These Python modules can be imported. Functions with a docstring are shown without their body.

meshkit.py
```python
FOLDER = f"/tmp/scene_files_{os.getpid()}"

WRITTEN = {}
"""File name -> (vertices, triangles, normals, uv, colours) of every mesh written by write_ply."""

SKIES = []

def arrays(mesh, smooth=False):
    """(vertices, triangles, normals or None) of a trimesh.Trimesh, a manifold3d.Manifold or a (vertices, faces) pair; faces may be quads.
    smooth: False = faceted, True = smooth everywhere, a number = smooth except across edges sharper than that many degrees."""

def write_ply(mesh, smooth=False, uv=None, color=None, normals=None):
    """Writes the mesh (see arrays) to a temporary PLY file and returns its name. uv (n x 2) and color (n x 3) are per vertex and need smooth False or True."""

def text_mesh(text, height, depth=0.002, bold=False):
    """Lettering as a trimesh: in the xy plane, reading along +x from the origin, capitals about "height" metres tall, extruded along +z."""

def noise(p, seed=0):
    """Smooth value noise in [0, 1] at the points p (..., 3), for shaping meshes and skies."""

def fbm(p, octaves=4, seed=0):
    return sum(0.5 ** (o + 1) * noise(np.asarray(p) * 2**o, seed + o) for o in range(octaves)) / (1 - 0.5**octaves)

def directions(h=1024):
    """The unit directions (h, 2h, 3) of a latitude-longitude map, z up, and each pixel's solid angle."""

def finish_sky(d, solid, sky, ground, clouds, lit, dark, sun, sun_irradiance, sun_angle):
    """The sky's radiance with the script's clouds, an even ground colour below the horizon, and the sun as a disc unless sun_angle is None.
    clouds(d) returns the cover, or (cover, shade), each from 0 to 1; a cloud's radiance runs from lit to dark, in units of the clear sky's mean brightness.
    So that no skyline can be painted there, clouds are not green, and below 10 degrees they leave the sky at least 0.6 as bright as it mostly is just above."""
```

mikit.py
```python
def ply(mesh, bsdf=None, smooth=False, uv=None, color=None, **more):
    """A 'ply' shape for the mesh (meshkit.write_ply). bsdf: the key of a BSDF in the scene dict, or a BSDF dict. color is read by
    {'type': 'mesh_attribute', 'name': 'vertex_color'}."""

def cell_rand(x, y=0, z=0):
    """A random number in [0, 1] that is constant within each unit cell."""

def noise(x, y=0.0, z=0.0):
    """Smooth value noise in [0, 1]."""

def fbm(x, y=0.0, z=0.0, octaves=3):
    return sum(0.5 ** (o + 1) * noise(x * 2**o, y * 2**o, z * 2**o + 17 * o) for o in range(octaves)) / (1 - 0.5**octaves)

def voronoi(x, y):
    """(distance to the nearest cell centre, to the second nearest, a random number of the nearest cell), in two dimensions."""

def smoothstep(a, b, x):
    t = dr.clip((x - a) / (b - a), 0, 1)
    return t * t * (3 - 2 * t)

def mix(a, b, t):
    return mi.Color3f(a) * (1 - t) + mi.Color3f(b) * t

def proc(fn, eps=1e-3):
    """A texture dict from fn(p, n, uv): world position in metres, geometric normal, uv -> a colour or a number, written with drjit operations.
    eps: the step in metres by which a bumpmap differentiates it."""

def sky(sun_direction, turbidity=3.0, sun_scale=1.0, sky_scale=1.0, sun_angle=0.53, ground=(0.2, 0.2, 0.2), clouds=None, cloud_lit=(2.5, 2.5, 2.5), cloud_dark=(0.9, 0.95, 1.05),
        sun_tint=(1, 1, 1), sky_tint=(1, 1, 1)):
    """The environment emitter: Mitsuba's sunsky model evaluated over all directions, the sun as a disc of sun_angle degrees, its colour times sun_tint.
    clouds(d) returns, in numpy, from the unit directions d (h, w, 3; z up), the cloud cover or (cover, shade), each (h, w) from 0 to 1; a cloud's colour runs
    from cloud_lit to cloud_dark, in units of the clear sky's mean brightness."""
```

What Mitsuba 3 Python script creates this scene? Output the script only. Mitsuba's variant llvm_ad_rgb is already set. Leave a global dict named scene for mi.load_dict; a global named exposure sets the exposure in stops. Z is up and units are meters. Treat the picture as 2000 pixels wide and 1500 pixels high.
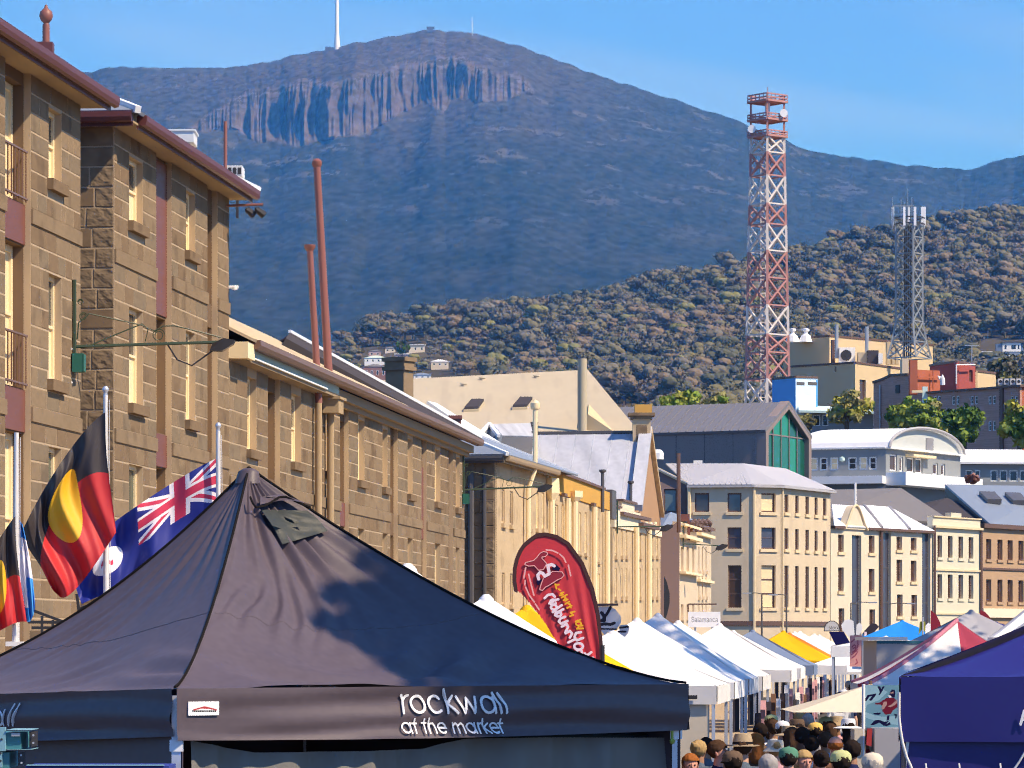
import math, random
import numpy as np, trimesh, shapely
import shapely.geometry as sg
import manifold3d as m3
import drjit as dr
import mitsuba as mi
import mikit, meshkit
from mikit import proc, noise, fbm, cell_rand, smoothstep, mix, voronoi

T = mi.ScalarTransform4f
scene, labels = {}, {}
rng = np.random.default_rng(7)
random.seed(7)

# ---------------------------------------------------------------- camera, sky, exposure
FPX, CXP, HZ, CAMZ = 7000.0, 1000.0, 1250.0, 2.8     # focal length and horizon in pixels of a 2000 x 1500 picture; eye height
scene['camera'] = {'type': 'perspective', 'fov': 2 * math.degrees(math.atan(1000 / FPX)), 'fov_axis': 'x', 'near_clip': 0.5, 'far_clip': 40000.0,
                   'principal_point_offset_y': -(HZ - 750) / 1500.0,
                   'to_world': T().look_at(origin=[0, 0, CAMZ], target=[0, 100, CAMZ], up=[0, 0, 1]),
                   'medium': {'type': 'ref', 'id': 'air'}}
SUN_AZ, SUN_EL = math.radians(30), math.radians(47)
SUN = (math.cos(SUN_EL) * math.cos(SUN_AZ), -math.cos(SUN_EL) * math.sin(SUN_AZ), math.sin(SUN_EL))


def thin_cloud(d):
    q = d * np.array([5.0, 5.0, 34.0]) + np.array([0, 0, 1]) * d[..., :1] * 6
    c = meshkit.fbm(q, 4, 5)
    return np.clip((c - 0.50) * 0.55, 0, 0.09)


scene['sky'] = mikit.sky(SUN, turbidity=3.0, sun_scale=1.0, sky_scale=1.0, sun_tint=(0.98, 1.0, 1.06), sky_tint=(0.48, 0.81, 1.34), clouds=thin_cloud)
exposure = 2.1
SIG = 6.6e-5
scene['air'] = {'type': 'homogeneous', 'albedo': {'type': 'rgb', 'value': [0.93, 0.95, 0.97]},
                'sigma_t': {'type': 'rgb', 'value': [SIG * 0.08, SIG * 0.46, SIG * 1.30]}}


# ---------------------------------------------------------------- helpers
def at(px, py, D):
    """The point D metres down the street that a surveyor at the eye point sights at column px, row py."""
    return np.array([(px - CXP) * D / FPX, D, CAMZ + (HZ - py) * D / FPX])


def xat(px, D):
    return (px - CXP) * D / FPX


def zat(py, D):
    return CAMZ + (HZ - py) * D / FPX


taken = {}


def numbered(name):
    k = taken.get(name, 0)
    taken[name] = k + 1
    return name if k == 0 else f'{name}_{k:03d}'


class MB:
    """Collects boxes, tubes, prisms into one mesh."""
    def __init__(self):
        self.v, self.f, self.n = [], [], 0

    def add(self, v, f):
        v, f = np.asarray(v, float), np.asarray(f, int)
        if f.ndim == 2 and f.shape[1] == 4:
            f = np.vstack([f[:, [0, 1, 2]], f[:, [0, 2, 3]]])
        self.v.append(v)
        self.f.append(f + self.n)
        self.n += len(v)
        return self

    def mesh(self, m):
        if hasattr(m, 'to_mesh'):
            q = m.to_mesh()
            return self.add(q.vert_properties[:, :3], q.tri_verts)
        return self.add(m.vertices, m.faces)

    def box(self, a, b):
        a, b = np.minimum(a, b), np.maximum(a, b)
        v = [[(a, b)[i][0], (a, b)[j][1], (a, b)[k][2]] for i in (0, 1) for j in (0, 1) for k in (0, 1)]
        return self.add(v, BOXF)

    def fbox(self, fr, s0, s1, o0, o1, z0, z1):
        """A box in a wall's own frame: along, outwards, up."""
        v = [fr.p(s, o, z) for s in (s0, s1) for o in (o0, o1) for z in (z0, z1)]
        return self.add(v, BOXF)

    def tube(self, pts, r, sides=8, cap=True):
        p = np.asarray(pts, float)
        r = np.broadcast_to(r, (len(p),))
        t = np.gradient(p, axis=0)
        t /= np.linalg.norm(t, axis=1, keepdims=True) + 1e-12
        ref = np.array([0, 0, 1.0]) if abs(t[0][2]) < 0.9 else np.array([1.0, 0, 0])
        a = np.cross(t, ref)
        a /= np.linalg.norm(a, axis=1, keepdims=True) + 1e-12
        b = np.cross(t, a)
        ang = np.arange(sides) * 2 * np.pi / sides + np.pi / sides
        v = p[:, None] + r[:, None, None] * (np.cos(ang)[None, :, None] * a[:, None] + np.sin(ang)[None, :, None] * b[:, None])
        i, j = np.meshgrid(np.arange(len(p) - 1), np.arange(sides), indexing='ij')
        q = np.stack([i * sides + j, (i + 1) * sides + j, (i + 1) * sides + (j + 1) % sides, i * sides + (j + 1) % sides], -1).reshape(-1, 4)
        self.add(v.reshape(-1, 3), q)
        if cap:
            n0 = self.n
            for end in (0, len(p) - 1):
                ring = v[end]
                f = [[k, (k + 1) % sides, sides] for k in range(sides)]
                self.add(np.vstack([ring, p[end]]), f)
        return self

    def bar(self, a, b, w):
        return self.tube([a, b], w * 0.7071, 4)

    def lathe(self, c, prof, n=12):
        """Revolved about a vertical axis through c: prof = [(radius, height), ...]."""
        ang = np.arange(n) * 2 * np.pi / n
        v = np.array([[c[0] + r * math.cos(q), c[1] + r * math.sin(q), c[2] + h] for r, h in prof for q in ang])
        f = [[i * n + j, i * n + (j + 1) % n, (i + 1) * n + (j + 1) % n, (i + 1) * n + j] for i in range(len(prof) - 1) for j in range(n)]
        return self.add(v, f)

    def poly(self, pts, thick=None):
        """A flat polygon (fan) through the points, given thickness along its normal."""
        p = np.asarray(pts, float)
        n = len(p)
        if thick is None:
            return self.add(p, [[0, i, i + 1] for i in range(1, n - 1)])
        nn = np.cross(p[1] - p[0], p[2] - p[0])
        nn /= np.linalg.norm(nn)
        v = np.vstack([p, p - nn * thick])
        f = [[0, i, i + 1] for i in range(1, n - 1)] + [[n, n + i + 1, n + i] for i in range(1, n - 1)]
        for i in range(n):
            j = (i + 1) % n
            f += [[i, n + i, n + j], [i, n + j, j]]
        return self.add(v, f)

    def out(self):
        return np.vstack(self.v), np.vstack(self.f)

    def empty(self):
        return self.n == 0


BOXF = np.array([[0, 1, 3, 2], [4, 6, 7, 5], [0, 4, 5, 1], [2, 3, 7, 6], [0, 2, 6, 4], [1, 5, 7, 3]])


class Frame:
    """A wall's frame: origin, direction along the wall, outward normal; z is up."""
    def __init__(self, o, u):
        self.o = np.array([o[0], o[1]], float)
        u = np.array([u[0], u[1]], float)
        self.u = u / np.linalg.norm(u)
        self.nrm = np.array([self.u[1], -self.u[0]])

    def p(self, s, o, z):
        q = self.o + self.u * s + self.nrm * o
        return [q[0], q[1], z]

    def s_of_px(self, px):
        """How far along the wall the sight line through column px meets it."""
        t = (px - CXP) / FPX
        return (t * self.o[1] - self.o[0]) / (self.u[0] - t * self.u[1])

    def D(self, s):
        return self.o[1] + self.u[1] * s

    def z_of(self, px, py):
        return zat(py, self.D(self.s_of_px(px)))

    def ext(self, poly, out0, out1):
        """A polygon in (along, up) given thickness from out0 to out1."""
        m = trimesh.creation.extrude_polygon(poly, out1 - out0, engine='earcut')
        v = np.array(m.vertices)
        q = self.o + np.outer(v[:, 0], self.u) + np.outer(v[:, 2] + out0, self.nrm)
        f = np.array(m.faces)
        return np.column_stack([q, v[:, 1]]), f[:, ::-1]


def put(key, mesh, bsdf, smooth=False, **more):
    if isinstance(mesh, MB):
        mesh = mesh.out()
    scene[key] = mikit.ply(mesh, bsdf, smooth=smooth, **more)
    return key


def part(holder, name, mesh, bsdf, smooth=False, label=None, **more):
    key = numbered(f'{holder}__{name}')
    put(key, mesh, bsdf, smooth, **more)
    if label:
        labels[key] = {'label': label}
    return key


def thing(name, label, cat, group=None):
    key = numbered(name)
    labels[key] = {'label': label, 'category': cat}
    if group:
        labels[key]['group'] = group
    return key


def structure(name, mesh, bsdf, smooth=False, **more):
    key = numbered(name)
    put(key, mesh, bsdf, smooth, **more)
    labels[key] = {'kind': 'structure'}
    return key


def bs(name, col, rough=None, metallic=0.0, **kw):
    """A plain material."""
    if rough is None:
        d = {'type': 'diffuse', 'reflectance': {'type': 'rgb', 'value': list(col)}}
    else:
        d = {'type': 'principled', 'base_color': {'type': 'rgb', 'value': list(col)}, 'roughness': rough, 'metallic': metallic, **kw}
    scene[name] = {'type': 'twosided', 'bsdf': d}
    return name


def pbs(name, fn, rough=None, bump=None, scale=1.0, eps=1e-3, **kw):
    """A material whose colour is fn(p, n, uv)."""
    d = {'type': 'diffuse', 'reflectance': proc(fn)} if rough is None else {'type': 'principled', 'base_color': proc(fn), 'roughness': rough, **kw}
    if bump is not None:
        d = {'type': 'bumpmap', 'arbitrary': proc(bump, eps), 'scale': scale, 'bsdf': d}
    scene[name] = {'type': 'twosided', 'bsdf': d}
    return name


VC = 'vertex_colour'
scene[VC] = {'type': 'twosided', 'bsdf': {'type': 'diffuse', 'reflectance': {'type': 'mesh_attribute', 'name': 'vertex_color'}}}


def leafy(seed, n_clump, per, size, spread, squash=0.75, leaf=0.5, trunk=None, low=0.25):
    """Crown as many leaf sprays on the shells of clumps, over a dark core; returns (verts, faces)."""
    r = np.random.default_rng(seed)
    m = MB()
    for k in range(n_clump):
        d = r.normal(size=3)
        d /= np.linalg.norm(d)
        d[2] = abs(d[2]) * 1.1 - low
        c = d * spread * r.uniform(0.35, 1.0) * np.array([1, 1, squash])
        rad = size * r.uniform(0.7, 1.25)
        dirs = r.normal(size=(per, 3))
        dirs /= np.linalg.norm(dirs, axis=1, keepdims=True)
        pos = c + dirs * rad * r.uniform(0.55, 1.05, (per, 1)) * np.array([1, 1, 0.7])
        nrm = dirs + r.normal(size=(per, 3)) * 0.5
        nrm /= np.linalg.norm(nrm, axis=1, keepdims=True)
        a = np.cross(nrm, r.normal(size=(per, 3)))
        a /= np.linalg.norm(a, axis=1, keepdims=True)
        b = np.cross(nrm, a)
        s = leaf * r.uniform(0.6, 1.3, (per, 1))
        v = np.stack([pos - a * s, pos + b * s * 0.7, pos + a * s, pos - b * s * 0.7], 1).reshape(-1, 3)
        m.add(v, np.arange(per * 4).reshape(-1, 4))
    return m


GREEN = {}
for nm_, c in dict(gum_olive=(0.165, 0.150, 0.084), gum_grey=(0.168, 0.152, 0.110), gum_rust=(0.190, 0.150, 0.100), gum_dark=(0.105, 0.108, 0.072), gum_bright=(0.195, 0.190, 0.080)).items():
    GREEN[nm_] = bs(nm_, c)
bs('gum_trunk', (0.30, 0.26, 0.22))
# ---------------------------------------------------------------- land: ground, hillside, mountain, woods
def spline(pts, x):
    p = np.array(pts, float)
    return np.interp(x, p[:, 0], p[:, 1])


def sspline(pts, x, k=9):
    """Interp, gently rounded."""
    w = np.linspace(-30, 30, k)
    return np.mean([spline(pts, x + q) for q in w], axis=0)


def grid_faces(nr, nc):
    i, j = np.meshgrid(np.arange(nr - 1), np.arange(nc - 1), indexing='ij')
    a = (i * nc + j).ravel()
    return np.vstack([np.stack([a, a + 1, a + nc + 1], 1), np.stack([a, a + nc + 1, a + nc], 1)])


def asphalt(p, n, uv):
    g = fbm(p.x * 6, p.y * 6, 0, 3)
    return mix((0.075, 0.073, 0.072), (0.115, 0.11, 0.105), g)


pbs('asphalt', asphalt)
bs('sandstone_paving', (0.42, 0.33, 0.22))
bs('paving', (0.27, 0.25, 0.22))
m = MB()
m.add([[-9000, -300, 0], [9000, -300, 0], [9000, 12000, 0], [-9000, 12000, 0]], [[0, 1, 2, 3]])
structure('ground', m, 'asphalt')
m = MB()     # footpath along the warehouses, with its kerb
for a, b in ((20, 155),):
    fa = [0.117 * a - 11.9, a], [0.117 * b - 11.9, b]
    m.add([[fa[0][0], a, 0.13], [fa[0][0] + 7.5, a, 0.13], [fa[1][0] + 7.5, b, 0.13], [fa[1][0], b, 0.13], [fa[0][0] + 7.5, a, 0], [fa[1][0] + 7.5, b, 0]], [[0, 1, 2, 3], [1, 4, 5, 2]])
structure('footpath', m, 'sandstone_paving')

# ---- the mountain, as a polar grid of sight lines: azimuth (column), elevation (row) -> distance
ridge = [(-900, 150), (-400, 160), (0, 150), (150, 143), (210, 133), (300, 131), (410, 133), (490, 129), (560, 112), (640, 95), (740, 76), (830, 60), (850, 58), (905, 62), (960, 74), (1060, 106),
         (1140, 136), (1260, 178), (1360, 208), (1440, 238), (1530, 272), (1580, 298), (1700, 313), (1790, 325), (1890, 332), (1940, 316), (2000, 301), (2200, 250), (2900, 230)]
cliff_top = [(330, 262), (390, 235), (450, 196), (520, 166), (600, 150), (680, 152), (760, 128), (830, 112), (900, 112), (960, 128), (1010, 148), (1060, 172)]
cliff_bot = [(330, 270), (390, 262), (450, 262), (510, 284), (570, 288), (640, 280), (700, 270), (740, 250), (790, 222), (830, 198), (866, 224), (880, 206), (930, 204), (980, 196), (1060, 178)]
colX = np.concatenate([np.arange(-700, -60, 20), np.arange(-60, 330, 4), np.arange(330, 1080, 2.0), np.arange(1080, 2060, 4), np.arange(2060, 2700, 20)])
NR = 340
Yr = sspline(ridge, colX) + (meshkit.fbm(np.stack([colX / 30, colX * 0, colX * 0], -1), 3, 3) - 0.5) * 9
ct, cb = spline(cliff_top, colX), spline(cliff_bot, colX)
q = np.linspace(0, 1, NR)[:, None]
YB = 800.0
Y = YB + (Yr[None] - YB) * q
inb = (colX > 335) & (colX < 1055)
X2 = np.broadcast_to(colX[None], Y.shape)
# distance grows with elevation; the cliff band and its foot climb at almost no gain of distance
wob = (meshkit.fbm(np.stack([X2 / 60, Y / 60, 0 * Y], -1), 4, 9) - 0.5) * 75
mask = np.clip((cb[None] + wob * 0.35 - Y) / 10, 0, 1) * np.clip((Y - ct[None] - wob * 0.6) / 14, 0, 1) * inb[None]
step = np.where(mask > 0.3, 0.10, 1.0) * (1 + 1.4 * np.clip((300 - Y) / 250, 0, 1))
Dn = np.cumsum(step, axis=0)
Dn = (Dn - Dn[:1]) / (Dn[-1:] - Dn[:1])
from scipy.ndimage import gaussian_filter1d
Dn = gaussian_filter1d(Dn, 45, axis=1)
Dm = 2700 + (6900 - 2700) * Dn ** 0.95
# gullies and spurs
sp = meshkit.fbm(np.stack([X2 / 170 + Y / 900, Y / 420, 0 * Y], -1), 4, 21) - 0.5
Dm = Dm + sp * 420 * np.clip((YB - Y) / 250, 0, 1) * np.clip((Y - Yr[None]) / 60, 0, 1)
# dolerite columns in the cliff: tall fluted pillars
xs = X2 + (meshkit.noise(np.stack([X2 / 40, Y / 120, 0 * Y], -1), 4) - 0.5) * 10
def flute(s, seed, w):
    c = meshkit.noise(np.stack([xs / w, Y / 260 + seed, 0 * Y], -1), seed)
    return c
brk = meshkit.noise(np.stack([xs / 9, Y / 34, 0 * Y], -1), 37)
col = 0.42 * np.abs(flute(1, 31, 19) - 0.5) * 2 + 0.26 * np.abs(meshkit.noise(np.stack([xs / 6.5, Y / 80, 0 * Y], -1), 32) - 0.5) * 2 + 0.55 * flute(1, 33, 62) + 0.16 * brk
Dm = Dm + mask * (col - 0.75) * 105
# loose boulders and trees
pm = np.stack([xat(X2, Dm), Dm, zat(Y, Dm)], -1)
bump = meshkit.noise(pm / np.array([13, 90, 12]), 41) * 0.65 + meshkit.noise(pm / np.array([7, 45, 7]), 42) * 0.5
rockn = meshkit.fbm(pm / np.array([160, 160, 90]), 4, 51)
alt = pm[..., 2]
high = np.clip((Y - Yr[None]) * -1 / 90 + 1, 0, 1)
Yd = Y - (bump - 0.5) * np.where(mask > 0.4, 1.0, 9.0) * np.clip((Y - Yr[None]) / 12 + 0.25, 0, 1)
pm = np.stack([xat(X2, Dm), Dm, zat(Yd, Dm)], -1)
forest_a, forest_b = np.array([0.016, 0.024, 0.017]), np.array([0.045, 0.048, 0.032])
n1 = meshkit.fbm(pm / np.array([60, 300, 45]), 4, 61)[..., None]
n2 = meshkit.noise(pm / np.array([10, 60, 9]), 62)[..., None]
colr = forest_a + (forest_b - forest_a) * np.clip(n1 * 0.9 + (n2 - 0.5) * 0.9, 0, 1)
heath = np.array([0.088, 0.072, 0.056])
upper = np.clip((310 - Y + (sp * 140)) / 150, 0, 1)[..., None] * np.clip(1.25 - np.abs(X2 - 720) / 560, 0, 1)[..., None]
colr = colr * (1 - 0.75 * upper) + (heath * (0.55 + 0.9 * n2)) * 0.75 * upper
rock = np.array([0.128, 0.100, 0.082])
rock2 = np.array([0.080, 0.069, 0.060])
scree = np.clip((meshkit.fbm(pm / np.array([60, 1500, 26]) + np.stack([alt * 0.012, 0 * alt, alt * 0], -1), 4, 71) - 0.60) * 9, 0, 1) * np.clip((500 - Y) / 160, 0, 1) * (meshkit.noise(pm / np.array([9, 40, 9.0]), 72) > 0.5)
colr = colr * (1 - 0.4 * scree[..., None]) + np.array([0.17, 0.145, 0.115]) * 0.4 * scree[..., None]
mk = np.clip(mask * 1.6, 0, 1)[..., None]
rc = rock2 + (rock - rock2) * meshkit.fbm(pm / np.array([22, 22, 60]), 3, 81)[..., None] * 1.3
rc = rc * (0.8 + 0.5 * n2)
ledge = (meshkit.fbm(pm / np.array([18, 18, 12]), 3, 83) > 0.52)[..., None] * np.clip((ct[None] + 60 - Y) / 50, 0.25, 1)[..., None]
rc = rc * (1 - 0.7 * ledge) + forest_b * 0.7 * ledge
colr = colr * (1 - mk) + rc * mk
back = pm[-1] + np.array([0, 900, -220.0])
v = np.concatenate([pm, back[None]], 0)
colr = np.concatenate([colr, colr[-1:]], 0)
structure('mountain', (v.reshape(-1, 3), grid_faces(NR + 1, len(colX))), VC, smooth=False, color=np.clip(colr.reshape(-1, 3), 0, 1))

# ---- the nearer wooded hill
hill_ridge = [(-900, 720), (300, 690), (560, 672), (640, 662), (700, 640), (800, 616), (900, 600), (1000, 598), (1100, 590), (1200, 566), (1300, 540), (1400, 520), (1500, 498), (1600, 476), (1700, 456),
              (1800, 438), (1900, 418), (2000, 398), (2200, 360), (2900, 330)]
hx = np.concatenate([np.arange(-700, 300, 60), np.arange(300, 2200, 12), np.arange(2200, 2900, 60)])
hyr = sspline(hill_ridge, hx) + 22
NH = 70
qq = np.linspace(0, 1, NH)[:, None]
hY = 1010 + (hyr[None] - 1010) * qq
hX = np.broadcast_to(hx[None], hY.shape)
hD = 620 + (1900 + 0.25 * (hX - 600) - 620) * qq ** 0.9
def hill_pt(X, Y):
    """Where the sight line meets the hill."""
    yr = np.interp(X, hx, hyr)
    t = np.clip((Y - 1010) / (yr - 1010), 0, 1)
    D = 620 + (1900 + 0.25 * (X - 600) - 620) * t ** 0.9
    return np.array([xat(X, D), D, zat(Y, D)])
hp = np.stack([xat(hX, hD), hD, zat(hY, hD)], -1)
hp[..., 2] += (meshkit.fbm(hp / 60, 3, 91) - 0.5) * 6
hc = np.array([0.10, 0.085, 0.055]) * (0.6 + 0.8 * meshkit.fbm(hp / 25, 4, 92)[..., None])
hback = hp[-1] + np.array([0, 500, -120.0])
hfront = hp[0] * np.array([1, 1, 0]) + np.array([0, -330, 0.05])
v = np.concatenate([hfront[None], hp, hback[None]], 0)
hc = np.concatenate([hc[:1], hc, hc[-1:]], 0)
structure('hill', (v.reshape(-1, 3), grid_faces(NH + 2, len(hx))), VC, smooth=True, color=np.clip(hc.reshape(-1, 3), 0, 1))
# ---- gum trees on the hill: a wood that reads as one mass
kinds = ['gum_olive', 'gum_grey', 'gum_rust', 'gum_dark', 'gum_bright']
for k, nm_ in enumerate(kinds):
    for var in range(2):
        m = leafy(100 + k * 2 + var, 17, 18, 1.7, 3.8, leaf=0.55)
        rc_ = np.random.default_rng(500 + k * 2 + var)
        for _ in range(7):
            core = trimesh.creation.icosphere(1, 1.0)
            cv = core.vertices * rc_.uniform(1.5, 2.3) * np.array([1, 1, 0.72]) * (1 + 0.25 * (meshkit.noise(core.vertices * 3 + rc_.uniform(0, 9, 3), 3)[:, None] - 0.5))
            m.add(cv + np.array([*rc_.uniform(-2.4, 2.4, 2), rc_.uniform(-0.8, 1.6)]), core.faces)
        m.v = [q + np.array([0, 0, 6.5]) for q in m.v]
        m.tube([[0, 0, 0], [0.3, 0.1, 3.5], [0.2, 0, 6.5]], [0.35, 0.25, 0.15], 5)
        scene[f'crown_{nm_}_{var}'] = {'type': 'shapegroup', 'crown': mikit.ply(m.out(), nm_)}
r_ = np.random.default_rng(17)
n_tree = 0
GARDENS = [(793, 830, 674, 687), (712, 756, 699, 709), (772, 798, 692, 702), (842, 876, 706, 716), (710, 754, 716, 738), (930, 952, 714, 724), (752, 772, 680, 688), (720, 744, 686, 696), (808, 842, 732, 740), (1908, 2000, 665, 712)]     # house plots kept clear of trees
cells = []
for yy in np.arange(1000, 380, -7.0):
    for xx in np.arange(520, 2040, 15.0):
        X, Yq = xx + r_.uniform(-8, 8), yy + r_.uniform(-4, 4)
        top = np.interp(X, hx, hyr)
        if Yq < top - 1:
            continue
        if Yq > 750 + 50 * (X > 950) + 130 * (X > 1280):
            continue
        if any(x0 - 9 < X < x1 + 9 and y0 - 2 < Yq < y1 + 30 for x0, x1, y0, y1 in GARDENS):
            continue
        cells.append((X, Yq))
r_.shuffle(cells)
clear = [(700, 600, 300)]
for X, Yq in cells:
    p = hill_pt(X, Yq)
    dens = meshkit.fbm(p / 120.0, 3, 5)
    town = (X < 960) and (Yq > 678)
    if r_.uniform() > (0.85 if town else 0.96):
        continue
    mixn = meshkit.fbm(p / 90.0 + 40, 3, 8)
    w = np.array([0.34, 0.34, 0.16 + 0.5 * (mixn > 0.55), 0.13 + 0.35 * (mixn < 0.42), 0.05 + 0.25 * (town)])
    k = r_.choice(5, p=w / w.sum())
    s = r_.choice([0.6, 0.8, 1.0, 1.25, 1.5]) * r_.uniform(0.85, 1.1) * (0.6 if town else 1.0)
    n_tree += 1
    scene[f'hill_wood__{n_tree:04d}'] = {'type': 'instance', 'group': {'type': 'ref', 'id': f'crown_{kinds[k]}_{r_.integers(2)}'},
                                         'to_world': T().translate([float(p[0]), float(p[1]), float(p[2] - 1.0)]).rotate([0, 0, 1], float(r_.uniform(0, 360))).scale([s * float(r_.uniform(0.85, 1.2)), s, s * float(r_.uniform(0.8, 1.15))])}
labels['hill_wood'] = {'kind': 'stuff', 'label': 'grey green and rusty gum wood covering the nearer hill', 'category': 'wood'}
print('trees', n_tree)
# ---------------------------------------------------------------- the stone warehouses down the left side
def stone_fn(a, b, c):
    def fn(p, n, uv):
        g = fbm(p.x * 9 + p.z * 2, p.y * 9, p.z * 14, 3)
        w = fbm(p.x * 1.3, p.y * 1.3, p.z * 2.0, 2)
        s = smoothstep(0.58, 0.75, fbm(p.x * 3 + 7, p.y * 3, p.z * 2.2, 2))
        return mix(mix(a, b, g * 0.55 + w * 0.45), c, s * 0.55)
    return fn


pbs('stone_tan', stone_fn((0.225, 0.165, 0.105), (0.320, 0.238, 0.155), (0.165, 0.124, 0.084)))
pbs('stone_brown', stone_fn((0.185, 0.130, 0.082), (0.275, 0.198, 0.127), (0.135, 0.099, 0.067)))
pbs('stone_grey', stone_fn((0.190, 0.148, 0.103), (0.285, 0.222, 0.150), (0.145, 0.114, 0.082)))
pbs('stone_gold', stone_fn((0.47, 0.355, 0.215), (0.63, 0.49, 0.31), (0.38, 0.285, 0.18)))
bs('mortar', (0.47, 0.365, 0.245))
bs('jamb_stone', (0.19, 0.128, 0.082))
bs('maroon_paint', (0.115, 0.034, 0.030), 0.45)
bs('red_panel', (0.17, 0.062, 0.045), 0.5)
bs('cream_paint', (0.80, 0.66, 0.40), 0.5)
bs('white_paint', (0.80, 0.80, 0.78), 0.5)
bs('soffit_tan', (0.44, 0.33, 0.20))
bs('cornice_grey', (0.36, 0.28, 0.19))
bs('pale_green_sheet', (0.30, 0.34, 0.25), 0.4)
bs('gutter_brown', (0.17, 0.095, 0.065), 0.4)
bs('glass_dark', (0.022, 0.026, 0.030), 0.08, specular=0.6)
bs('glass_green', (0.035, 0.060, 0.052), 0.08, specular=0.6)
bs('iron', (0.030, 0.028, 0.028), 0.5)
bs('rust_pole', (0.25, 0.095, 0.070), 0.45)
bs('green_iron', (0.040, 0.060, 0.030), 0.45)
bs('teal_box', (0.020, 0.120, 0.085), 0.4)
bs('galvanised', (0.42, 0.44, 0.46), 0.4, 0.4)
SM = ['stone_tan', 'stone_brown', 'stone_grey']
STONES_MOST = 300


def rects_minus(s0, s1, holes):
    out, a = [], s0
    for h0, h1 in sorted(holes):
        if h0 > a + 1e-6:
            out.append((a, min(h0, s1)))
        a = max(a, h1)
        if a >= s1:
            break
    if a < s1 - 1e-6:
        out.append((a, s1))
    return out


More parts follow.
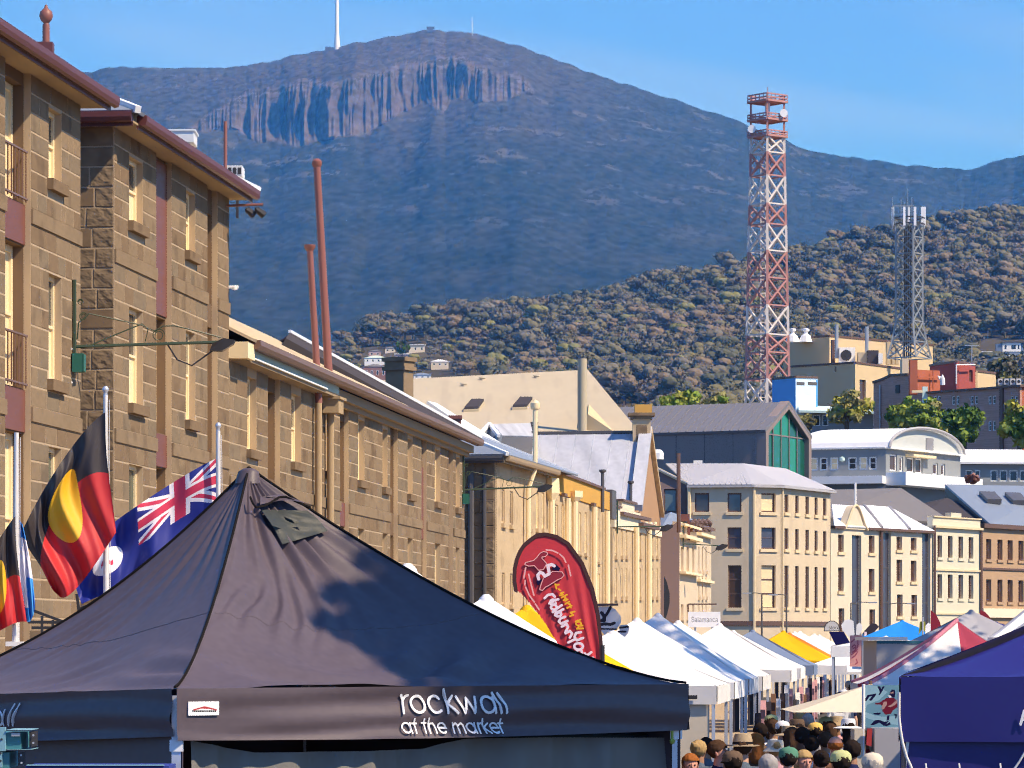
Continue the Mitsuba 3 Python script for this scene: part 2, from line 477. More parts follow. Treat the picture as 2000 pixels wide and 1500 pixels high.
def stone_block(fr, s0, s1, z0, z1, out0, proud, r, rough=0.0):
    """One dressed block: back ring on the wall, a chamfered front, slightly uneven."""
    c = min(0.008, (s1 - s0) * 0.2)
    e = r.uniform(-0.001, 0.003, 4) + rough * r.uniform(-1, 1, 4)
    v = [fr.p(s, out0, z) for s, z in ((s0, z0), (s1, z0), (s1, z1), (s0, z1))]
    v += [fr.p(s, out0 + proud * 0.6, z) for s, z in ((s0, z0), (s1, z0), (s1, z1), (s0, z1))]
    v += [fr.p(s, out0 + proud + e[i], z) for i, (s, z) in enumerate(((s0 + c, z0 + c), (s1 - c, z0 + c), (s1 - c, z1 - c), (s0 + c, z1 - c)))]
    f = []
    for b in (0, 4):
        for i in range(4):
            j = (i + 1) % 4
            f.append([b + i, b + j, b + 4 + j, b + 4 + i])
    f.append([8, 9, 10, 11])
    return np.array(v), np.array(f)


def lay_stones(holder, fr, panels, openings, zcourses, seed, proud=0.005, joint=0.024, mats=SM, lens=(0.42, 0.85), rough=0.0, keep=None):
    """Courses of blocks on the panels (s0, s1, out) round the openings (s0, s1, z0, z1)."""
    r = np.random.default_rng(seed)
    blocks = []
    for (p0, p1, o) in panels:
        for k in range(len(zcourses) - 1):
            z0, z1 = zcourses[k] + joint / 2, zcourses[k + 1] - joint / 2
            holes = [(a - 0.005, b + 0.005) for a, b, c, d in openings if d > z0 + 0.02 and c < z1 - 0.02]
            for a, b in rects_minus(p0, p1, holes):
                a, b = a + joint / 2, b - joint / 2
                if b - a < 0.05:
                    continue
                n = max(1, round((b - a) / r.uniform(*lens)))
                cuts = np.linspace(a, b, n + 1)
                if n > 1:
                    cuts[1:-1] += r.uniform(-0.25, 0.25, n - 1) * (b - a) / n
                for i in range(n):
                    m = r.choice(len(mats), p=[0.5, 0.3, 0.2][:len(mats)] if len(mats) == 3 else None)
                    s0, s1 = cuts[i] + joint / 2 * (i > 0), cuts[i + 1] - joint / 2 * (i < n - 1)
                    d = fr.D((s0 + s1) / 2)
                    blocks.append(((s1 - s0) * (z1 - z0) / d ** 2.6, stone_block(fr, s0, s1, z0, z1, o, proud, r, rough), mats[m]))
    return blocks


def set_stones(holder, blocks):
    blocks.sort(key=lambda b: -b[0])
    rest = {}
    for i, (_, (v, f), m) in enumerate(blocks):
        if i < STONES_MOST:
            part(holder, 'stone', (v, f), m)
        else:
            rest.setdefault(m, MB()).add(v, f)
    for m, mb in rest.items():
        k = part(holder, 'small_stones', mb, m)
        labels[k] = {'kind': 'stuff'}


def wall_mesh(fr, s0, s1, z0, z1, openings, out=0.0, thick=0.35):
    holes = [sg.box(a, c, b, d) for a, b, c, d in openings]
    poly = sg.box(s0, z0, s1, z1)
    if holes:
        poly = poly.difference(shapely.union_all(holes))
    m = MB()
    for g in getattr(poly, 'geoms', [poly]):
        m.add(*fr.ext(g, out - thick, out))
    return m


def window(bld, fr, s0, s1, z0, z1, depth=0.1, style='sash', out=0.0, paint='cream_paint', glass='glass_dark', sill='stone_brown', sill_out=0.09, sill_h=0.15, frame=0.06, label=None):
    """A window in an opening: frame (> panes, blind, sill)."""
    o0, o1 = out - depth - 0.06, out - depth
    fw = min(frame, (s1 - s0) * 0.2)
    zm = z0 + (z1 - z0) * 0.52
    if style in ('sash', 'blind', 'plain2'):
        holes = [sg.box(s0 + fw, z0 + fw, s1 - fw, zm - 0.02), sg.box(s0 + fw, zm + 0.02, s1 - fw, z1 - fw)]
    elif style == 'door':
        holes = [sg.box(s0 + fw, z0 + (z1 - z0) * 0.55, s1 - fw, z1 - fw)]
    elif style == 'tri':
        h = (z1 - z0) / 3
        holes = [sg.box(s0 + fw, z0 + h * i + fw / 2, s1 - fw, z0 + h * (i + 1) - fw / 2) for i in range(3)]
    else:
        holes = [sg.box(s0 + fw, z0 + fw, s1 - fw, z1 - fw)]
    poly = sg.box(s0 - 0.02, z0 - 0.02, s1 + 0.02, z1 + 0.02).difference(shapely.union_all(holes))
    w = part(bld, 'window' if style != 'door' else 'loading_door', MB().add(*fr.ext(poly, o0, o1)), paint, label=label)
    for i, h in enumerate(holes):
        a, c, b, d = h.bounds
        mat = glass
        nm_ = 'pane'
        if style == 'sash' and i == 0:
            mat, nm_ = 'cream_blind', 'blind'
        if style == 'blind':
            mat, nm_ = 'cream_blind', 'blind'
        part(w, nm_, MB().fbox(fr, a - 0.01, b + 0.01, o0 + 0.005, o0 + 0.025, c - 0.01, d + 0.01), mat)
    if sill:
        part(w, 'sill', MB().fbox(fr, s0 - 0.09, s1 + 0.09, out - depth, out + sill_out, z0 - sill_h, z0), sill)
    return w


bs('cream_blind', (0.78, 0.63, 0.37), 0.6)
FA = Frame((0.117 * 40 - 12.02, 40.0), (0.117, 1.0))
S = FA.s_of_px


def courses(marks, h=0.272):
    out = []
    for a, b in zip(marks[:-1], marks[1:]):
        n = max(1, round((b - a) / h))
        out += list(np.linspace(a, b, n + 1)[:-1])
    return out + [marks[-1]]


def rail(holder, fr, s0, s1, z0, z1, out):
    m = MB()
    for z in (z0 + 0.05, z1):
        m.tube([fr.p(s0, out, z), fr.p(s1, out, z)], 0.02, 5)
    for s in np.linspace(s0 + 0.05, s1 - 0.05, 7):
        m.tube([fr.p(s, out, z0), fr.p(s, out, z1)], 0.012, 4)
    return part(holder, 'balcony_rail', m, 'gutter_brown', label='brown iron rail across a loading bay')


def eaves(bld, fr, s0, s1, zt, over=0.36, gut='maroon_paint', sof='soffit_tan', ends=0.0):
    part(bld, 'soffit', MB().fbox(fr, s0 - ends, s1 + ends, -0.3, over, zt, zt + 0.03), sof)
    m = MB()
    prof = [(0.0, 0.0), (0.05, -0.035), (0.11, -0.02), (0.13, 0.04), (0.13, 0.12), (0.0, 0.12)]
    v, n = [], len(prof)
    for s in (s0 - ends, s1 + ends):
        v += [fr.p(s, over + o, zt + 0.03 + z) for o, z in prof]
    f = [[i, (i + 1) % n, n + (i + 1) % n] for i in range(n)] + [[i, n + (i + 1) % n, n + i] for i in range(n)]
    f += [[0, i, i + 1] for i in range(1, n - 1)] + [[n, n + i + 1, n + i] for i in range(1, n - 1)]
    m.add(v, f)
    m.fbox(fr, s0 - ends, s1 + ends, over - 0.02, over, zt - 0.05, zt + 0.15)
    part(bld, 'gutter', m, gut)


bs('slate_roof', (0.075, 0.070, 0.080))
bs('blue_grey_roof', (0.20, 0.23, 0.27), 0.45)
bs('white_flashing', (0.72, 0.74, 0.75), 0.5)


def hip_roof(bld, fr, s0, s1, o0, o1, z, pitch, mat, name='roof', hip0=True, hip1=True, flash=None):
    """Hipped roof over the rectangle along s0..s1, outwards o0..o1."""
    w = (o1 - o0) / 2
    om, zr = (o0 + o1) / 2, z + w * pitch
    a, b = s0 + w * hip0, s1 - w * hip1
    P = {k: fr.p(*q) for k, q in dict(A=(s0, o1, z), B=(s1, o1, z), C=(s1, o0, z), D_=(s0, o0, z), R=(a, om, zr), Q=(b, om, zr)).items()}
    m = MB()
    for face in (('A', 'B', 'Q', 'R'), ('C', 'D_', 'R', 'Q'), ('D_', 'A', 'R'), ('B', 'C', 'Q')):
        m.poly([P[k] for k in face], 0.05)
    k = part(bld, name, m, mat)
    if flash:
        m = MB()
        for x, y in (('A', 'R'), ('B', 'Q'), ('R', 'Q')):
            m.bar(P[x], P[y], 0.10)
        part(k, 'ridge_capping', m, flash)
    return k


ROWS_UP, ROWS_MID, ROWS_LOW = (9.08, 10.06), (6.35, 7.80), (3.95, 5.44)
STR1, STR2, WTOP = (8.36, 8.56), (5.72, 5.92), 10.36


def warehouse(name, label, piers, bays, s_end, seed, zlow, row_sets, strings, wtop):
    """Tall stone front: piers with sash windows, recessed loading bays between."""
    b = thing(name, label, 'warehouse')
    blocks, all_open, panels = [], [], []
    for (x0, x1, wins) in piers:
        s0, s1 = S(x0), S(x1)
        ops = [(S(w0), S(w1), r0, r1) for (w0, w1) in wins for (r0, r1) in row_sets]
        part(b, 'pier', wall_mesh(FA, s0, s1, 0, wtop, ops, thick=0.45), 'mortar')
        for i, (w0, w1) in enumerate(wins):
            for j, (r0, r1) in enumerate(row_sets):
                low = j == len(row_sets) - 1
                window(b, FA, S(w0), S(w1), r0, r1, depth=0.10, style='sash' if not low else 'plain2', glass='glass_dark' if not low else 'glass_green')
        mk = sorted({zlow, wtop} | {z for st in strings for z in st if z > zlow})
        zc = courses(mk)
        zc = [z for z in zc]
        str_open = [(s0 - 1, s1 + 1, a, c) for a, c in strings]
        sills = [(S(w0) - 0.09, S(w1) + 0.09, r0 - 0.15, r0) for (w0, w1) in wins for (r0, r1) in row_sets]
        blocks += lay_stones(b, FA, [(s0, s1, 0.0)], ops + str_open + sills, zc, seed + int(x0) + 200)
        for a, c in strings:
            m = MB()
            m.fbox(FA, s0 + 0.004, s1 - 0.004, -0.01, 0.032, a, c)
            part(b, 'string_course', m, 'stone_tan')
    set_stones(b, blocks)
    return b


# first warehouse, cut by the left edge of the picture
W1 = warehouse('stone_warehouse', 'tall brown sandstone warehouse at the left edge, nearest of the stone row, behind the flagpoles',
               [(-95, 10, []), (60, 157, [(95, 120)])], None, None, 11, 2.3, [ROWS_UP, ROWS_MID, ROWS_LOW], [STR1, STR2], WTOP)


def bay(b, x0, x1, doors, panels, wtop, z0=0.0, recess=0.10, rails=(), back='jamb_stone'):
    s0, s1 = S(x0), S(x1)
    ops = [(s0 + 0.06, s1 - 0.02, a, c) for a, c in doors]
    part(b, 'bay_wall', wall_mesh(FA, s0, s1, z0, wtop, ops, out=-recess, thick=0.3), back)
    for a, c in doors:
        window(b, FA, s0 + 0.06, s1 - 0.02, a, c, depth=0.14, style='blind', out=-recess, sill=None, frame=0.09)
    for a, c in panels:
        part(b, 'bay_panel', MB().fbox(FA, s0 + 0.02, s1 - 0.005, -recess - 0.01, -recess + 0.025, a, c), 'red_panel')
    for a, c in rails:
        rail(b, FA, s0 + 0.05, s1 - 0.05, a, c, -0.04)


bay(W1, 10, 60, [(8.62, 10.2), (6.15, 8.05), (3.2, 5.55)], [(8.07, 8.60), (5.57, 6.13)], WTOP, rails=[(8.62, 9.3), (6.15, 6.85)])
eaves(W1, FA, S(-120), S(157) + 0.35, WTOP)
hip_roof(W1, FA, S(-120), S(157) + 0.45, -7.6, 0.42, WTOP + 0.16, 0.42, 'blue_grey_roof')
part(W1, 'end_wall', MB().fbox(FA, S(157) - 0.35, S(157) - 0.02, -7, -0.46, 0, WTOP), 'stone_brown')
# dormer tip with finial above the gutter
c = at(90, 108, 49.2)
m = MB().box(c + [-0.11, -0.1, 0.02], c + [0.10, 0.1, 0.17])
k = part(W1, 'dormer_end', m, 'maroon_paint')
part(k, 'dormer_roof', MB().poly([c + [-0.14, -0.06, 0.03], c + [-0.14, 0.5, 0.03], c + [-0.55, 0.5, 0.19], c + [-0.02, -0.04, 0.19]], 0.04), 'soffit_tan')
m = MB().lathe(c + [0.0, 0, 0.17], [(0.05, -0.2), (0.05, 0.24), (0.035, 0.27), (0.075, 0.31), (0.095, 0.37), (0.08, 0.43), (0.03, 0.475), (0.015, 0.52), (0, 0.53)], 10)
part(k, 'finial', m, 'rust_pole', smooth=40)

# second warehouse
W2 = warehouse('stone_warehouse', 'tall sandstone warehouse with a rough dark end wall, second in the stone row',
               [(223, 305, [(252, 279)]), (335, 405, [(363, 381)]), (425, 447, [])], None, None, 23, 3.2, [ROWS_UP, ROWS_MID, ROWS_LOW], [STR1, STR2], WTOP)
bay(W2, 305, 335, [(6.05, 7.86), (3.2, 5.5)], [(7.9, 10.3), (5.52, 6.03)], WTOP)
bay(W2, 405, 425, [(8.45, 9.95), (5.95, 8.05), (3.2, 5.5)], [], WTOP, back='jamb_stone')
eaves(W2, FA, S(223), S(447) + 0.3, WTOP, ends=0.0)
FE2 = Frame(FA.p(S(223), -8.0, 0)[:2], FA.nrm)       # its end wall, facing up the lane
L2 = 8.0
part(W2, 'end_wall', wall_mesh(FE2, 0, L2, 0, WTOP, [], thick=0.4), 'mortar')
pbs('stone_rough', stone_fn((0.185, 0.137, 0.088), (0.34, 0.252, 0.162), (0.135, 0.102, 0.07)), bump=lambda p, n, uv: fbm(p.x * 11, p.y * 11, p.z * 11, 3), scale=0.03)
blk = lay_stones(W2, FE2, [(L2 - 1.6, L2, 0.0)], [], courses([3.2, WTOP], 0.30), 5, proud=0.012, mats=['stone_rough', 'stone_rough', 'stone_brown'], lens=(0.25, 0.55), rough=0.006)
for _, (v, f), mm in blk:
    part(W2, 'end_stone', (v, f), mm)
eaves(W2, FE2, L2 - 3, L2 + 0.36, WTOP)
hip_roof(W2, FA, S(223) - 0.45, S(447) + 0.35, -7.6, 0.46, WTOP + 0.17, 0.46, 'blue_grey_roof', flash='white_flashing')

# third warehouse: long and lower
W3 = thing('stone_warehouse', 'long lower sandstone warehouse with tan sheet and dark slate roof, third in the stone row', 'warehouse')
blocks = []
R3 = [(6.15, 7.44), (3.55, 5.15)]
for x0, x1, wins in [(447, 523, [(483, 501)]), (547, 664, [(569, 588), (636, 647)]), (681, 762, [(699, 712), (747, 757)]), (777, 823, [(796, 806)]), (833, 876, [(849, 860)]), (885, 907, [(890, 898)])]:
    s0, s1 = S(x0) + (0.01 if x0 == 447 else 0), S(x1)
    ops = [(S(a), S(c), r0, r1) for a, c in wins for r0, r1 in R3]
    part(W3, 'pier', wall_mesh(FA, s0, s1, 0, 7.62, ops, thick=0.45), 'mortar')
    for a, c in wins:
        for j, (r0, r1) in enumerate(R3):
            window(W3, FA, S(a), S(c), r0, r1, depth=0.12, style='sash' if j == 0 else 'plain2', glass='glass_dark' if j == 0 else 'glass_green')
    strs = [(s0 - 1, s1 + 1, 5.42, 5.62)]
    sills = [(S(a) - 0.09, S(c) + 0.09, r0 - 0.15, r0) for a, c in wins for r0, r1 in R3]
    blocks += lay_stones(W3, FA, [(s0, s1, 0.0)], ops + strs + sills, courses([3.4, 5.42, 5.62, 7.6], 0.275), 31 + x0, lens=(0.5, 1.0))
    part(W3, 'string_course', MB().fbox(FA, s0, s1, -0.01, 0.034, 5.42, 5.62), 'stone_tan')
set_stones(W3, blocks)
bay(W3, 523, 547, [(5.75, 7.35), (3.4, 5.2)], [], 7.62)
bay(W3, 664, 681, [(5.65, 7.3), (3.4, 5.12)], [(5.14, 5.62)], 7.62)
bay(W3, 762, 777, [(5.66, 7.3), (3.4, 5.15)], [], 7.62)
bay(W3, 823, 833, [(3.4, 5.15)], [(5.2, 6.9)], 7.62)
bay(W3, 876, 885, [], [], 7.62)
part(W3, 'cornice', MB().fbox(FA, S(640), S(907) + 0.2, -0.3, 0.22, 7.62, 7.80).fbox(FA, S(640), S(907) + 0.2, 0, 0.10, 7.52, 7.62), 'cornice_grey')
m = MB().fbox(FA, S(452), S(636), -0.3, 0.26, 7.60, 7.66)
part(W3, 'soffit', m, 'cornice_grey')
part(W3, 'fascia', MB().fbox(FA, S(463), S(636), 0.23, 0.27, 7.66, 7.82), 'pale_green_sheet', label='pale green fascia sheet under the gutter')
part(W3, 'fascia_lit_edge', MB().fbox(FA, S(463), S(610), 0.27, 0.31, 7.66, 7.685), 'white_paint')  # lit edge of the fascia painted in as a white strip
part(W3, 'eave_return', MB().fbox(FA, S(446), S(460), -0.1, 0.34, 7.62, 7.90), 'cream_paint')
m = MB()
prof = [(0.24, 7.82), (0.42, 7.82), (0.46, 7.88), (0.46, 7.97), (0.24, 7.97)]
sa, sb = S(458), S(907) + 0.45
v = [FA.p(s, o, z) for s in (sa, sb) for o, z in prof]
n = len(prof)
m.add(v, [[i, (i + 1) % n, n + (i + 1) % n] for i in range(n)] + [[i, n + (i + 1) % n, n + i] for i in range(n)] + [[0, i, i + 1] for i in range(1, n - 1)] + [[n, n + i + 1, n + i] for i in range(1, n - 1)])
part(W3, 'gutter', m, 'gutter_brown')
# rain head and pipes
c = FA.p(S(632), 0.2, 7.35)
part(W3, 'rain_head', MB().fbox(FA, S(628), S(638), 0.02, 0.34, 7.28, 7.55).fbox(FA, S(627), S(640), 0.0, 0.38, 7.55, 7.60), 'soffit_tan')
for px in (610, 634):
    part(W3, 'down_pipe', MB().tube([FA.p(S(px), 0.12, 0.1), FA.p(S(px), 0.12, 7.4)], 0.075, 8), 'soffit_tan', smooth=True)
for px, ytop, col_ in ((617, 325, 0), (603, 483, 1)):
    s_ = S(634 if col_ == 0 else 611)
    base = np.array(FA.p(s_, 0.12, 7.4))
    D = base[1]
    top = at(px + 2, ytop, D)
    m = MB().tube([base, base * 0.5 + top * 0.5, top], [0.085, 0.078, 0.07] if col_ == 0 else [0.07, 0.065, 0.06], 10)
    m.lathe(top, [(0.07, -0.02), (0.10, 0.03), (0.10, 0.10), (0.05, 0.15), (0, 0.16)] if col_ == 0 else [(0.06, -0.08), (0.11, 0.0), (0.11, 0.05), (0, 0.06)], 10)
    k = thing('vent_pole', 'tall rust red vent pole with a rounded cap rising from the third warehouse' if col_ == 0 else 'shorter rust red vent pole with a flat cap beside the tall one', 'pole')
    put(k, m, 'rust_pole', smooth=40)
# roof: tan sheet plane, slate beyond the valley
bs('tan_sheet', (0.50, 0.40, 0.26), 0.5)
def rp(s, o, lift=0.0):
    return FA.p(s, o, 7.97 + 0.5 * (0.4 - o) + lift)
sv, se = S(805) + 0.4, S(907) + 0.45
part(W3, 'tan_roof', MB().poly([rp(sa - 0.5, 0.4), rp(sv, 0.4), rp(sv + 5.6, -3.5), rp(sa - 0.5, -3.5)], 0.05), 'tan_sheet')
m = MB()
for s in np.arange(sa, sv, 0.62):
    m.add([rp(s, 0.38, 0.0), rp(s + 0.03, 0.38, 0.03), rp(s + 0.06, 0.38, 0), rp(s, -3.45, 0), rp(s + 0.03, -3.45, 0.03), rp(s + 0.06, -3.45, 0)], [[0, 1, 4, 3], [1, 2, 5, 4]])
k = part(W3, 'roof_ribs', m, 'tan_sheet')
labels[k] = {'kind': 'stuff'}
def rp2(D, o, lift=0.0):
    return FA.p((D - 40) * 1.0068, o, 7.97 + 0.60 * (0.4 - o) + lift)
hipt = rp2(82.0, -2.7)
part(W3, 'slate_roof', MB().poly([rp2(80.2, 0.4, 0.03), rp2(92.75, 0.4, 0.03), rp2(82.0, -2.7, 0.03), rp2(74.4, -1.4, 0.03)], 0.22), 'slate_roof')
part(W3, 'roof_end', MB().poly([rp(se, 0.4, 0.05), FA.p(se, -9, 7.97), hipt], 0.05), 'slate_roof')
part(W3, 'hip_capping', MB().bar(rp2(92.6, 0.38, 0.06), rp2(82.0, -2.7, 0.06), 0.07), 'white_flashing')
part(W3, 'back_roof', MB().poly([rp(sa, -3.45, -0.02), rp(sv + 1.0, -3.45, -0.02), FA.p(sv + 5.4, -9, 7.9), FA.p(sa, -9, 7.9)], 0.05), 'slate_roof')
part(W3, 'end_wall', MB().fbox(FA, S(907) - 0.4, S(907) - 0.01, -8, -0.46, 0, 7.62), 'stone_brown')
# its chimney
c = at(780, 770, 95.0)
def turned(c, r, h0, h1, a=math.radians(-32)):
    cs, sn = math.cos(a), math.sin(a)
    v = [[c[0] + x * cs - y * sn, c[1] + x * sn + y * cs, c[2] + h] for x in (-r, r) for y in (-r * 0.8, r * 0.8) for h in (h0, h1)]
    return np.array(v), BOXF
k = part(W3, 'chimney', turned(c, 0.29, -1.2, 0.62), 'stone_tan')
part(k, 'cap', MB().add(*turned(c, 0.36, 0.62, 0.72)).add(*turned(c, 0.31, 0.72, 0.86)).add(*turned(c, 0.37, 0.86, 0.97)), 'stone_tan')

# things on the roofs of the second warehouse
bs('ac_white', (0.62, 0.64, 0.64), 0.5)
c = at(350, 275, 62.0)
k = thing('rooftop_unit', 'pale grey box unit on the roof edge of the second warehouse', 'air conditioner')
put(k, MB().box(c + [-0.27, 0, -0.02], c + [0.25, 0.7, 0.17]).box(c + [-0.30, -0.03, 0.17], c + [0.28, 0.73, 0.20]), 'ac_white')
part(k, 'stand', MB().bar(c + [-0.15, 0.1, -0.9], c + [-0.15, 0.1, 0], 0.05).bar(c + [0.15, 0.1, -0.9], c + [0.15, 0.1, 0], 0.05), 'galvanised')
c = at(452, 340, 66.0)
k = thing('rooftop_unit', 'white slatted unit at the far end of the second warehouse roof', 'air conditioner')
put(k, MB().box(c + [-0.19, 0, -0.04], c + [0.20, 0.6, 0.16]), 'ac_white')
m = MB()
for i in range(4):
    m.box(c + [-0.15 + i * 0.09, -0.02, 0.0], c + [-0.09 + i * 0.09, 0.0, 0.12])
part(k, 'grille', m, 'iron')
part(k, 'stand', MB().bar(c + [0.1, 0.1, -0.8], c + [0.1, 0.1, 0], 0.05), 'iron')
k = thing('roof_mast', 'thin rust coloured mast above the white slatted roof unit', 'mast')
put(k, MB().tube([at(440, 345, 66), at(440, 237, 66)], 0.035, 7), 'rust_pole')
k = thing('roof_vent', 'small round white vent on the near end of the second warehouse roof', 'vent')
c = at(254, 212, 56)
put(k, MB().lathe(c, [(0.04, -0.3), (0.04, 0.04), (0.07, 0.04), (0.06, 0.08), (0, 0.1)], 8), 'white_paint', smooth=40)
k = thing('wall_light', 'small white light on the far corner of the second warehouse', 'light')
c = np.array(FA.p(S(447) - 0.1, 0.02, zat(562, 61.3)))
put(k, MB().tube([c, c + [0.17, 0, 0.01]], [0.03, 0.025], 8).lathe(c + [0.1, 0, -0.02], [(0, -0.03), (0.05, -0.02), (0.05, 0.03), (0, 0.04)], 8), 'white_paint')
# spotlight arm at the far top corner
k = thing('spotlight_arm', 'rust brown arm with two black spotlights high on the far corner of the second warehouse', 'light')
c = np.array(FA.p(S(440), 0.02, zat(399, 60.8)))
put(k, MB().tube([c, c + [0.62, 0.05, 0.03]], 0.022, 6), 'rust_pole')
for i, dx in enumerate((0.38, 0.55)):
    q = c + [dx, 0.0, -0.02]
    part(k, 'spotlight', MB().tube([q, q + [0, 0, -0.05]], 0.015, 5).tube([q + [-0.05, -0.05, -0.04], q + [0.0, 0.0, -0.07], q + [0.08, 0.05, -0.13]], [0.03, 0.06, 0.07], 8), 'iron', smooth=40)
# ---------------------------------------------------------------- floodlight brackets on the fronts
def floodlight(label, base, tip, lamp_r, box=True, scroll=True):
    k = thing('floodlight_bracket', label, 'light', 'floodlight brackets on the warehouse fronts')
    base, tip = np.array(base), np.array(tip)
    L = np.linalg.norm(tip - base)
    m = MB().tube([base, tip], 0.022, 6)
    m.tube([base + [0, 0, -0.12 * L], base + [0, 0, 0.45 * L]], 0.028, 6)
    part(k, 'arm', m, 'green_iron')
    if scroll:
        m = MB()
        d = (tip - base) / L
        curve = [base + d * L * t + np.array([0, 0, h * L]) for t, h in ((0.02, 0.05), (0.03, 0.16), (0.10, 0.22), (0.22, 0.19), (0.34, 0.16), (0.46, 0.13), (0.55, 0.085), (0.6, 0.12), (0.68, 0.12), (0.85, 0.075), (1.0, 0.03))]
        m.tube(curve, 0.010, 5)
        m.tube([base + d * L * t + np.array([0, 0, h * L]) for t, h in ((0.12, 0.01), (0.3, 0.08), (0.46, 0.14), (0.50, 0.10), (0.48, 0.02))], 0.010, 5)
        for ct, ch, rr in ((0.57, 0.06, 0.045), (0.06, 0.20, 0.03), (0.04, 0.30, 0.02)):
            a = np.linspace(0, 2 * np.pi * 1.5, 18)
            m.tube([base + d * L * (ct + rr * (1 - 0.5 * q / a[-1]) * math.cos(q)) + np.array([0, 0, L * (ch + rr * (1 - 0.5 * q / a[-1]) * math.sin(q))]) for q in a], 0.008, 4)
        part(k, 'scrollwork', m, 'green_iron')
    if box:
        part(k, 'ballast_box', MB().box(base + [-0.02, -0.1, -0.36], base + [0.13, 0.1, -0.10]).box(base + [0.13, -0.11, -0.35], base + [0.15, 0.11, -0.11]), 'teal_box')
        a = np.linspace(0, 1, 8)
        part(k, 'conduit', MB().tube([base + [-0.03 - 0.09 * math.sin(t * 3.14), -0.05, -0.02 - 0.5 * t] for t in a], 0.018, 6), 'white_paint')
    q = tip + np.array([0.0, 0, -0.01])
    R = lamp_r
    v = m3.Manifold.hull_points(np.array([q + np.array(p) * R for p in ((-1.2, -0.7, -0.9), (-1.2, 0.7, -0.9), (-0.9, -0.5, -0.1), (-0.9, 0.5, -0.1), (0.3, -0.8, 0.45), (0.3, 0.8, 0.45), (1.5, -0.8, 0.25), (1.5, 0.8, 0.25), (1.35, -0.8, -0.15), (1.35, 0.8, -0.15), (0.0, -0.8, -0.95), (0, 0.8, -0.95))]))
    lk = part(k, 'lamp', MB().mesh(v), 'iron')
    part(lk, 'lens', MB().poly([q + np.array(p) * R for p in ((0.15, -0.7, -0.93), (0.15, 0.7, -0.93), (1.32, 0.7, -0.20), (1.32, -0.7, -0.20))], 0.01), 'glass_dark')
    part(k, 'cable', MB().tube([tip + np.array([-0.75, 0, 0.0]) * 1.0 * L / 2, tip + [-0.30 * L, 0, -0.12 * L], tip + [-0.2 * L, 0, -0.16 * L], tip + [-0.06 * L, 0, -0.06 * L]], 0.012, 5), 'iron')
    return k


b1 = np.array(FA.p(S(141), 0.03, zat(677, FA.D(S(141)))))
floodlight('green scrolled iron bracket with a black floodlight on the nearest warehouse, above the flags', b1, at(432, 668, b1[1] + 0.5), 0.13)
b2 = np.array(FA.p(S(903), 0.03, zat(957, FA.D(S(903)))))
floodlight('green iron bracket with a dark floodlight at the far end of the third warehouse', b2, at(1062, 950, b2[1] + 0.4), 0.15)
# ---------------------------------------------------------------- the row beyond: gold stone buildings
bs('wall_gold_paint', (0.62, 0.36, 0.10))
bs('wall_white', (0.80, 0.70, 0.52))
bs('brown_trim', (0.13, 0.075, 0.055), 0.5)
bs('dark_trim', (0.09, 0.085, 0.085), 0.5)


def silver(p, n, uv):
    st = fbm(p.x * 1.6 + p.y * 0.4, p.z * 0.5, 0, 3)
    g = fbm(p.x * 7, p.y * 7, p.z * 2, 2)
    return mix((0.28, 0.295, 0.335), (0.58, 0.60, 0.65), st * 0.7 + g * 0.3)


pbs('silver_roof', silver)
bs('cream_blank', (0.60, 0.45, 0.25))


def far_block(name, label, fr, s0, s1, z0, z1, wall, wins, depth=8.0, cat='building', wkw=None, thick=0.4, group=None):
    """Front wall with real openings and windows; plain flank walls and back."""
    b = thing(name, label, cat, group)
    ops = [w[:4] for w in wins]
    part(b, 'front_wall', wall_mesh(fr, s0, s1, z0, z1, ops, thick=thick), wall)
    m = MB().fbox(fr, s0, s0 + 0.3, -depth, -thick - 0.003, z0, z1).fbox(fr, s1 - 0.3, s1, -depth, -thick - 0.003, z0, z1).fbox(fr, s0 + 0.303, s1 - 0.303, -depth, -depth + 0.3, z0, z1)
    part(b, 'flank_wall', m, wall)
    part(b, 'floor_slab', MB().fbox(fr, s0 + 0.303, s1 - 0.303, -depth + 0.31, -thick - 0.01, z1 - 0.4, z1 - 0.1), 'dark_trim')
    for w in wins:
        kw = dict(wkw or {})
        if len(w) > 4:
            kw.update(w[4])
        window(b, fr, *w[:4], **kw)
    return b


# --- fourth building: gold sandstone, hipped blue grey roof
FB = Frame([xat(967, 98.7), 98.7], [xat(1073, 107.9) - xat(967, 98.7), 9.2])
SB = FB.s_of_px
wins = []
for x in (963, 980, 996):
    wins.append((SB(x), SB(x + 6), FB.z_of(980, 1022), FB.z_of(980, 955), dict(paint='stone_gold', style='plain', glass='brown_trim', depth=0.04)))
for x in (963, 980, 996):
    wins.append((SB(x), SB(x + 6), FB.z_of(980, 1180), FB.z_of(980, 1118), dict(paint='stone_gold', style='plain', glass='brown_trim', depth=0.04)))
for x, d in ((1031, 0), (1047, 0), (1058, 1)):
    for r0, r1 in ((1032, 962), (1140, 1068)):
        wins.append((SB(x), SB(x + 5), FB.z_of(x, r0), FB.z_of(x, r1), dict(paint='cream_paint', style='plain', glass='cream_blind' if not d else 'brown_trim', depth=0.04)))
wins = [w for w in wins if w[0] > 0.05]
B4 = far_block('gold_stone_building', 'gold sandstone building with a low blue grey hipped roof beside the narrow dark lane', FB, 0, SB(1073), 0, 7.72, 'stone_gold', wins, wkw=dict(sill='stone_gold', sill_h=0.12))
FBe = Frame(FB.p(0, -7.0, 0)[:2], FB.nrm)
part(B4, 'end_wall', wall_mesh(FBe, 0, 7.0, 0, 7.72, [], thick=0.3), 'stone_rough')
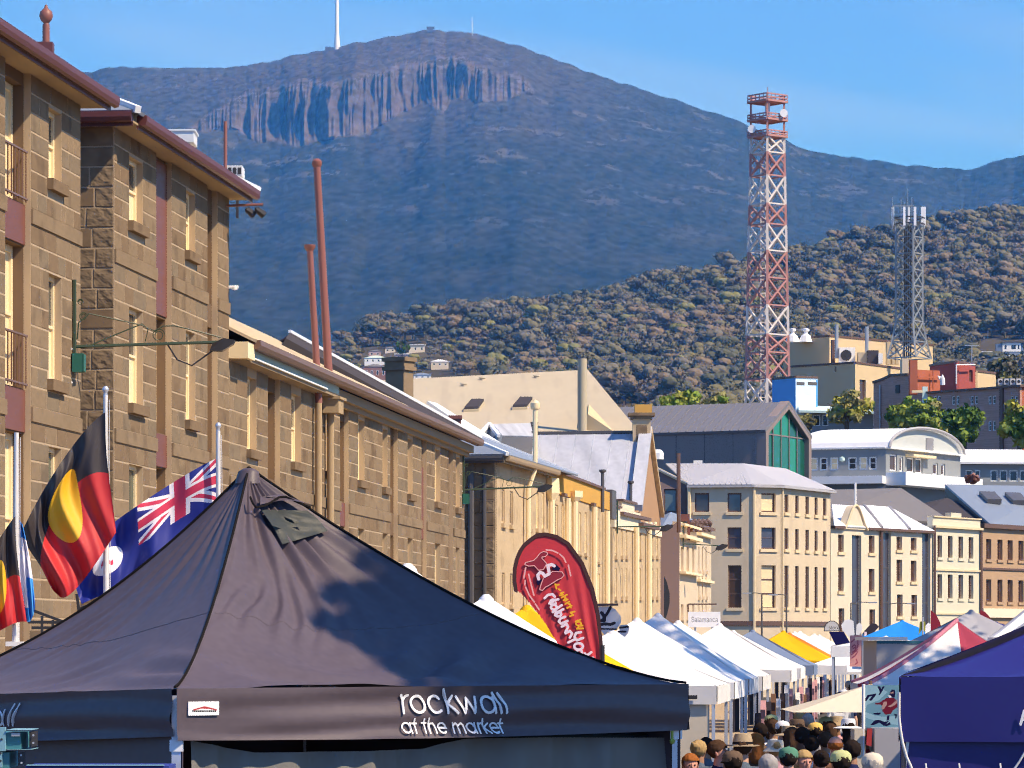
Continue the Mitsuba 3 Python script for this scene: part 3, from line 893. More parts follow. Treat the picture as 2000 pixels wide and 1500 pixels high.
part(B4, 'end_pipe', MB().tube([FBe.p(6.35, 0.12, 0), FBe.p(6.35, 0.12, 7.4)], 0.09, 8).tube([FBe.p(6.72, 0.1, 0), FBe.p(6.72, 0.1, 7.5)], 0.055, 6), 'dark_trim')
blk = lay_stones(B4, FBe, [(5.6, 6.98, 0.0)], [], courses([3.5, 7.7], 0.34), 77, proud=0.03, mats=['stone_rough', 'stone_brown'], lens=(0.3, 0.6), rough=0.01)
mm_ = {}
for _, (v, f), q in blk:
    mm_.setdefault(q, MB()).add(v, f)
for q, mb in mm_.items():
    labels[part(B4, 'end_stones', mb, q)] = {'kind': 'stuff'}
eaves(B4, FB, 0, SB(1066), 7.72, over=0.3, gut='cornice_grey', sof='dark_trim', ends=0.15)
eaves(B4, FBe, 3, 7.3, 7.72, over=0.3, gut='dark_trim', sof='dark_trim')
hip_roof(B4, FB, -0.45, SB(1073) + 3, -6, 0.42, 7.9, 0.40, 'blue_grey_roof', flash='white_flashing', hip1=False)
part(B4, 'downpipe', MB().tube([FB.p(SB(1022), 0.15, 0.2), FB.p(SB(1022), 0.15, 7.15), FB.p(SB(1024), 0.32, 7.75), FB.p(SB(1024), 0.32, 9.45)], 0.075, 8).lathe(FB.p(SB(1024), 0.32, 9.45), [(0.11, 0), (0.14, 0.05), (0.14, 0.18), (0.05, 0.27), (0, 0.28)], 8), 'cream_paint', smooth=40, label='tall cream flue pipe up the front')
part(B4, 'downpipe', MB().tube([FB.p(SB(1068), 0.15, 0.2), FB.p(SB(1068), 0.15, 7.0)], 0.10, 8), 'cream_paint')
part(B4, 'rain_head', MB().lathe(FB.p(SB(1068), 0.15, 6.95), [(0.1, 0), (0.24, 0.25), (0.22, 0.7), (0, 0.71)], 4), 'cream_paint')
m = MB().fbox(FB, SB(1000), SB(1010), -3.2, -2.6, 8.2, 9.3)
part(B4, 'roof_box', m, 'dark_trim')

# --- fifth: gold painted parapet
FC = Frame([xat(1073, 107.95), 107.95], [xat(1195, 125) - xat(1073, 107.95), 17.05])
SC = FC.s_of_px
ops = []
for x0, x1, r0, r1, g in ((1084, 1090, 1050, 985, 'brown_trim'), (1097, 1101, 1062, 985, 'cream_blind'), (1124, 1128, 1075, 985, 'brown_trim'), (1131, 1135, 1078, 1000, 'cream_blind'), (1142, 1146, 1080, 1000, 'cream_blind'), (1160, 1165, 1090, 1012, 'brown_trim'), (1167, 1171, 1095, 1012, 'brown_trim'), (1181, 1185, 1095, 1015, 'brown_trim'),
                       (1084, 1090, 1160, 1095, 'brown_trim'), (1124, 1128, 1180, 1110, 'brown_trim'), (1160, 1165, 1190, 1118, 'brown_trim'), (1168, 1172, 1190, 1120, 'cream_blind'), (1181, 1185, 1195, 1120, 'brown_trim')):
    ops.append((SC(x0), SC(x1), FC.z_of(x0, r0), FC.z_of(x0, r1), dict(paint='cream_paint', style='plain', glass=g, depth=0.04, sill='stone_gold', sill_h=0.12)))
B5 = far_block('parapet_building', 'gold stone building with an orange yellow painted parapet and cream downpipes', FC, 0.02, SC(1192), 0, 7.28, 'stone_gold', ops)
part(B5, 'parapet', MB().fbox(FC, 0.02, SC(1192), -0.3, 0.05, 7.285, 7.90), 'wall_gold_paint')
part(B5, 'coping', MB().fbox(FC, -0.03, SC(1176), -0.36, 0.13, 7.90, 7.98), 'brown_trim')
part(B5, 'parapet_end', MB().fbox(FC, SC(1188), SC(1196), -0.35, 0.14, 7.0, 8.0), 'dark_trim')
for x in (1099, 1113, 1152, 1177):
    m = MB().tube([FC.p(SC(x), 0.16, 0.2), FC.p(SC(x), 0.16, 7.2)], 0.10, 8)
    if x == 1113:
        part(B5, 'rain_head', MB().lathe(FC.p(SC(x), 0.16, 7.15), [(0.1, 0), (0.25, 0.15), (0.25, 0.35), (0, 0.36)], 4), 'cream_paint')
    part(B5, 'downpipe', m, 'cream_paint', smooth=40)
for x in (1096, 1153):
    part(B5, 'bracket', MB().fbox(FC, SC(x) - 0.35, SC(x) + 0.35, 0.05, 0.16, 7.24, 7.33), 'brown_trim')

# --- sixth: white parapet in steps over stone
FD = Frame([xat(1196, 125.3), 125.3], [xat(1290, 137.5) - xat(1196, 125.3), 12.2])
SD = FD.s_of_px
ops = []
for x0, x1 in ((1201, 1205), (1213, 1216), (1222, 1225), (1240, 1244), (1249, 1252), (1265, 1268), (1273, 1276), (1282, 1285)):
    for r0, r1 in ((1085, 1020), (1165, 1110)):
        ops.append((SD(x0), SD(x1), FD.z_of(x0, r0), FD.z_of(x0, r1), dict(paint='cream_paint', style='plain', glass='brown_trim', depth=0.04, sill='stone_gold', sill_h=0.14)))
B6 = far_block('stepped_parapet_building', 'stone building with a stepped cream white parapet below the silver gable roof', FD, 0.05, SD(1290), 0, 6.75, 'stone_gold', ops)
part(B6, 'parapet', MB().fbox(FD, 0.05, SD(1290), -0.3, 0.06, 6.755, 7.15).fbox(FD, 0.05, SD(1248), -0.3, 0.06, 7.153, 7.45).fbox(FD, SD(1212), SD(1236), -0.3, 0.06, 7.453, 7.72), 'wall_white')
part(B6, 'coping', MB().fbox(FD, SD(1210), SD(1238), -0.35, 0.14, 7.72, 7.80).fbox(FD, SD(1208), SD(1262), 0.06, 0.2, 7.22, 7.34).fbox(FD, SD(1244), SD(1276), 0.06, 0.25, 6.95, 7.10).fbox(FD, 0.0, SD(1208), -0.35, 0.14, 7.45, 7.52), 'brown_trim')
for x in (1235, 1260):
    part(B6, 'downpipe', MB().tube([FD.p(SD(x), 0.16, 0.2), FD.p(SD(x), 0.16, 6.9)], 0.10, 8), 'cream_paint', smooth=40)
for x, y0, y1, D in ((1177, 1000, 921, 121), (1232, 1010, 943, 131)):
    k = thing('roof_mast', f'thin dark mast with a small cap before the silver roof, {"left" if x < 1200 else "right"} one of two', 'mast')
    put(k, MB().tube([at(x, y0, D), at(x, y1, D)], 0.055, 6).lathe(at(x, y1, D), [(0.05, -0.05), (0.12, 0), (0.12, 0.06), (0, 0.08)], 8), 'dark_trim')

# --- silver gable roof, stone gable to the street
PA, PN, PF = at(1266, 846, 146.0), at(1247, 1000, 141.0), at(1290, 1012, 152.0)
bl = np.array([-0.985, 0.17, 0]) * 9.0
G = thing('gabled_stone_building', 'stone building with a streaky silver gable roof and a chimney on its gable', 'building')
gut = MB()
for i in range(12):     # sheets laid side by side, each with its rolled seam
    a, c = i / 12, (i + 1) / 12
    l = bl * 0.985
    q0, q1, q2, q3 = PN + l * a, PN + l * c - bl / 9 * 0.0, PA + l * c - bl / 9 * 0.0, PA + l * a
    part(G, 'roof_sheet', MB().poly([q1, q0, q3, q2], 0.04).tube([q1 + [0, 0, 0.01], q2 + [0, 0, 0.01]], 0.022, 4), 'silver_roof')
part(G, 'back_roof', MB().poly([PF, PF + bl, PA + bl, PA], 0.04), 'silver_roof')
up = np.array([0, 0, 1.0])
gx = np.array([0.16, 0.0, 0])
part(G, 'gable_coping', MB().poly([PN + up * 0.28 + [-0.35, 0, 0], PN + up * 0.28 + gx, PA + up * 0.28 + gx, PA + up * 0.28 + [-0.35, 0, 0]], 0.3), 'silver_roof')
part(G, 'gable_coping', MB().poly([PA + up * 0.28 + [-0.35, 0, 0], PA + up * 0.28 + gx, PF + up * 0.28 + gx, PF + up * 0.28 + [-0.35, 0, 0]], 0.3), 'stone_gold')
gz = lambda p, z: np.array([p[0], p[1], z])
m = MB()
m.poly([gz(PN, 0), gz(PF, 0), PF, PA, PN], 0.4)
bs('gable_stone', (0.44, 0.275, 0.165))
part(G, 'gable_wall', m, 'gable_stone')
part(G, 'side_wall', MB().poly([gz(PN, 0) + bl, gz(PN, 0), PN, PN + bl], 0.3), 'stone_brown')
ch = PA + np.array([-0.28, -0.1, 0])
k = part(G, 'chimney', MB().box(ch + [-0.36, -0.36, -0.9], ch + [0.36, 0.36, 0.55]), 'stone_gold')
part(k, 'cap', MB().box(ch + [-0.44, -0.44, 0.55], ch + [0.44, 0.44, 0.68]).box(ch + [-0.54, -0.54, 0.68], ch + [0.54, 0.54, 0.80]), 'stone_brown')
part(k, 'chimney_pot', MB().box(ch + [-0.28, -0.40, 0.80], ch + [0.42, 0.40, 1.14]), 'wall_gold_paint')
part(k, 'panel', MB().box(ch + [-0.22, -0.385, -0.4], ch + [0.22, -0.363, 0.3]), 'stone_brown')
part(G, 'ridge_capping', MB().bar(PA + up * 0.05, PA + bl + up * 0.05, 0.12), 'dark_trim')

# low blue grey gable, red chimney and white roofs between
c = at(995, 846, 137)
G2 = thing('small_gable_roof', 'small blue grey gabled roof with a white verge left of the flue pipe', 'building')
q = [at(940, 845, 134), at(957, 828, 137), at(1038, 826, 150), at(1040, 850, 146), at(955, 862, 132)]
m = MB().poly([q[0], q[4], q[1]], 0.1)
part(G2, 'gable_wall', MB().poly([at(938, 905, 134), at(962, 905, 133), at(972, 848, 133), at(956, 829, 136), at(938, 847, 134.5)], 0.2), 'blue_grey_roof')
part(G2, 'roof', MB().poly([at(956, 828, 136), at(974, 850, 133), at(1042, 852, 146), at(1036, 826, 150)], 0.08), 'silver_roof')
part(G2, 'side_wall', MB().poly([at(974, 852, 133.2), at(974, 900, 133.2), at(1042, 900, 146.2), at(1042, 854, 146.2)], 0.2), 'dark_trim')
part(G2, 'verge', MB().bar(at(938, 847, 133.9), at(956, 828, 135.9), 0.12).bar(at(956, 828, 135.9), at(974, 851, 132.9), 0.12), 'white_paint')
k = thing('brick_chimney', 'low red painted chimney behind the far end of the slate roof', 'chimney')
put(k, MB().box(at(878, 835, 112) + [0, 0, -0.6], at(900, 812, 112) + [0, 0.6, 0]).box(at(876, 818, 111.9), at(902, 811, 111.9) + [0, 0.7, 0]), 'red_panel')
G3 = thing('white_roof', 'narrow white sheet roof running down behind the slate roof', 'roof')
put(G3, MB().poly([at(832, 788, 118), at(850, 792, 122), at(985, 875, 128), at(975, 886, 122)], 0.1), 'white_flashing')
part(G3, 'support_wall', MB().poly([at(832, 792, 118.2), at(832, 1000, 118.2), at(975, 1000, 122.2), at(975, 890, 122.2)], 0.2), 'blue_grey_roof')

# brackets further on
b3 = np.array(FD.p(0.15, 0.15, zat(1029, 125.5)))
floodlight('thin iron bracket with a dark floodlight before the stepped cream parapet', b3, at(1300, 1028, 126.5), 0.18, box=False, scroll=False)

# --- mauve side wall and ornate cream front
FEg = Frame([xat(1288, 152), 152.0], [1.0, 0.0])
FE = Frame([xat(1327, 152.2), 152.2], [xat(1389, 166) - xat(1327, 152.2), 13.8])
SE = FE.s_of_px
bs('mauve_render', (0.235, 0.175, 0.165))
bs('cream_render2', (0.68, 0.56, 0.40))
E1 = thing('ornate_cream_building', 'narrow ornate cream building with a plain mauve side wall and a red chimney', 'building')
z1 = zat(1018, 152)
ops = []
for x0, x1 in ((1330, 1335), (1341, 1346), (1352, 1356), (1364, 1366), (1371, 1373), (1378, 1380)):
    for r0, r1 in ((1115, 1068), (1165, 1128), (1205, 1180)):
        if x0 > 1360 or (r0 != 1165):
            ops.append((SE(x0), SE(x1), FE.z_of(x0, r0), FE.z_of(x0, r1)))
part(E1, 'front_wall', wall_mesh(FE, 0, SE(1389), 0, z1, ops, thick=0.3), 'cream_render2')
for o in ops:
    window(E1, FE, *o, depth=0.15, style='plain', paint='cream_render2', glass='brown_trim', sill='cream_render2', sill_out=0.12)
m = MB()
for zz, oo, hh in ((zat(1026, 152), 0.25, 0.10), (zat(1050, 152), 0.3, 0.14), (zat(1120, 152), 0.28, 0.10)):
    m.fbox(FE, 0, SE(1360), 0.0, oo, zz, zz + hh)
part(E1, 'cornice', m, 'cream_paint')
part(E1, 'cornice', MB().fbox(FE, SE(1361), SE(1388), 0, 0.22, zat(1046, 160), zat(1040, 160)).fbox(FE, SE(1361), SE(1388), 0, 0.18, zat(1136, 160), zat(1131, 160)), 'cream_paint')
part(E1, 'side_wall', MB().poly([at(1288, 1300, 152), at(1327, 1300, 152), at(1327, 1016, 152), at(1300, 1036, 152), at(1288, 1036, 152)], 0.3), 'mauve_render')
part(E1, 'chimney', MB().box(at(1330, 1018, 154), at(1347, 1004, 154) + [0, 0.5, 0]).box(at(1343, 1055, 154), at(1348, 1018, 154) + [0, 0.3, 0]), 'red_panel')
m = MB()
for i in range(9):
    m.lathe(at(1352 + i * 4.2, 1030 - (i % 2) * 3, 156 + i), [(0.14, -0.2), (0.06, 0.0), (0.12, 0.12), (0.14, 0.2), (0.05, 0.3), (0, 0.34)], 6)
m.fbox(FE, SE(1350), SE(1389), -0.2, 0.2, z1, z1 + 0.12)
part(E1, 'parapet_urns', m, 'brown_trim')
part(E1, 'roof', MB().poly([at(1288, 1036, 152.3), at(1300, 1036, 152.3), at(1327, 1016, 152.3), at(1360, 1016, 166), at(1310, 1000, 166), at(1288, 1010, 166)], 0.1), 'blue_grey_roof')
b4 = np.array(FE.p(0.1, 0.15, zat(1062, 152.4)))
floodlight('thin bracket with a small floodlight before the ornate cream building', b4, at(1408, 1066, 153.5), 0.2, box=False, scroll=False)
# glass corner behind the gable, with a sloping roof
E2 = thing('glazed_corner_building', 'pale wing with a large blue green window right of the silver gable', 'building')
FG = Frame([xat(1283, 176), 176.0], [1.0, 0.02])
SG = FG.s_of_px
op = [(SG(1297), SG(1322), FG.z_of(1300, 1000), FG.z_of(1300, 955))]
poly = sg.Polygon([(SG(1270), 0), (SG(1346), 0), (SG(1346), FG.z_of(1346, 948)), (SG(1340), FG.z_of(1340, 945)), (SG(1283), FG.z_of(1283, 917)), (SG(1270), FG.z_of(1270, 917))]).difference(sg.box(op[0][0], op[0][2], op[0][1], op[0][3]))
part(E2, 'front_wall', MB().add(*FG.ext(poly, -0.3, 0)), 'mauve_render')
bs('glass_sky', (0.085, 0.120, 0.130), 0.05, specular=0.8)
window(E2, FG, *op[0], depth=0.1, style='plain', paint='brown_trim', glass='glass_sky', sill=None)
part(E2, 'verge', MB().bar(FG.p(SG(1280), 0.05, FG.z_of(1280, 914)), FG.p(SG(1341), 0.05, FG.z_of(1341, 944)), 0.16), 'cream_paint')
part(E2, 'roof', MB().poly([FG.p(SG(1278), 0.2, FG.z_of(1278, 911)), FG.p(SG(1342), 0.2, FG.z_of(1342, 942)), FG.p(SG(1342), -10, FG.z_of(1342, 942)), FG.p(SG(1278), -10, FG.z_of(1278, 911))], 0.06), 'silver_roof')
k = thing('roof_mast', 'tall thin brown pole before the pale glazed wing', 'mast')
put(k, MB().tube([at(1326, 1040, 151), at(1325, 885, 151)], 0.085, 6), 'brown_trim')
# ---------------------------------------------------------------- cream buildings closing the street
def render_fn(a, b, st):
    def fn(p, n, uv):
        g = fbm(p.x * 2.2, p.y * 2.2, p.z * 0.7, 3)
        w = smoothstep(0.6, 0.8, fbm(p.x * 1.1 + 9, p.y, p.z * 0.35, 3))
        f = fbm(p.x * 14, p.y * 14, p.z * 14, 2)
        return mix(mix(a, b, g * 0.7 + f * 0.3), st, w * 0.4)
    return fn


pbs('cream_render', render_fn((0.58, 0.475, 0.325), (0.69, 0.575, 0.405), (0.49, 0.40, 0.28)))
bs('pale_cream', (0.72, 0.62, 0.46))
bs('green_cream', (0.66, 0.62, 0.47))
bs('orange_brown', (0.45, 0.31, 0.195))
bs('sill_cream', (0.74, 0.60, 0.38))
bs('zinc', (0.40, 0.39, 0.39), 0.5)
bs('zinc_dark', (0.24, 0.235, 0.245), 0.5)
bs('slate_grey', (0.150, 0.138, 0.130), 0.7)
bs('white_sheet', (0.80, 0.80, 0.79), 0.55)
bs('brown_glass', (0.075, 0.045, 0.035), 0.12)
bs('blue_glass', (0.060, 0.060, 0.085), 0.10, specular=0.7)


def front(name, label, P0, P1, ztop, wall, cols, rows, z0=0.0, wkw=None, extra=(), thick=0.35, b=None, cat='building'):
    """A facade from sight point P0 (column, distance) to P1; windows on columns x rows given in sight columns and rows."""
    fr = Frame([xat(*P0), P0[1]], [xat(*P1) - xat(*P0), P1[1] - P0[1]])
    s1 = np.linalg.norm([xat(*P1) - xat(*P0), P1[1] - P0[1]])
    b = b or thing(name, label, cat)
    ops = []
    xm = P0[0]
    for ci, (x0, x1) in enumerate(cols):
        for ri, (r0, r1) in enumerate(rows):
            zz = (fr.z_of(xm, r1), fr.z_of(xm, r0))
            ops.append((fr.s_of_px(x0), fr.s_of_px(x1), *zz))
    for (x0, x1, y0, y1, kw) in extra:
        ops.append((fr.s_of_px(x0), fr.s_of_px(x1), fr.z_of(x0, y1), fr.z_of(x0, y0), kw))
    part(b, 'front_wall', wall_mesh(fr, 0, s1, z0, ztop, [o[:4] for o in ops], thick=thick), wall)
    for o in ops:
        kw = dict(wkw or {})
        if len(o) > 4:
            kw.update(o[4])
        window(b, fr, *o[:4], **kw)
    return b, fr, s1


# cream corner building: left front, corner, right front
zt = zat(952, 175)
K, F1, s1 = front('cream_corner_building', 'large cream rendered corner building with a pale grey hipped roof and tall windows', (1346, 175.35), (1470, 175), zt, 'cream_render', [], [],
                  extra=[(1357, 1385, 963, 1000, dict(style='plain')), (1421, 1448, 963, 1000, dict(style='plain')), (1421, 1448, 1030, 1072, dict(style='plain2', glass='blue_glass')), (1422, 1448, 1104, 1187, dict(style='tri', glass='brown_glass'))],
                  wkw=dict(depth=0.12, paint='brown_trim', glass='glass_sky', sill='sill_cream', frame=0.07))
_, F2, s2 = front('', '', (1470, 175.02), (1525, 175.8), zt, 'cream_render', [], [], b=K,
                  extra=[(1487, 1515, 963, 1000, dict(style='plain', glass='cream_blind')), (1487, 1515, 1030, 1072, dict(style='plain2', glass='blue_glass')), (1487, 1515, 1104, 1187, dict(style='tri', glass='cream_blind'))],
                  wkw=dict(depth=0.14, paint='brown_trim', glass='glass_sky', sill='sill_cream', frame=0.07))
_, F3, s3 = front('', '', (1525, 175.82), (1622, 182.0), zt, 'cream_render', [(1532, 1540), (1553, 1560), (1573, 1580), (1591, 1597), (1607.5, 1614)], [(965, 1000), (1031, 1072), (1104, 1186)], b=K,
                  wkw=dict(depth=0.07, paint='brown_trim', glass='brown_glass', sill='sill_cream', frame=0.04, style='plain2'))
m = MB()
for fr, s in ((F1, s1), (F2, s2), (F3, s3)):
    m.fbox(fr, 0, s, 0.004, 0.09, zat(1222, 175), zat(1213, 175))
part(K, 'plinth_band', m, 'brown_trim')
m = MB()
for fr, s in ((F1, s1), (F2, s2), (F3, s3)):
    m.fbox(fr, -0.1, s + 0.1, -0.2, 0.28, zt + 0.002, zt + 0.14)
part(K, 'eave_gutter', m, 'zinc')
for fr, s, z, r in ((F2, 0.02, 0.3, 0.07), (F3, 0.02, 0.3, 0.05), (F1, 0.0, 3.0, 0.10)):
    part(K, 'downpipe', MB().tube([fr.p(s, 0.1, z), fr.p(s, 0.1, zt)], r, 6), 'sill_cream')
A0, A1, A2, A3 = (np.array(p) for p in (F1.p(0, 0.3, zt + 0.14), F1.p(s1, 0.3, zt + 0.14), F2.p(s2, 0.3, zt + 0.14), F3.p(s3, 0.3, zt + 0.14)))
R1, R2 = at(1452, 905, 181), at(1500, 908, 183.5)
Lr = at(1300, 905, 186)
m = MB().poly([A0, A1, R1, Lr], 0.06)
part(K, 'roof', m, 'zinc')
part(K, 'roof_hip', MB().poly([A1, A2, R1], 0.06), 'zinc')
part(K, 'roof_hip', MB().poly([A2, A3, at(1535, 915, 188), R1], 0.06), 'zinc')
m = MB()
for i in range(1, 12):
    t = i / 12
    m.bar(A0 * (1 - t) + A1 * t + [0, 0, 0.02], Lr * (1 - t) + R1 * t + [0, 0, 0.01], 0.03)
labels[part(K, 'roof_seams', m, 'zinc')] = {'kind': 'stuff'}
part(K, 'back_wall', MB().poly([F3.p(s3, 0, 0), F3.p(s3, -6, 0), F3.p(s3, -6, zt), F3.p(s3, 0, zt)], 0.2), 'cream_render')
k = thing('roof_unit', 'small white roof unit on the left end of the cream building roof', 'air conditioner')
put(k, MB().box(at(1355, 906, 186), at(1372, 899, 186) + [0, 0.5, 0]), 'white_paint')
part(k, 'stand', MB().box(at(1357, 915, 186.1), at(1370, 906, 186.1) + [0, 0.3, 0]), 'dark_trim')

# pale building with a curved pediment and tall dark glazed strips
zt = zat(1032, 184)
L_, F4, s4 = front('curved_pediment_building', 'pale cream building with a curved pediment, flagpole and tall dark glazed strips', (1623, 184), (1820, 193), zt, 'pale_cream', [], [],
                   extra=[(1637, 1648, 1044, 1078, {}), (1637, 1648, 1108, 1155, {}), (1638, 1649, 1188, 1235, {}), (1697, 1708, 1046, 1080, {}), (1697, 1708, 1111, 1156, {}), (1698, 1709, 1190, 1237, {}),
                          (1751, 1762, 1048, 1074, {}), (1751, 1762, 1093, 1136, {}), (1752, 1763, 1161, 1204, {}), (1779, 1790, 1050, 1075, {}), (1779, 1790, 1095, 1136, {}), (1780, 1791, 1162, 1204, {}),
                          (1664, 1682, 1045, 1245, dict(style='tri', glass='blue_glass', paint='dark_trim', sill=None)), (1723, 1740, 1040, 1245, dict(style='tri', glass='blue_glass', paint='dark_trim', sill=None)), (1801, 1817, 1042, 1245, dict(style='tri', glass='blue_glass', paint='dark_trim', sill=None))],
                   wkw=dict(depth=0.14, paint='brown_trim', glass='brown_glass', sill='sill_cream', frame=0.08, style='plain2'))
xs = np.linspace(-1, 1, 21)
c0, hw = F4.s_of_px(1667), (F4.s_of_px(1690) - F4.s_of_px(1644)) / 2
pp = [(c0 + hw * x, zt + 0.003 + 1.25 * (0.5 + 0.5 * math.cos(math.pi * abs(x))) ** 0.8) for x in xs]
part(L_, 'pediment', MB().add(*F4.ext(sg.Polygon(pp + [(c0 + hw, zt + 0.003), (c0 - hw, zt + 0.003)]), -0.3, 0.12)), 'pale_cream')
part(L_, 'pediment_scroll', MB().tube([F4.p(s, 0.16, z) for s, z in pp], 0.07, 6), 'sill_cream')
part(L_, 'flagpole', MB().tube([F4.p(F4.s_of_px(1677), -0.2, zt + 0.9), F4.p(F4.s_of_px(1677), -0.2, zat(940, 185))], 0.06, 6), 'white_paint')
part(L_, 'eave', MB().fbox(F4, 0, c0 - hw, -0.2, 0.25, zt + 0.002, zt + 0.14).fbox(F4, c0 + hw, s4, -0.2, 0.25, zt + 0.002, zt + 0.14), 'brown_trim')
E0, E1_, EM = np.array(F4.p(0, 0.2, zt + 0.14)), np.array(F4.p(s4, 0.2, zt + 0.14)), np.array(F4.p(F4.s_of_px(1716), 0.2, zt + 0.14))
part(L_, 'roof', MB().poly([E0, EM, at(1686, 988, 191), at(1625, 985, 190)], 0.06), 'white_sheet')
part(L_, 'roof', MB().poly([EM, np.array(F4.p(F4.s_of_px(1770), 0.2, zt + 0.14)), at(1735, 990, 194), at(1690, 986, 192)], 0.06), 'white_sheet')
part(L_, 'roof', MB().poly([np.array(F4.p(F4.s_of_px(1770), 0.2, zt + 0.14)), E1_, at(1738, 990, 197)], 0.06), 'white_sheet')
m = MB().bar(np.array(F4.p(F4.s_of_px(1716), 0.2, zt + 0.16)), at(1688, 987, 191.5), 0.14).bar(np.array(F4.p(F4.s_of_px(1770), 0.2, zt + 0.16)), at(1736, 990, 195), 0.14)
part(L_, 'roof_valley', m, 'zinc_dark')
part(L_, 'downpipe', MB().tube([F4.p(F4.s_of_px(1718), 0.12, 0.3), F4.p(F4.s_of_px(1718), 0.12, zt)], 0.08, 6), 'brown_trim')

# greenish cream building, four windows wide
zt = zat(1026, 193.5)
N_, F5, s5 = front('green_cream_building', 'greenish cream parapet building four windows wide', (1821, 193.5), (1914, 198.5), zt, 'green_cream', [(1831, 1840), (1851.5, 1860.5), (1872, 1881), (1892, 1901)], [(1045, 1088), (1121, 1168)],
                   wkw=dict(depth=0.16, paint='brown_trim', glass='brown_glass', sill='green_cream', frame=0.07, style='plain2'))
part(N_, 'parapet', MB().fbox(F5, 0, s5, -0.3, 0.02, zt + 0.003, zt + 0.45).fbox(F5, F5.s_of_px(1856), F5.s_of_px(1876), -0.3, 0.05, zt + 0.45, zt + 0.75), 'green_cream')
part(N_, 'cornice', MB().fbox(F5, 0, s5, 0.003, 0.22, zt - 0.12, zt + 0.002).fbox(F5, 0, s5, 0.003, 0.10, zat(1114, 193.5), zat(1110, 193.5)).fbox(F5, 0, s5, -0.32, 0.12, zt + 0.453, zt + 0.52).fbox(F5, 0, s5, 0.003, 0.10, zat(1200, 193.5), zat(1196, 193.5)), 'sill_cream')
for s in (0.05, s5 - 0.05):
    part(N_, 'downpipe', MB().tube([F5.p(s, 0.12, 0.3), F5.p(s, 0.12, zt)], 0.07, 6), 'brown_trim')

# orange brown building at the right edge
zt = zat(1031, 199)
O_, F6, s6 = front('orange_brown_building', 'orange brown building with a dark cornice at the right edge of the picture', (1915, 199), (2075, 208), zt, 'orange_brown', [(1926, 1936), (1948, 1958), (1968, 1978), (1989, 1999), (2012, 2022)], [(1052, 1092), (1131, 1175)],
                   wkw=dict(depth=0.18, paint='brown_trim', glass='brown_glass', sill='orange_brown', frame=0.07, style='plain2'))
part(O_, 'cornice', MB().fbox(F6, 0, s6, -0.3, 0.25, zt + 0.003, zt + 0.25).fbox(F6, 0, s6, 0.003, 0.1, zat(1112, 199), zat(1108, 199)), 'brown_trim')
part(O_, 'shop_band', MB().fbox(F6, 0, s6, 0.003, 0.2, zat(1206, 199), zat(1188, 199)), 'wall_white')
k = thing('street_lamp', 'thin street lamp with a short arm before the curved pediment building', 'street lamp', 'street lamps before the pale buildings')
def lamp(k, x, ytop, D, arm):
    p = at(x, ytop, D)
    part(k, 'pole', MB().tube([[p[0], p[1], 0], p], [0.06, 0.035], 6), 'dark_trim')
    part(k, 'arm', MB().tube([p, p + [arm * 0.4, 0, 0.05], p + [arm, 0, 0.03]], 0.022, 5), 'dark_trim')
    part(k, 'lamp', MB().box(p + [arm - 0.2, -0.08, 0.0], p + [arm + 0.2, 0.08, 0.06]), 'galvanised')
lamp(k, 1662, 1178, 165, 1.0)
for x, y, D, a, t in ((1488, 1160, 165, -0.7, 'thin street lamp before the corner of the cream building, left of a pair'), (1536, 1163, 163, -0.6, 'thin street lamp before the cream building, right of a pair'), (1734, 1180, 170, 1.1, 'thin street lamp before the glazed strip of the pale building')):
    lamp(thing('street_lamp', t, 'street lamp', 'street lamps before the pale buildings'), x, y, D, a)

# grey slate roofs behind
def shed_roof(name, label, pts, mat, zbase=0.0, verge=None):
    """Roof polygon with walls below down to the ground; pts: (column, row, distance)."""
    b = thing(name, label, 'roof')
    P = [at(*p) for p in pts]
    put(b, MB().poly(P, 0.12), mat)
    m = MB()
    for i in range(len(P)):
        a, c = P[i], P[(i + 1) % len(P)]
        m.poly([gz(a, zbase), gz(c, zbase), c - [0, 0, 0.13], a - [0, 0, 0.13]], 0.05)
    part(b, 'wall', m, 'dark_trim')
    return b


shed_roof('slate_roof_building', 'broad dark grey slate hipped roof behind the curved pediment building', [(1600, 1010, 206), (1862, 1020, 214), (1760, 953, 226), (1600, 957, 224)], 'slate_grey')
shed_roof('slate_roof_building', 'dark slate roof with a pale ridge behind the greenish cream building', [(1780, 1018, 216), (1960, 1026, 219), (1850, 972, 232), (1795, 985, 228)], 'slate_roof')
b = shed_roof('skylit_roof_building', 'blue grey sheet roof with two dark skylights at the right edge', [(1935, 1024, 216), (2080, 1042, 222), (2060, 950, 244), (1846, 946, 236)], 'blue_grey_roof')
for x, y in ((1932, 976), (1982, 978)):
    D = 229.5 if x < 1950 else 231.0
    part(b, 'skylight', MB().poly([at(x - 20, y - 8, D + 2.5), at(x + 10, y - 7, D + 2.7), at(x + 24, y + 8, D - 1.9), at(x - 4, y + 8, D - 1.9)], 0.3), 'dark_trim')
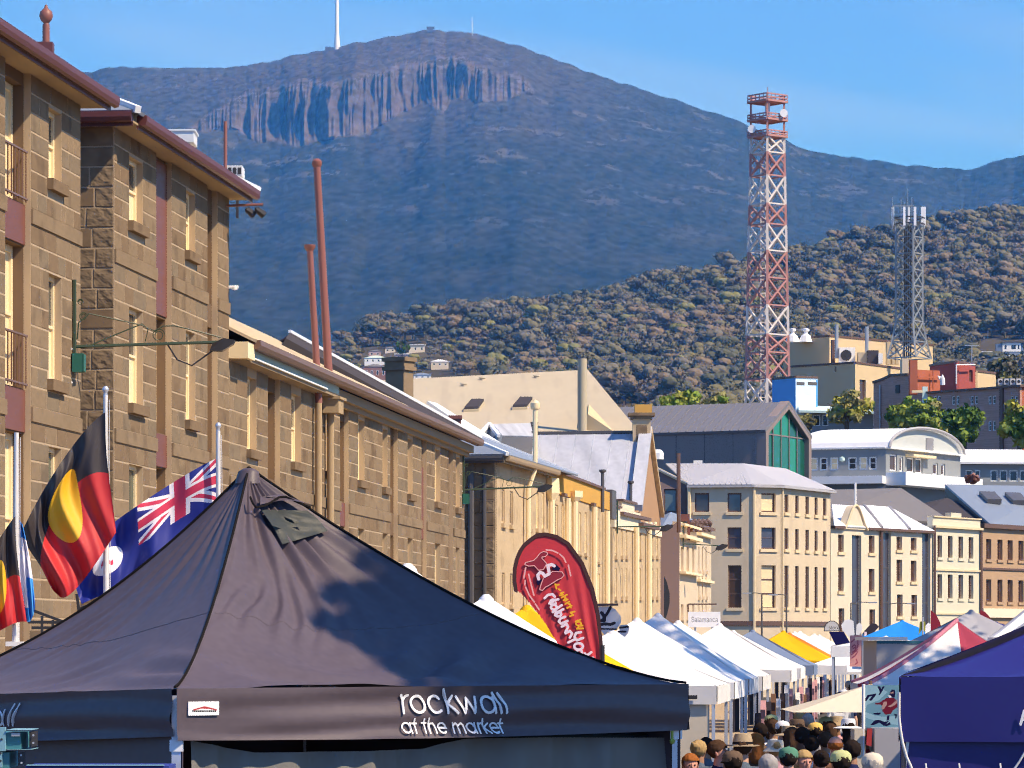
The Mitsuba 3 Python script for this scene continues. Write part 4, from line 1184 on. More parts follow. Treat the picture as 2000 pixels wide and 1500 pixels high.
# ---------------------------------------------------------------- buildings on the rise behind the street
bs('pale_grey', (0.52, 0.55, 0.53))
bs('concrete_tan', (0.50, 0.43, 0.30))
bs('concrete_tan2', (0.46, 0.39, 0.27))
bs('charcoal', (0.25, 0.200, 0.180), 0.65)
bs('charcoal_roof', (0.17, 0.165, 0.175), 0.5)
bs('green_glass', (0.012, 0.135, 0.085), 0.12, specular=0.7)
bs('beige_block', (0.64, 0.50, 0.30))
bs('beige_dull', (0.52, 0.45, 0.33))  # greyer beige of roof vents, plant box and tower footing
bs('blue_paint', (0.10, 0.36, 0.74), 0.5)
bs('blue_sunlit', (0.60, 0.76, 0.88), 0.5)  # paler copy of the blue paint, sunlight put into its colour
bs('red_block', (0.36, 0.095, 0.085))
bs('orange_brick', (0.42, 0.135, 0.075))
bs('mint_trim', (0.55, 0.72, 0.68), 0.5)
bs('grey_blue_wall', (0.26, 0.28, 0.29))


def brick(p, n, uv):
    g = cell_rand((p.x + p.y) * 4.2, 0, p.z * 11)
    w = fbm(p.x * 0.8, p.y * 0.8, p.z * 0.8, 3)
    return mix(mix((0.42, 0.27, 0.21), (0.56, 0.37, 0.29), g), (0.36, 0.26, 0.22), w * 0.5)


pbs('brick_dark', brick)
terr = []


def quad_wall(b, name, p, q, z0, z1, mat, thick=0.3, openings=(), out=0.0):
    """Wall from plan point p to q, outward side to the right of travel; openings in (along, up)."""
    fr = Frame(p[:2], [q[0] - p[0], q[1] - p[1]])
    L = float(np.linalg.norm([q[0] - p[0], q[1] - p[1]]))
    part(b, name, wall_mesh(fr, 0, L, z0, z1, openings, out=out, thick=thick), mat)
    return fr, L


# --- tan building: big plain roof with skylights and a round stack
def tan_roof(p, n, uv):
    a = fbm(p.x * 0.5, p.y * 0.3, p.z * 0.5, 3)
    b = fbm(p.x * 5, p.y * 1.2, p.z * 2, 2)
    s = smoothstep(0.55, 0.8, fbm(p.x * 1.7 + 3, p.y * 0.2, p.z * 0.25, 3))
    return mix(mix((0.47, 0.40, 0.285), (0.54, 0.465, 0.335), a * 0.6 + b * 0.4), (0.43, 0.365, 0.27), s * 0.5)


pbs('tan_plain', tan_roof)
T1 = thing('tan_roof_building', 'building with a huge plain tan roof, two dark skylights and a thick round stack', 'building')
D0, D1 = 176.0, 190.0
RL, RR = at(700, 745, D1), at(1148, 722, D1)
EL, ER = at(660, 845, D0), at(1251, 846, D0)
m = MB()
n_ = np.cross(ER - EL, RL - EL)
n_ /= np.linalg.norm(n_)
def on_roof(px, py):
    d = at(px, py, 1.0) - [0, 0, CAMZ]
    d = np.array([(px - CXP) / FPX, 1.0, (HZ - py) / FPX])
    o = np.array([0, 0, CAMZ])
    t = np.dot(EL - o, n_) / np.dot(d, n_)
    return o + d * t
RR = on_roof(1148, 722)
part(T1, 'roof', MB().poly([EL, ER, RR, RL], 0.2), 'tan_plain')
part(T1, 'front_wall', MB().poly([gz(EL, 0) + [0, 0.4, 0], gz(ER, 0) + [0, 0.4, 0], ER + [0, 0.4, -0.25], EL + [0, 0.4, -0.25]], 0.3), 'concrete_tan2')
part(T1, 'gable_wall', MB().poly([gz(ER, 0) + [-0.1, 0.4, 0], gz(RR, 0), RR - [0.1, 0, 0.2], ER + [-0.1, 0.4, -0.2]], 0.3), 'concrete_tan')
part(T1, 'back_wall', MB().poly([gz(RR, 0), gz(RL, 0), RL - [0, 0, 0.25], RR - [0, 0, 0.25]], 0.3), 'concrete_tan2')
for x, y in ((928, 796), (1023, 792)):
    P = [on_roof(x - 21, y + 8), on_roof(x + 6, y + 7), on_roof(x + 17, y - 8), on_roof(x - 7, y - 8)]
    k = part(T1, 'skylight', MB().poly([p + n_ * 0.25 for p in P], 0.3), 'slate_roof')
    part(k, 'kerb', MB().poly([p + n_ * 0.12 + (p - np.mean(P, 0)) * 0.10 for p in P], 0.12), 'concrete_tan')
for x, y in ((942, 742), (1048, 738), (906, 754)):
    p = on_roof(x, y)
    part(T1, 'roof_vent', MB().lathe(p, [(0.14, -0.1), (0.14, 0.08), (0.2, 0.09), (0.18, 0.14), (0, 0.16)], 8), 'beige_dull')
st = on_roof(1137, 842)
part(T1, 'stack', MB().lathe(st - [0, 0.2, 0.4], [(0.23, -1), (0.23, 3.95), (0.20, 3.95), (0.20, 3.5), (0, 3.5)], 16), 'concrete_tan', smooth=40)
part(T1, 'hatch', MB().poly([on_roof(1148, 838) + n_ * 0.75, on_roof(1200, 846) + n_ * 0.05, on_roof(1182, 826) + n_ * 0.05, on_roof(1150, 818) + n_ * 0.75], 0.75), 'beige_block')
part(T1, 'roof_box', MB().box(at(1036, 846, 174.5), at(1051, 824, 174.5) + [0, 0.5, 0]), 'dark_trim')

# --- charcoal barn with a green glazed gable end
BN = thing('charcoal_barn', 'charcoal clad barn shaped building with a green glazed gable end', 'building')
b0, b1 = np.array([16.0, 230.0]), np.array([19.47, 237.0])
ze, zr = zat(840, 230), zat(785, 233.5)
lg = np.array([-0.896, 0.444]) * 16
def v3(p, z):
    return np.array([p[0], p[1], z])
mid = (b0 + b1) / 2
gn = np.array([(b1 - b0)[1], -(b1 - b0)[0]])
gn /= np.linalg.norm(gn)
# long cladding panels on the side
for i in range(8):
    a, c = i / 8, (i + 0.97) / 8
    part(BN, 'cladding_panel', MB().poly([v3(b0 + lg * c, 6), v3(b0 + lg * a, 6), v3(b0 + lg * a, ze - 0.1), v3(b0 + lg * c, ze - 0.1)], 0.1), 'charcoal')
part(BN, 'side_wall', MB().poly([v3(b0 + lg - gn * 0.2, 6), v3(b0 - gn * 0.2, 6), v3(b0 - gn * 0.2, ze - 0.1), v3(b0 + lg - gn * 0.2, ze - 0.1)], 0.1), 'dark_trim')
w_ = (b1 - b0) / np.linalg.norm(b1 - b0)
ov = gn * 0.35
e0, e1 = b0 - w_ * 0.2 + ov, b1 + w_ * 0.2 + ov
part(BN, 'roof', MB().poly([v3(e0 + lg, ze), v3(e0, ze), v3(mid + ov, zr), v3(mid + ov + lg, zr)], 0.18), 'charcoal_roof')
part(BN, 'roof', MB().poly([v3(e1, ze), v3(e1 + lg, ze), v3(mid + ov + lg, zr), v3(mid + ov, zr)], 0.18), 'charcoal_roof')
m = MB()
for i in range(1, 26):
    q = lg * i / 26
    m.bar(v3(e0 + q, ze + 0.03), v3(mid + ov + q, zr + 0.03), 0.05)
labels[part(BN, 'roof_seams', m, 'charcoal_roof')] = {'kind': 'stuff'}
FGb = Frame(b0, b1 - b0)
WG = float(np.linalg.norm(b1 - b0))
gp = lambda i: sg.Polygon([(i, 6), (WG - i, 6), (WG - i, ze - i * 0.5), (WG / 2, zr - i * 1.15), (i, ze - i * 0.5)])
part(BN, 'gable_frame', MB().add(*FGb.ext(gp(-0.05).difference(gp(0.42)), -0.3, 0.34)), 'charcoal')
nz = [6.0, 10.5, 13.0, ze - 0.2, zr]
cols_ = np.linspace(0.42, WG - 0.42, 6)
rr_ = np.random.default_rng(5)
pane_i = 0
bs('green_glass2', (0.015, 0.21, 0.115), 0.14, specular=0.7)
bs('green_glass3', (0.010, 0.09, 0.060), 0.10, specular=0.7)
for i in range(5):
    for j in range(4):
        g = sg.box(cols_[i] + 0.03, nz[j] + 0.04, cols_[i + 1] - 0.03, nz[j + 1] - 0.04).intersection(gp(0.40))
        if g.is_empty or g.area < 0.05:
            continue
        part(BN, 'glass_pane', MB().add(*FGb.ext(g, -0.05, 0.0 + rr_.uniform(0, 0.03))), ['green_glass', 'green_glass2', 'green_glass3'][rr_.integers(3)])
m = MB()
for i in range(1, 5):
    m.fbox(FGb, cols_[i] - 0.035, cols_[i] + 0.035, -0.02, 0.10, 6, ze + (zr - ze) * (1 - abs(cols_[i] - WG / 2) / (WG / 2)) - 0.4)
for z in nz[1:4]:
    m.fbox(FGb, 0.4, WG - 0.4, -0.02, 0.08, z - 0.04, z + 0.04)
part(BN, 'mullions', m, 'charcoal')
part(BN, 'roof_light', MB().lathe(at(1284, 888, 225), [(0.4, -0.3), (0.4, 0.1), (0.25, 0.3), (0, 0.34)], 10), 'white_paint')

# --- white barrel roofed building
BR = thing('barrel_roof_building', 'grey building with a white barrel roof and white balcony band', 'building')
a0, a1, a2 = np.array([xat(1560, 262), 262.0]), np.array([xat(1730, 260), 260.0]), np.array([xat(1876, 271), 271.0])
ze = zat(876, 260)
F7 = Frame(a0, a1 - a0)
L7 = float(np.linalg.norm(a1 - a0))
ops = [(F7.s_of_px(x0), F7.s_of_px(x1), F7.z_of(1650, 918), F7.z_of(1650, 893)) for x0, x1 in ((1580, 1597), (1601, 1616), (1621, 1637), (1656, 1673), (1678, 1694), (1697, 1712))]
part(BR, 'side_wall', wall_mesh(F7, 0, L7, 6, ze, ops, thick=0.3), 'grey_blue_wall')
for i, o in enumerate(ops):
    window(BR, F7, *o, depth=0.1, style='blind' if i % 2 == 0 else 'plain2', paint='white_paint', glass='glass_dark', sill=None, frame=0.1)
F8 = Frame(a1, a2 - a1)
L8 = float(np.linalg.norm(a2 - a1))
ops = [(F8.s_of_px(x0), F8.s_of_px(x1), F8.z_of(1800, 925), F8.z_of(1800, y)) for x0, x1, y in ((1738, 1752, 893), (1757, 1764, 896), (1771, 1786, 896), (1788, 1802, 896), (1822, 1832, 902), (1838, 1846, 902))]
part(BR, 'end_wall', wall_mesh(F8, 0, L8, 6, ze, ops, thick=0.3), 'grey_blue_wall')
for i, o in enumerate(ops):
    window(BR, F8, *o, depth=0.12, style='plain', paint='white_paint', glass='brown_glass', sill=None, frame=0.1)
wv = (a2 - a1)
ang = np.linspace(0, math.pi, 15)
rise = zat(838, 266) - ze - 0.1
arc = [(L8 / 2 - L8 / 2 * math.cos(t), ze + 0.1 + rise * math.sin(t)) for t in ang]
lg2 = (a0 - a1)
m = MB()
for i in range(14):
    (s0, z0), (s1, z1) = arc[i], arc[i + 1]
    p0, p1 = np.array(F8.p(s0, 0.3, z0)), np.array(F8.p(s1, 0.3, z1))
    q = np.array([lg2[0], lg2[1], 0]) * 1.05
    part(BR, 'roof_sheet', MB().poly([p0 + q, p0, p1, p1 + q], 0.1), 'white_sheet')
part(BR, 'barrel_end', MB().add(*F8.ext(sg.Polygon(arc), -0.3, 0.0)), 'pale_grey')
part(BR, 'arch_rim', MB().tube([F8.p(s, 0.32, z) for s, z in arc], 0.12, 6), 'zinc')
part(BR, 'louvre', MB().fbox(F8, F8.s_of_px(1808), F8.s_of_px(1822), 0.0, 0.06, F8.z_of(1808, 878), F8.z_of(1808, 855)), 'zinc_dark')
part(BR, 'eave', MB().fbox(F7, 0, L7, -0.1, 0.25, ze + 0.002, ze + 0.12).fbox(F8, 0, L8, -0.1, 0.4, ze + 0.002, ze + 0.12), 'white_paint')
part(BR, 'balcony', MB().fbox(F7, -0.5, L7, 0.003, 1.2, zat(945, 260), zat(930, 260)).fbox(F8, 0, L8 + 0.5, 0.003, 1.6, zat(948, 260), zat(923, 260)), 'white_paint')
part(BR, 'awning', MB().fbox(F8, F8.s_of_px(1768), F8.s_of_px(1812), 0.003, 0.7, F8.z_of(1768, 892), F8.z_of(1768, 887)), 'cream_paint')
part(BR, 'lamp_disc', MB().lathe(F7.p(F7.s_of_px(1646), 0.2, F7.z_of(1646, 897)), [(0, -0.2), (0.2, -0.1), (0.2, 0.1), (0, 0.2)], 8), 'mint_trim')
k = thing('flat_roof_wing', 'flat white roofed wing with dark windows right of the barrel roof', 'building')
F9 = Frame([xat(1846, 280), 280.0], [1, 0.08])
S9 = F9.s_of_px
zt = zat(903, 280)
ops = [(S9(x0), S9(x1), F9.z_of(1900, 940), F9.z_of(1900, 918)) for x0, x1 in ((1886, 1900), (1904, 1915), (1935, 1949), (1953, 1968), (1972, 1988), (1992, 2008))]
part(k, 'front_wall', wall_mesh(F9, 0, S9(2040), 6, zt, ops, thick=0.3), 'grey_blue_wall')
for o in ops:
    window(k, F9, *o, depth=0.1, style='plain', paint='white_paint', glass='glass_dark', sill=None, frame=0.08)
part(k, 'roof', MB().poly([F9.p(-0.3, 0.6, zt), F9.p(S9(2040), 0.6, zt), F9.p(S9(2040), -8, zt + 1.45), F9.p(-0.3, -8, zt + 1.45)], 0.15), 'white_sheet')
part(k, 'lower_band', MB().fbox(F9, 0, S9(2040), 0.003, 0.8, zat(955, 280), zat(942, 280)), 'grey_blue_wall')
k = thing('red_bush', 'small dark red bush at the end of the white balcony', 'bush')
put(k, leafy(5, 6, 40, 0.35, 0.5, leaf=0.18).mesh(trimesh.creation.icosphere(1, 0.4)).out(), 'red_panel')
c_ = at(1900, 936, 262)
scene[k]['to_world'] = T().translate(c_.tolist())

# --- beige industrial block with roof plant
I1 = thing('beige_industrial_building', 'beige flat roofed industrial building with roof pipes, a fan unit and a grey shaded flank', 'building')
def corner_block(b, xl, xc, xr, yt_c, D, back_l, back_r, zb, mat_l, mat_r, ops_r=(), cap=None, ytl=None):
    """Box seen on its corner: left face from column xl to xc, right face xc to xr."""
    pc = np.array([xat(xc, D), D])
    pl = np.array([xat(xl, D + back_l), D + back_l])
    pr = np.array([xat(xr, D + back_r), D + back_r])
    z1 = zat(yt_c, D)
    quad_wall(b, 'left_wall', pl, pc, zb, z1, mat_l)
    fr = Frame(pc, pr - pc)
    Lr = float(np.linalg.norm(pr - pc))
    ops = [(fr.s_of_px(o[0]), fr.s_of_px(o[1]), fr.z_of(o[0], o[3]), fr.z_of(o[0], o[2])) for o in ops_r]
    part(b, 'right_wall', wall_mesh(fr, 0.003, Lr, zb, z1, ops, thick=0.3), mat_r)
    for o in ops:
        window(b, fr, *o, depth=0.2, style='plain', paint='brown_trim', glass='brown_glass', sill=None, frame=0.12)
    far = pl + pr - pc
    part(b, 'roof', MB().poly([v3(pl, z1 - 0.05), v3(pc, z1 - 0.05), v3(pr, z1 - 0.05), v3(far, z1 - 0.05)], 0.2), mat_l if cap is None else cap)
    part(b, 'rear_wall', MB().poly([v3(pr, zb), v3(far, zb), v3(far, z1 - 0.26), v3(pr, z1 - 0.26)], 0.2).poly([v3(far, zb), v3(pl, zb), v3(pl, z1 - 0.26), v3(far, z1 - 0.26)], 0.2), mat_l)
    m = MB()
    m.bar(v3(pl, z1), v3(pc, z1), 0.22).bar(v3(pc, z1), v3(pr, z1), 0.22)
    part(b, 'parapet_cap', m, 'brown_trim' if cap is None else cap)
    return pc, pl, pr, z1, fr, Lr
zb = 12.0
corner_block(I1, 1543, 1670, 1772, 708, 400, 6.0, 10.0, zb, 'beige_block', 'beige_block', [(1679, 1691, 741, 780)])
corner_block(I1, 1530, 1620, 1822, 656, 412, 5.0, 13.0, zb, 'beige_block', 'beige_block')
F10 = Frame([xat(1620, 411.6), 411.6], [1, 0.3])
part(I1, 'rainwater_pipe', MB().tube([at(1627, 712, 409), at(1627, 664, 409)], 0.25, 6), 'brown_trim')
for x, y0, y1 in ((1634, 700, 634), (1693, 688, 638)):
    part(I1, 'flue', MB().tube([at(x, y0, 408), at(x, y1, 408)], 0.22, 8), 'galvanised', smooth=40)
c = at(1655, 694, 407)
q = part(I1, 'fan_unit', MB().box(c + [-0.9, 0, -1], c + [0.9, 1.2, 0.9]), 'white_paint')
part(q, 'fan', MB().tube([c + [-0.15, -0.15, 0], c + [-0.15, 0.05, 0]], 0.62, 14).tube([c + [-0.15, -0.2, 0], c + [-0.15, -0.1, 0]], 0.18, 10), 'iron')
part(I1, 'plant_box', MB().box(at(1676, 710, 406), at(1694, 688, 406) + [0, 1.5, 0]), 'beige_dull')
part(I1, 'plant_box', MB().box(at(1695, 710, 405.5), at(1716, 684, 405.5) + [0, 1.5, 0]), 'slate_roof')
part(I1, 'plant_box', MB().box(at(1716, 710, 405), at(1724, 690, 405) + [0, 1.5, 0]), 'white_paint')
for x in (1735, 1745, 1752):
    part(I1, 'flue', MB().tube([at(x, 712, 406), at(x, 662 + (x % 7), 406)], 0.3, 6), 'beige_block')
for i, x in enumerate((1548, 1574)):
    part(I1, 'roof_cowl', MB().lathe(at(x, 660, 414), [(0.9, -0.5), (0.55, 0.25), (0.22, 0.5), (0.22, 0.7), (0.4, 0.8), (0.4, 1.05), (0, 1.15)], 8), 'white_paint')
part(I1, 'conduit', MB().tube([at(1632, 716, 399), at(1632, 726, 399)], 0.1, 5), 'iron')

# blue lift housing in front
BL = thing('blue_lift_housing', 'blue box shaped plant housing with sunlight painted pale on one face before the beige building', 'building')
corner_block(BL, 1508, 1554, 1597, 736, 380, 3.0, 1.2, 16, 'blue_paint', 'blue_sunlit')
m = MB()
fb = Frame([xat(1554, 380), 380.0], [xat(1597, 381.2) - xat(1554, 380), 1.2])
for x0, x1 in ((1556, 1571), (1578, 1595)):
    m.fbox(fb, fb.s_of_px(x0), fb.s_of_px(x1), 0.003, 0.06, fb.z_of(x0, 752), fb.z_of(x0, 746))
part(BL, 'louvre', m, 'dark_trim')
FT = thing('flat_canopy_building', 'low building with a thin pale blue flat roof below the blue housing', 'building')
part(FT, 'roof', MB().poly([at(1560, 801, 372), at(1738, 805, 372), at(1738, 796, 384), at(1560, 792, 384)], 0.25), 'mint_trim')
F11 = Frame([xat(1570, 374), 374.0], [1, 0])
ops = [(F11.s_of_px(x0), F11.s_of_px(x1), F11.z_of(1600, 832), F11.z_of(1600, 810)) for x0, x1 in ((1588, 1602), (1606, 1618), (1705, 1716), (1719, 1722.5))]
part(FT, 'front_wall', wall_mesh(F11, 0, F11.s_of_px(1726), 14, zat(802, 374), ops, thick=0.3), 'grey_blue_wall')
for o in ops:
    window(FT, F11, *o, depth=0.1, style='plain', paint='white_paint', glass='glass_dark', sill=None, frame=0.1)
part(FT, 'post', MB().bar(at(1722, 835, 372.4), at(1722, 802, 372.4), 0.25), 'white_paint')

# brick hospital wing, shaded front
BK = thing('brick_building', 'long dark brick building in shade with paired white framed windows', 'building')
pl, pr = np.array([xat(1815, 352), 352.0]), np.array([xat(1992, 343), 343.0])
F12 = Frame(pl, pr - pl)
L12 = float(np.linalg.norm(pr - pl))
zt = F12.z_of(1992, 752)
ops = []
for x in (1830, 1866, 1902, 1937, 1980):
    for r0, r1 in ((790, 773), (842, 822)):
        for dx in (-7.5, 1):
            ops.append((F12.s_of_px(x + dx), F12.s_of_px(x + dx + 6.5), F12.z_of(x, r0 - (x - 1880) * 0.01), F12.z_of(x, r1)))
part(BK, 'front_wall', wall_mesh(F12, 0, L12, 12, zt, ops, thick=0.3), 'brick_dark')
for o in ops:
    window(BK, F12, *o, depth=0.1, style='plain2', paint='white_paint', glass='glass_dark', sill=None, frame=0.09)
part(BK, 'roof', MB().poly([F12.p(-0.2, 0.3, zt), F12.p(L12 + 0.3, 0.3, zt), F12.p(L12 + 0.3, -9, zt), F12.p(-0.2, -9, zt)], 0.2), 'brown_trim')
part(BK, 'end_wall', MB().poly([F12.p(L12, 0, 12), F12.p(L12, -9, 12), F12.p(L12, -9, zt), F12.p(L12, 0, zt)], 0.2), 'orange_brick')
part(BK, 'pilaster', MB().fbox(F12, F12.s_of_px(1955), F12.s_of_px(1961), 0.003, 0.25, 12, zt), 'brown_trim')
BW = thing('brick_wing', 'brick wing with a curved raised parapet under the grey lattice mast', 'building')
fw = Frame([xat(1706, 362), 362.0], [xat(1816, 354) - xat(1706, 362), -8.0])
Sw = fw.s_of_px
zz = lambda x, y: fw.z_of(x, y)
prof = [(1706, 845), (1706, 748), (1726, 741), (1740, 734), (1775, 732), (1776, 768), (1816, 765), (1816, 845)]
poly = sg.Polygon([(Sw(x), zz(x, y)) for x, y in prof])
part(BW, 'front_wall', MB().add(*fw.ext(poly, -0.4, 0)), 'brick_dark')
part(BW, 'parapet_cap', MB().tube([fw.p(Sw(x), 0.05, zz(x, y) + 0.05) for x, y in prof[1:5]], 0.16, 4), 'brown_trim')
part(BW, 'wall_vent', MB().fbox(fw, Sw(1750), Sw(1758), 0.003, 0.1, zz(1754, 768), zz(1754, 752)), 'iron')
part(BW, 'pipe', MB().tube([fw.p(Sw(1721), 0.15, zz(1721, 840)), fw.p(Sw(1721), 0.15, zz(1721, 752))], 0.08, 5), 'galvanised')
part(BW, 'chimney_block', MB().box(at(1777, 770, 353), at(1792, 703, 353) + [0, 1.0, 0]), 'orange_brick')
part(BW, 'corner_post', MB().box(at(1802, 800, 352), at(1812, 755, 352) + [0, 0.6, 0]), 'mint_trim')
part(BW, 'side_block', MB().box(at(1762, 735, 366), at(1774, 700, 366) + [0, 2, 0]), 'cream_render2')
RB = thing('red_plant_room', 'dull red plant room with a pink sunlit end on the brick building roof', 'building')
corner_block(RB, 1816, 1868, 1905, 706, 372, 5.5, 4.0, 22, 'red_block', 'red_block', [(1893, 1900, 722, 745)])
part(RB, 'roof_rail', MB().bar(at(1868, 712, 370), at(1904, 712, 374), 0.12).bar(at(1868, 712, 370), at(1868, 750, 370), 0.12), 'white_paint')
OB = thing('orange_terrace', 'small orange brick terrace wall with a low pale coping below the red plant room', 'wall')
put(OB, MB().poly([at(1790, 770, 356), at(1836, 770, 360), at(1836, 724, 360), at(1792, 722, 356)], 0.5), 'orange_brick')
part(OB, 'coping', MB().box(at(1782, 767, 351), at(1802, 762, 351) + [0, 0.5, 0]), 'cream_paint')
part(OB, 'railing', MB().bar(at(1792, 736, 355.3), at(1836, 738, 359.3), 0.12).bar(at(1822, 760, 358), at(1822, 724, 358), 0.12), 'orange_brick')
YB_ = thing('cream_annex', 'small cream flat roofed annex right of the red plant room', 'building')
corner_block(YB_, 1902, 1904, 1944, 724, 380, 0.4, 3.5, 22, 'beige_block', 'beige_block')
k = thing('vent_cowl', 'white swan neck vent cowl on the brick building roof', 'vent')
c = at(1841, 752, 350)
put(k, MB().tube([c, c + [0, 0, 0.55], c + [-0.1, 0, 0.8], c + [-0.4, 0, 0.72]], [0.25, 0.25, 0.3, 0.3], 8), 'white_paint', smooth=40)
bs('pale_bench', (0.62, 0.60, 0.56))
for i, x in enumerate((1954, 1966, 1978, 1990)):
    k = thing('roof_fan_unit', ('leftmost', 'second', 'third', 'rightmost')[i] + ' white box fan unit of the four on the brick building roof', 'air conditioner', 'white fan units in a row on the brick roof')
    c = at(x, 745, 346 - i * 0.5)
    put(k, MB().box(c + [-0.22, 0, -0.32], c + [0.22, 0.4, 0.28]), 'pale_bench')
    part(k, 'fan', MB().tube([c + [0, -0.05, 0.0], c + [0, 0.02, 0]], 0.15, 10), 'iron')
k = thing('tv_antenna', 'thin television antenna above the red plant room', 'antenna')
put(k, MB().bar(at(1898, 706, 376), at(1898, 675, 376), 0.08).bar(at(1884, 675, 376), at(1912, 675, 376), 0.08), 'galvanised')

# houses
def house(label, x0, x1, y0, y1, D, wall, roof, flat=False, rise=None):
    h = thing('house', label, 'house', None)
    D = float(hill_pt((x0 + x1) / 2, y1 + 1)[1]) - 6.0 if D > 600 else D
    a, c = at(x0, y1, D), at(x1, y0, D)
    w = c[0] - a[0]
    dep = max(5.0, w * 0.8)
    zb_ = a[2] - 1.5
    fr = Frame([a[0], D], [1, 0.03])
    nwin = max(1, int(w / 2.4))
    ops = []
    hh = c[2] - a[2]
    for i in range(nwin):
        s = w * (i + 0.5) / nwin
        ops.append((s - 0.5, s + 0.5, a[2] + hh * 0.25, a[2] + hh * 0.7))
    part(h, 'front_wall', wall_mesh(fr, 0, w, zb_, c[2], ops, thick=0.3), wall)
    for o in ops:
        window(h, fr, *o, depth=0.1, style='plain', paint='white_paint', glass='glass_dark', sill=None, frame=0.12)
    part(h, 'flank_wall', MB().fbox(fr, 0, 0.3, -dep, -0.303, zb_, c[2]).fbox(fr, w - 0.3, w, -dep, -0.303, zb_, c[2]).fbox(fr, 0.303, w - 0.303, -dep, -dep + 0.3, zb_, c[2]), wall)
    if flat:
        part(h, 'roof', MB().fbox(fr, -0.4, w + 0.4, -dep - 0.3, 0.6, c[2] + 0.003, c[2] + 0.3), roof)
    else:
        hip_roof(h, fr, -0.4, w + 0.4, -dep - 0.4, 0.4, c[2] + 0.003, rise or 0.32, roof)
    return h
bs('pale_green_roof', (0.52, 0.60, 0.50), 0.5)
bs('house_blue', (0.17, 0.22, 0.30))
bs('pink_wall', (0.52, 0.36, 0.32))
bs('brick_red', (0.30, 0.16, 0.12))
HOUSES = [('cream house with a low white roof among the gums, upper left of the hill houses', 793, 830, 674, 687, 1020, 'pale_cream', 'white_sheet', True),
             ('pale green roofed house low on the hill, leftmost of the cluster', 712, 756, 699, 709, 900, 'white_paint', 'pale_green_roof'),
             ('white roofed house with a pink wall above the stone chimney', 772, 798, 692, 702, 930, 'pink_wall', 'white_sheet', True),
             ('white roofed bungalow right of the stone chimney', 842, 876, 706, 716, 900, 'pale_cream', 'white_sheet'),
             ('brown brick house behind the slate roof flashing', 710, 754, 716, 738, 760, 'brick_red', 'slate_grey'),
             ('pale roofed cottage half hidden by bushes above the tan roof', 930, 952, 714, 724, 860, 'pale_cream', 'pale_bench'),
             ('long low cream villa behind the dark pines on the hill', 752, 772, 680, 688, 1040, 'pale_cream', 'slate_grey'),
             ('pink walled cottage at the left of the hill houses', 720, 744, 686, 696, 960, 'pink_wall', 'slate_grey'),
             ('white house with a blue grey roof just above the tan roof', 808, 842, 732, 740, 700, 'white_paint', 'blue_grey_roof')]
for spec in HOUSES:
    house(*spec)
H = thing('modern_house', 'white upper storey house stepped above blue walls on the right hillside', 'house')
DH = float(hill_pt(1950, 722)[1]) - 8
fr = Frame([xat(1958, DH), DH], [1, -0.05])
Sx = fr.s_of_px
zf = lambda y: zat(y, DH)
ops = [(Sx(1962), Sx(1966), zf(682), zf(674)), (Sx(1975), Sx(1984), zf(682), zf(674)), (Sx(1988), Sx(1991), zf(682), zf(674))]
part(H, 'upper_wall', wall_mesh(fr, 0, Sx(1994), zf(686.6), zf(670), ops, thick=0.3), 'white_paint')
for o in ops:
    window(H, fr, *o, depth=0.1, style='plain', paint='dark_trim', glass='glass_dark', sill=None)
part(H, 'deck', MB().fbox(fr, Sx(1940), Sx(2030), -4, 1.5, zf(699), zf(694)), 'white_paint')
part(H, 'middle_wall', MB().fbox(fr, Sx(1938), Sx(2030), -4, 0.6, zf(720), zf(699.5)), 'house_blue')
part(H, 'upper_block', MB().fbox(fr, Sx(1946), Sx(2020), -5, -0.31, zf(693.5), zf(671)), 'house_blue')
part(H, 'lower_block', MB().fbox(fr, Sx(1908), Sx(1937), -4, 1.0, zf(722), zf(690)), 'house_blue')
part(H, 'lower_roof', MB().fbox(fr, Sx(1906), Sx(1938), -4.2, 1.4, zf(689.8), zf(686)), 'white_sheet')
part(H, 'roof', MB().fbox(fr, -0.4, Sx(2022), -5, 0.6, zf(669.8), zf(667)), 'dark_trim')
house('cream flat roofed house below the white modern house', 1944, 1966, 702, 716, 560, 'pale_cream', 'blue_grey_roof', True)
# ---------------------------------------------------------------- lattice towers
bs('tower_red', (0.45, 0.22, 0.19), 0.6)
bs('tower_white', (0.66, 0.60, 0.54), 0.6)
bs('tower_grey', (0.25, 0.275, 0.285), 0.5)
bs('dish_white', (0.78, 0.79, 0.80), 0.5)


def lattice(k, c, z0, z1, r0, r1, rot, bays, mats, bw, legs=True):
    """A square tower between heights: four legs, crossed bracing and rings per bay; each bay's steel is a part in its own paint."""
    zs = np.linspace(z0, z1, bays + 1)
    def cor(z, i):
        r = r0 + (r1 - r0) * (z - z0) / (z1 - z0)
        a = rot + i * math.pi / 2
        return np.array([c[0] + r * math.cos(a), c[1] + r * math.sin(a), z])
    for j in range(bays):
        mat = mats[j] if isinstance(mats, list) else mats
        m = MB()
        for i in range(4):
            p, q = cor(zs[j], i), cor(zs[j], i + 1)
            p2, q2 = cor(zs[j + 1], i), cor(zs[j + 1], i + 1)
            m.bar(p, p2, bw * 1.5)
            m.bar(p, q2, bw).bar(q, p2, bw)
            m.bar(p, q, bw * 0.9) if j % 2 == 0 else None
            mm = (p + q + p2 + q2) / 4
            m.bar((p + p2) / 2, (p * 0.5 + mm * 0.5 + (p2 - p) * 0.0), bw * 0.7)
            m.bar((q + q2) / 2, (q2 * 0.5 + mm * 0.5), bw * 0.7)
        part(k, 'lattice_bay', m, mat)
    return cor, zs


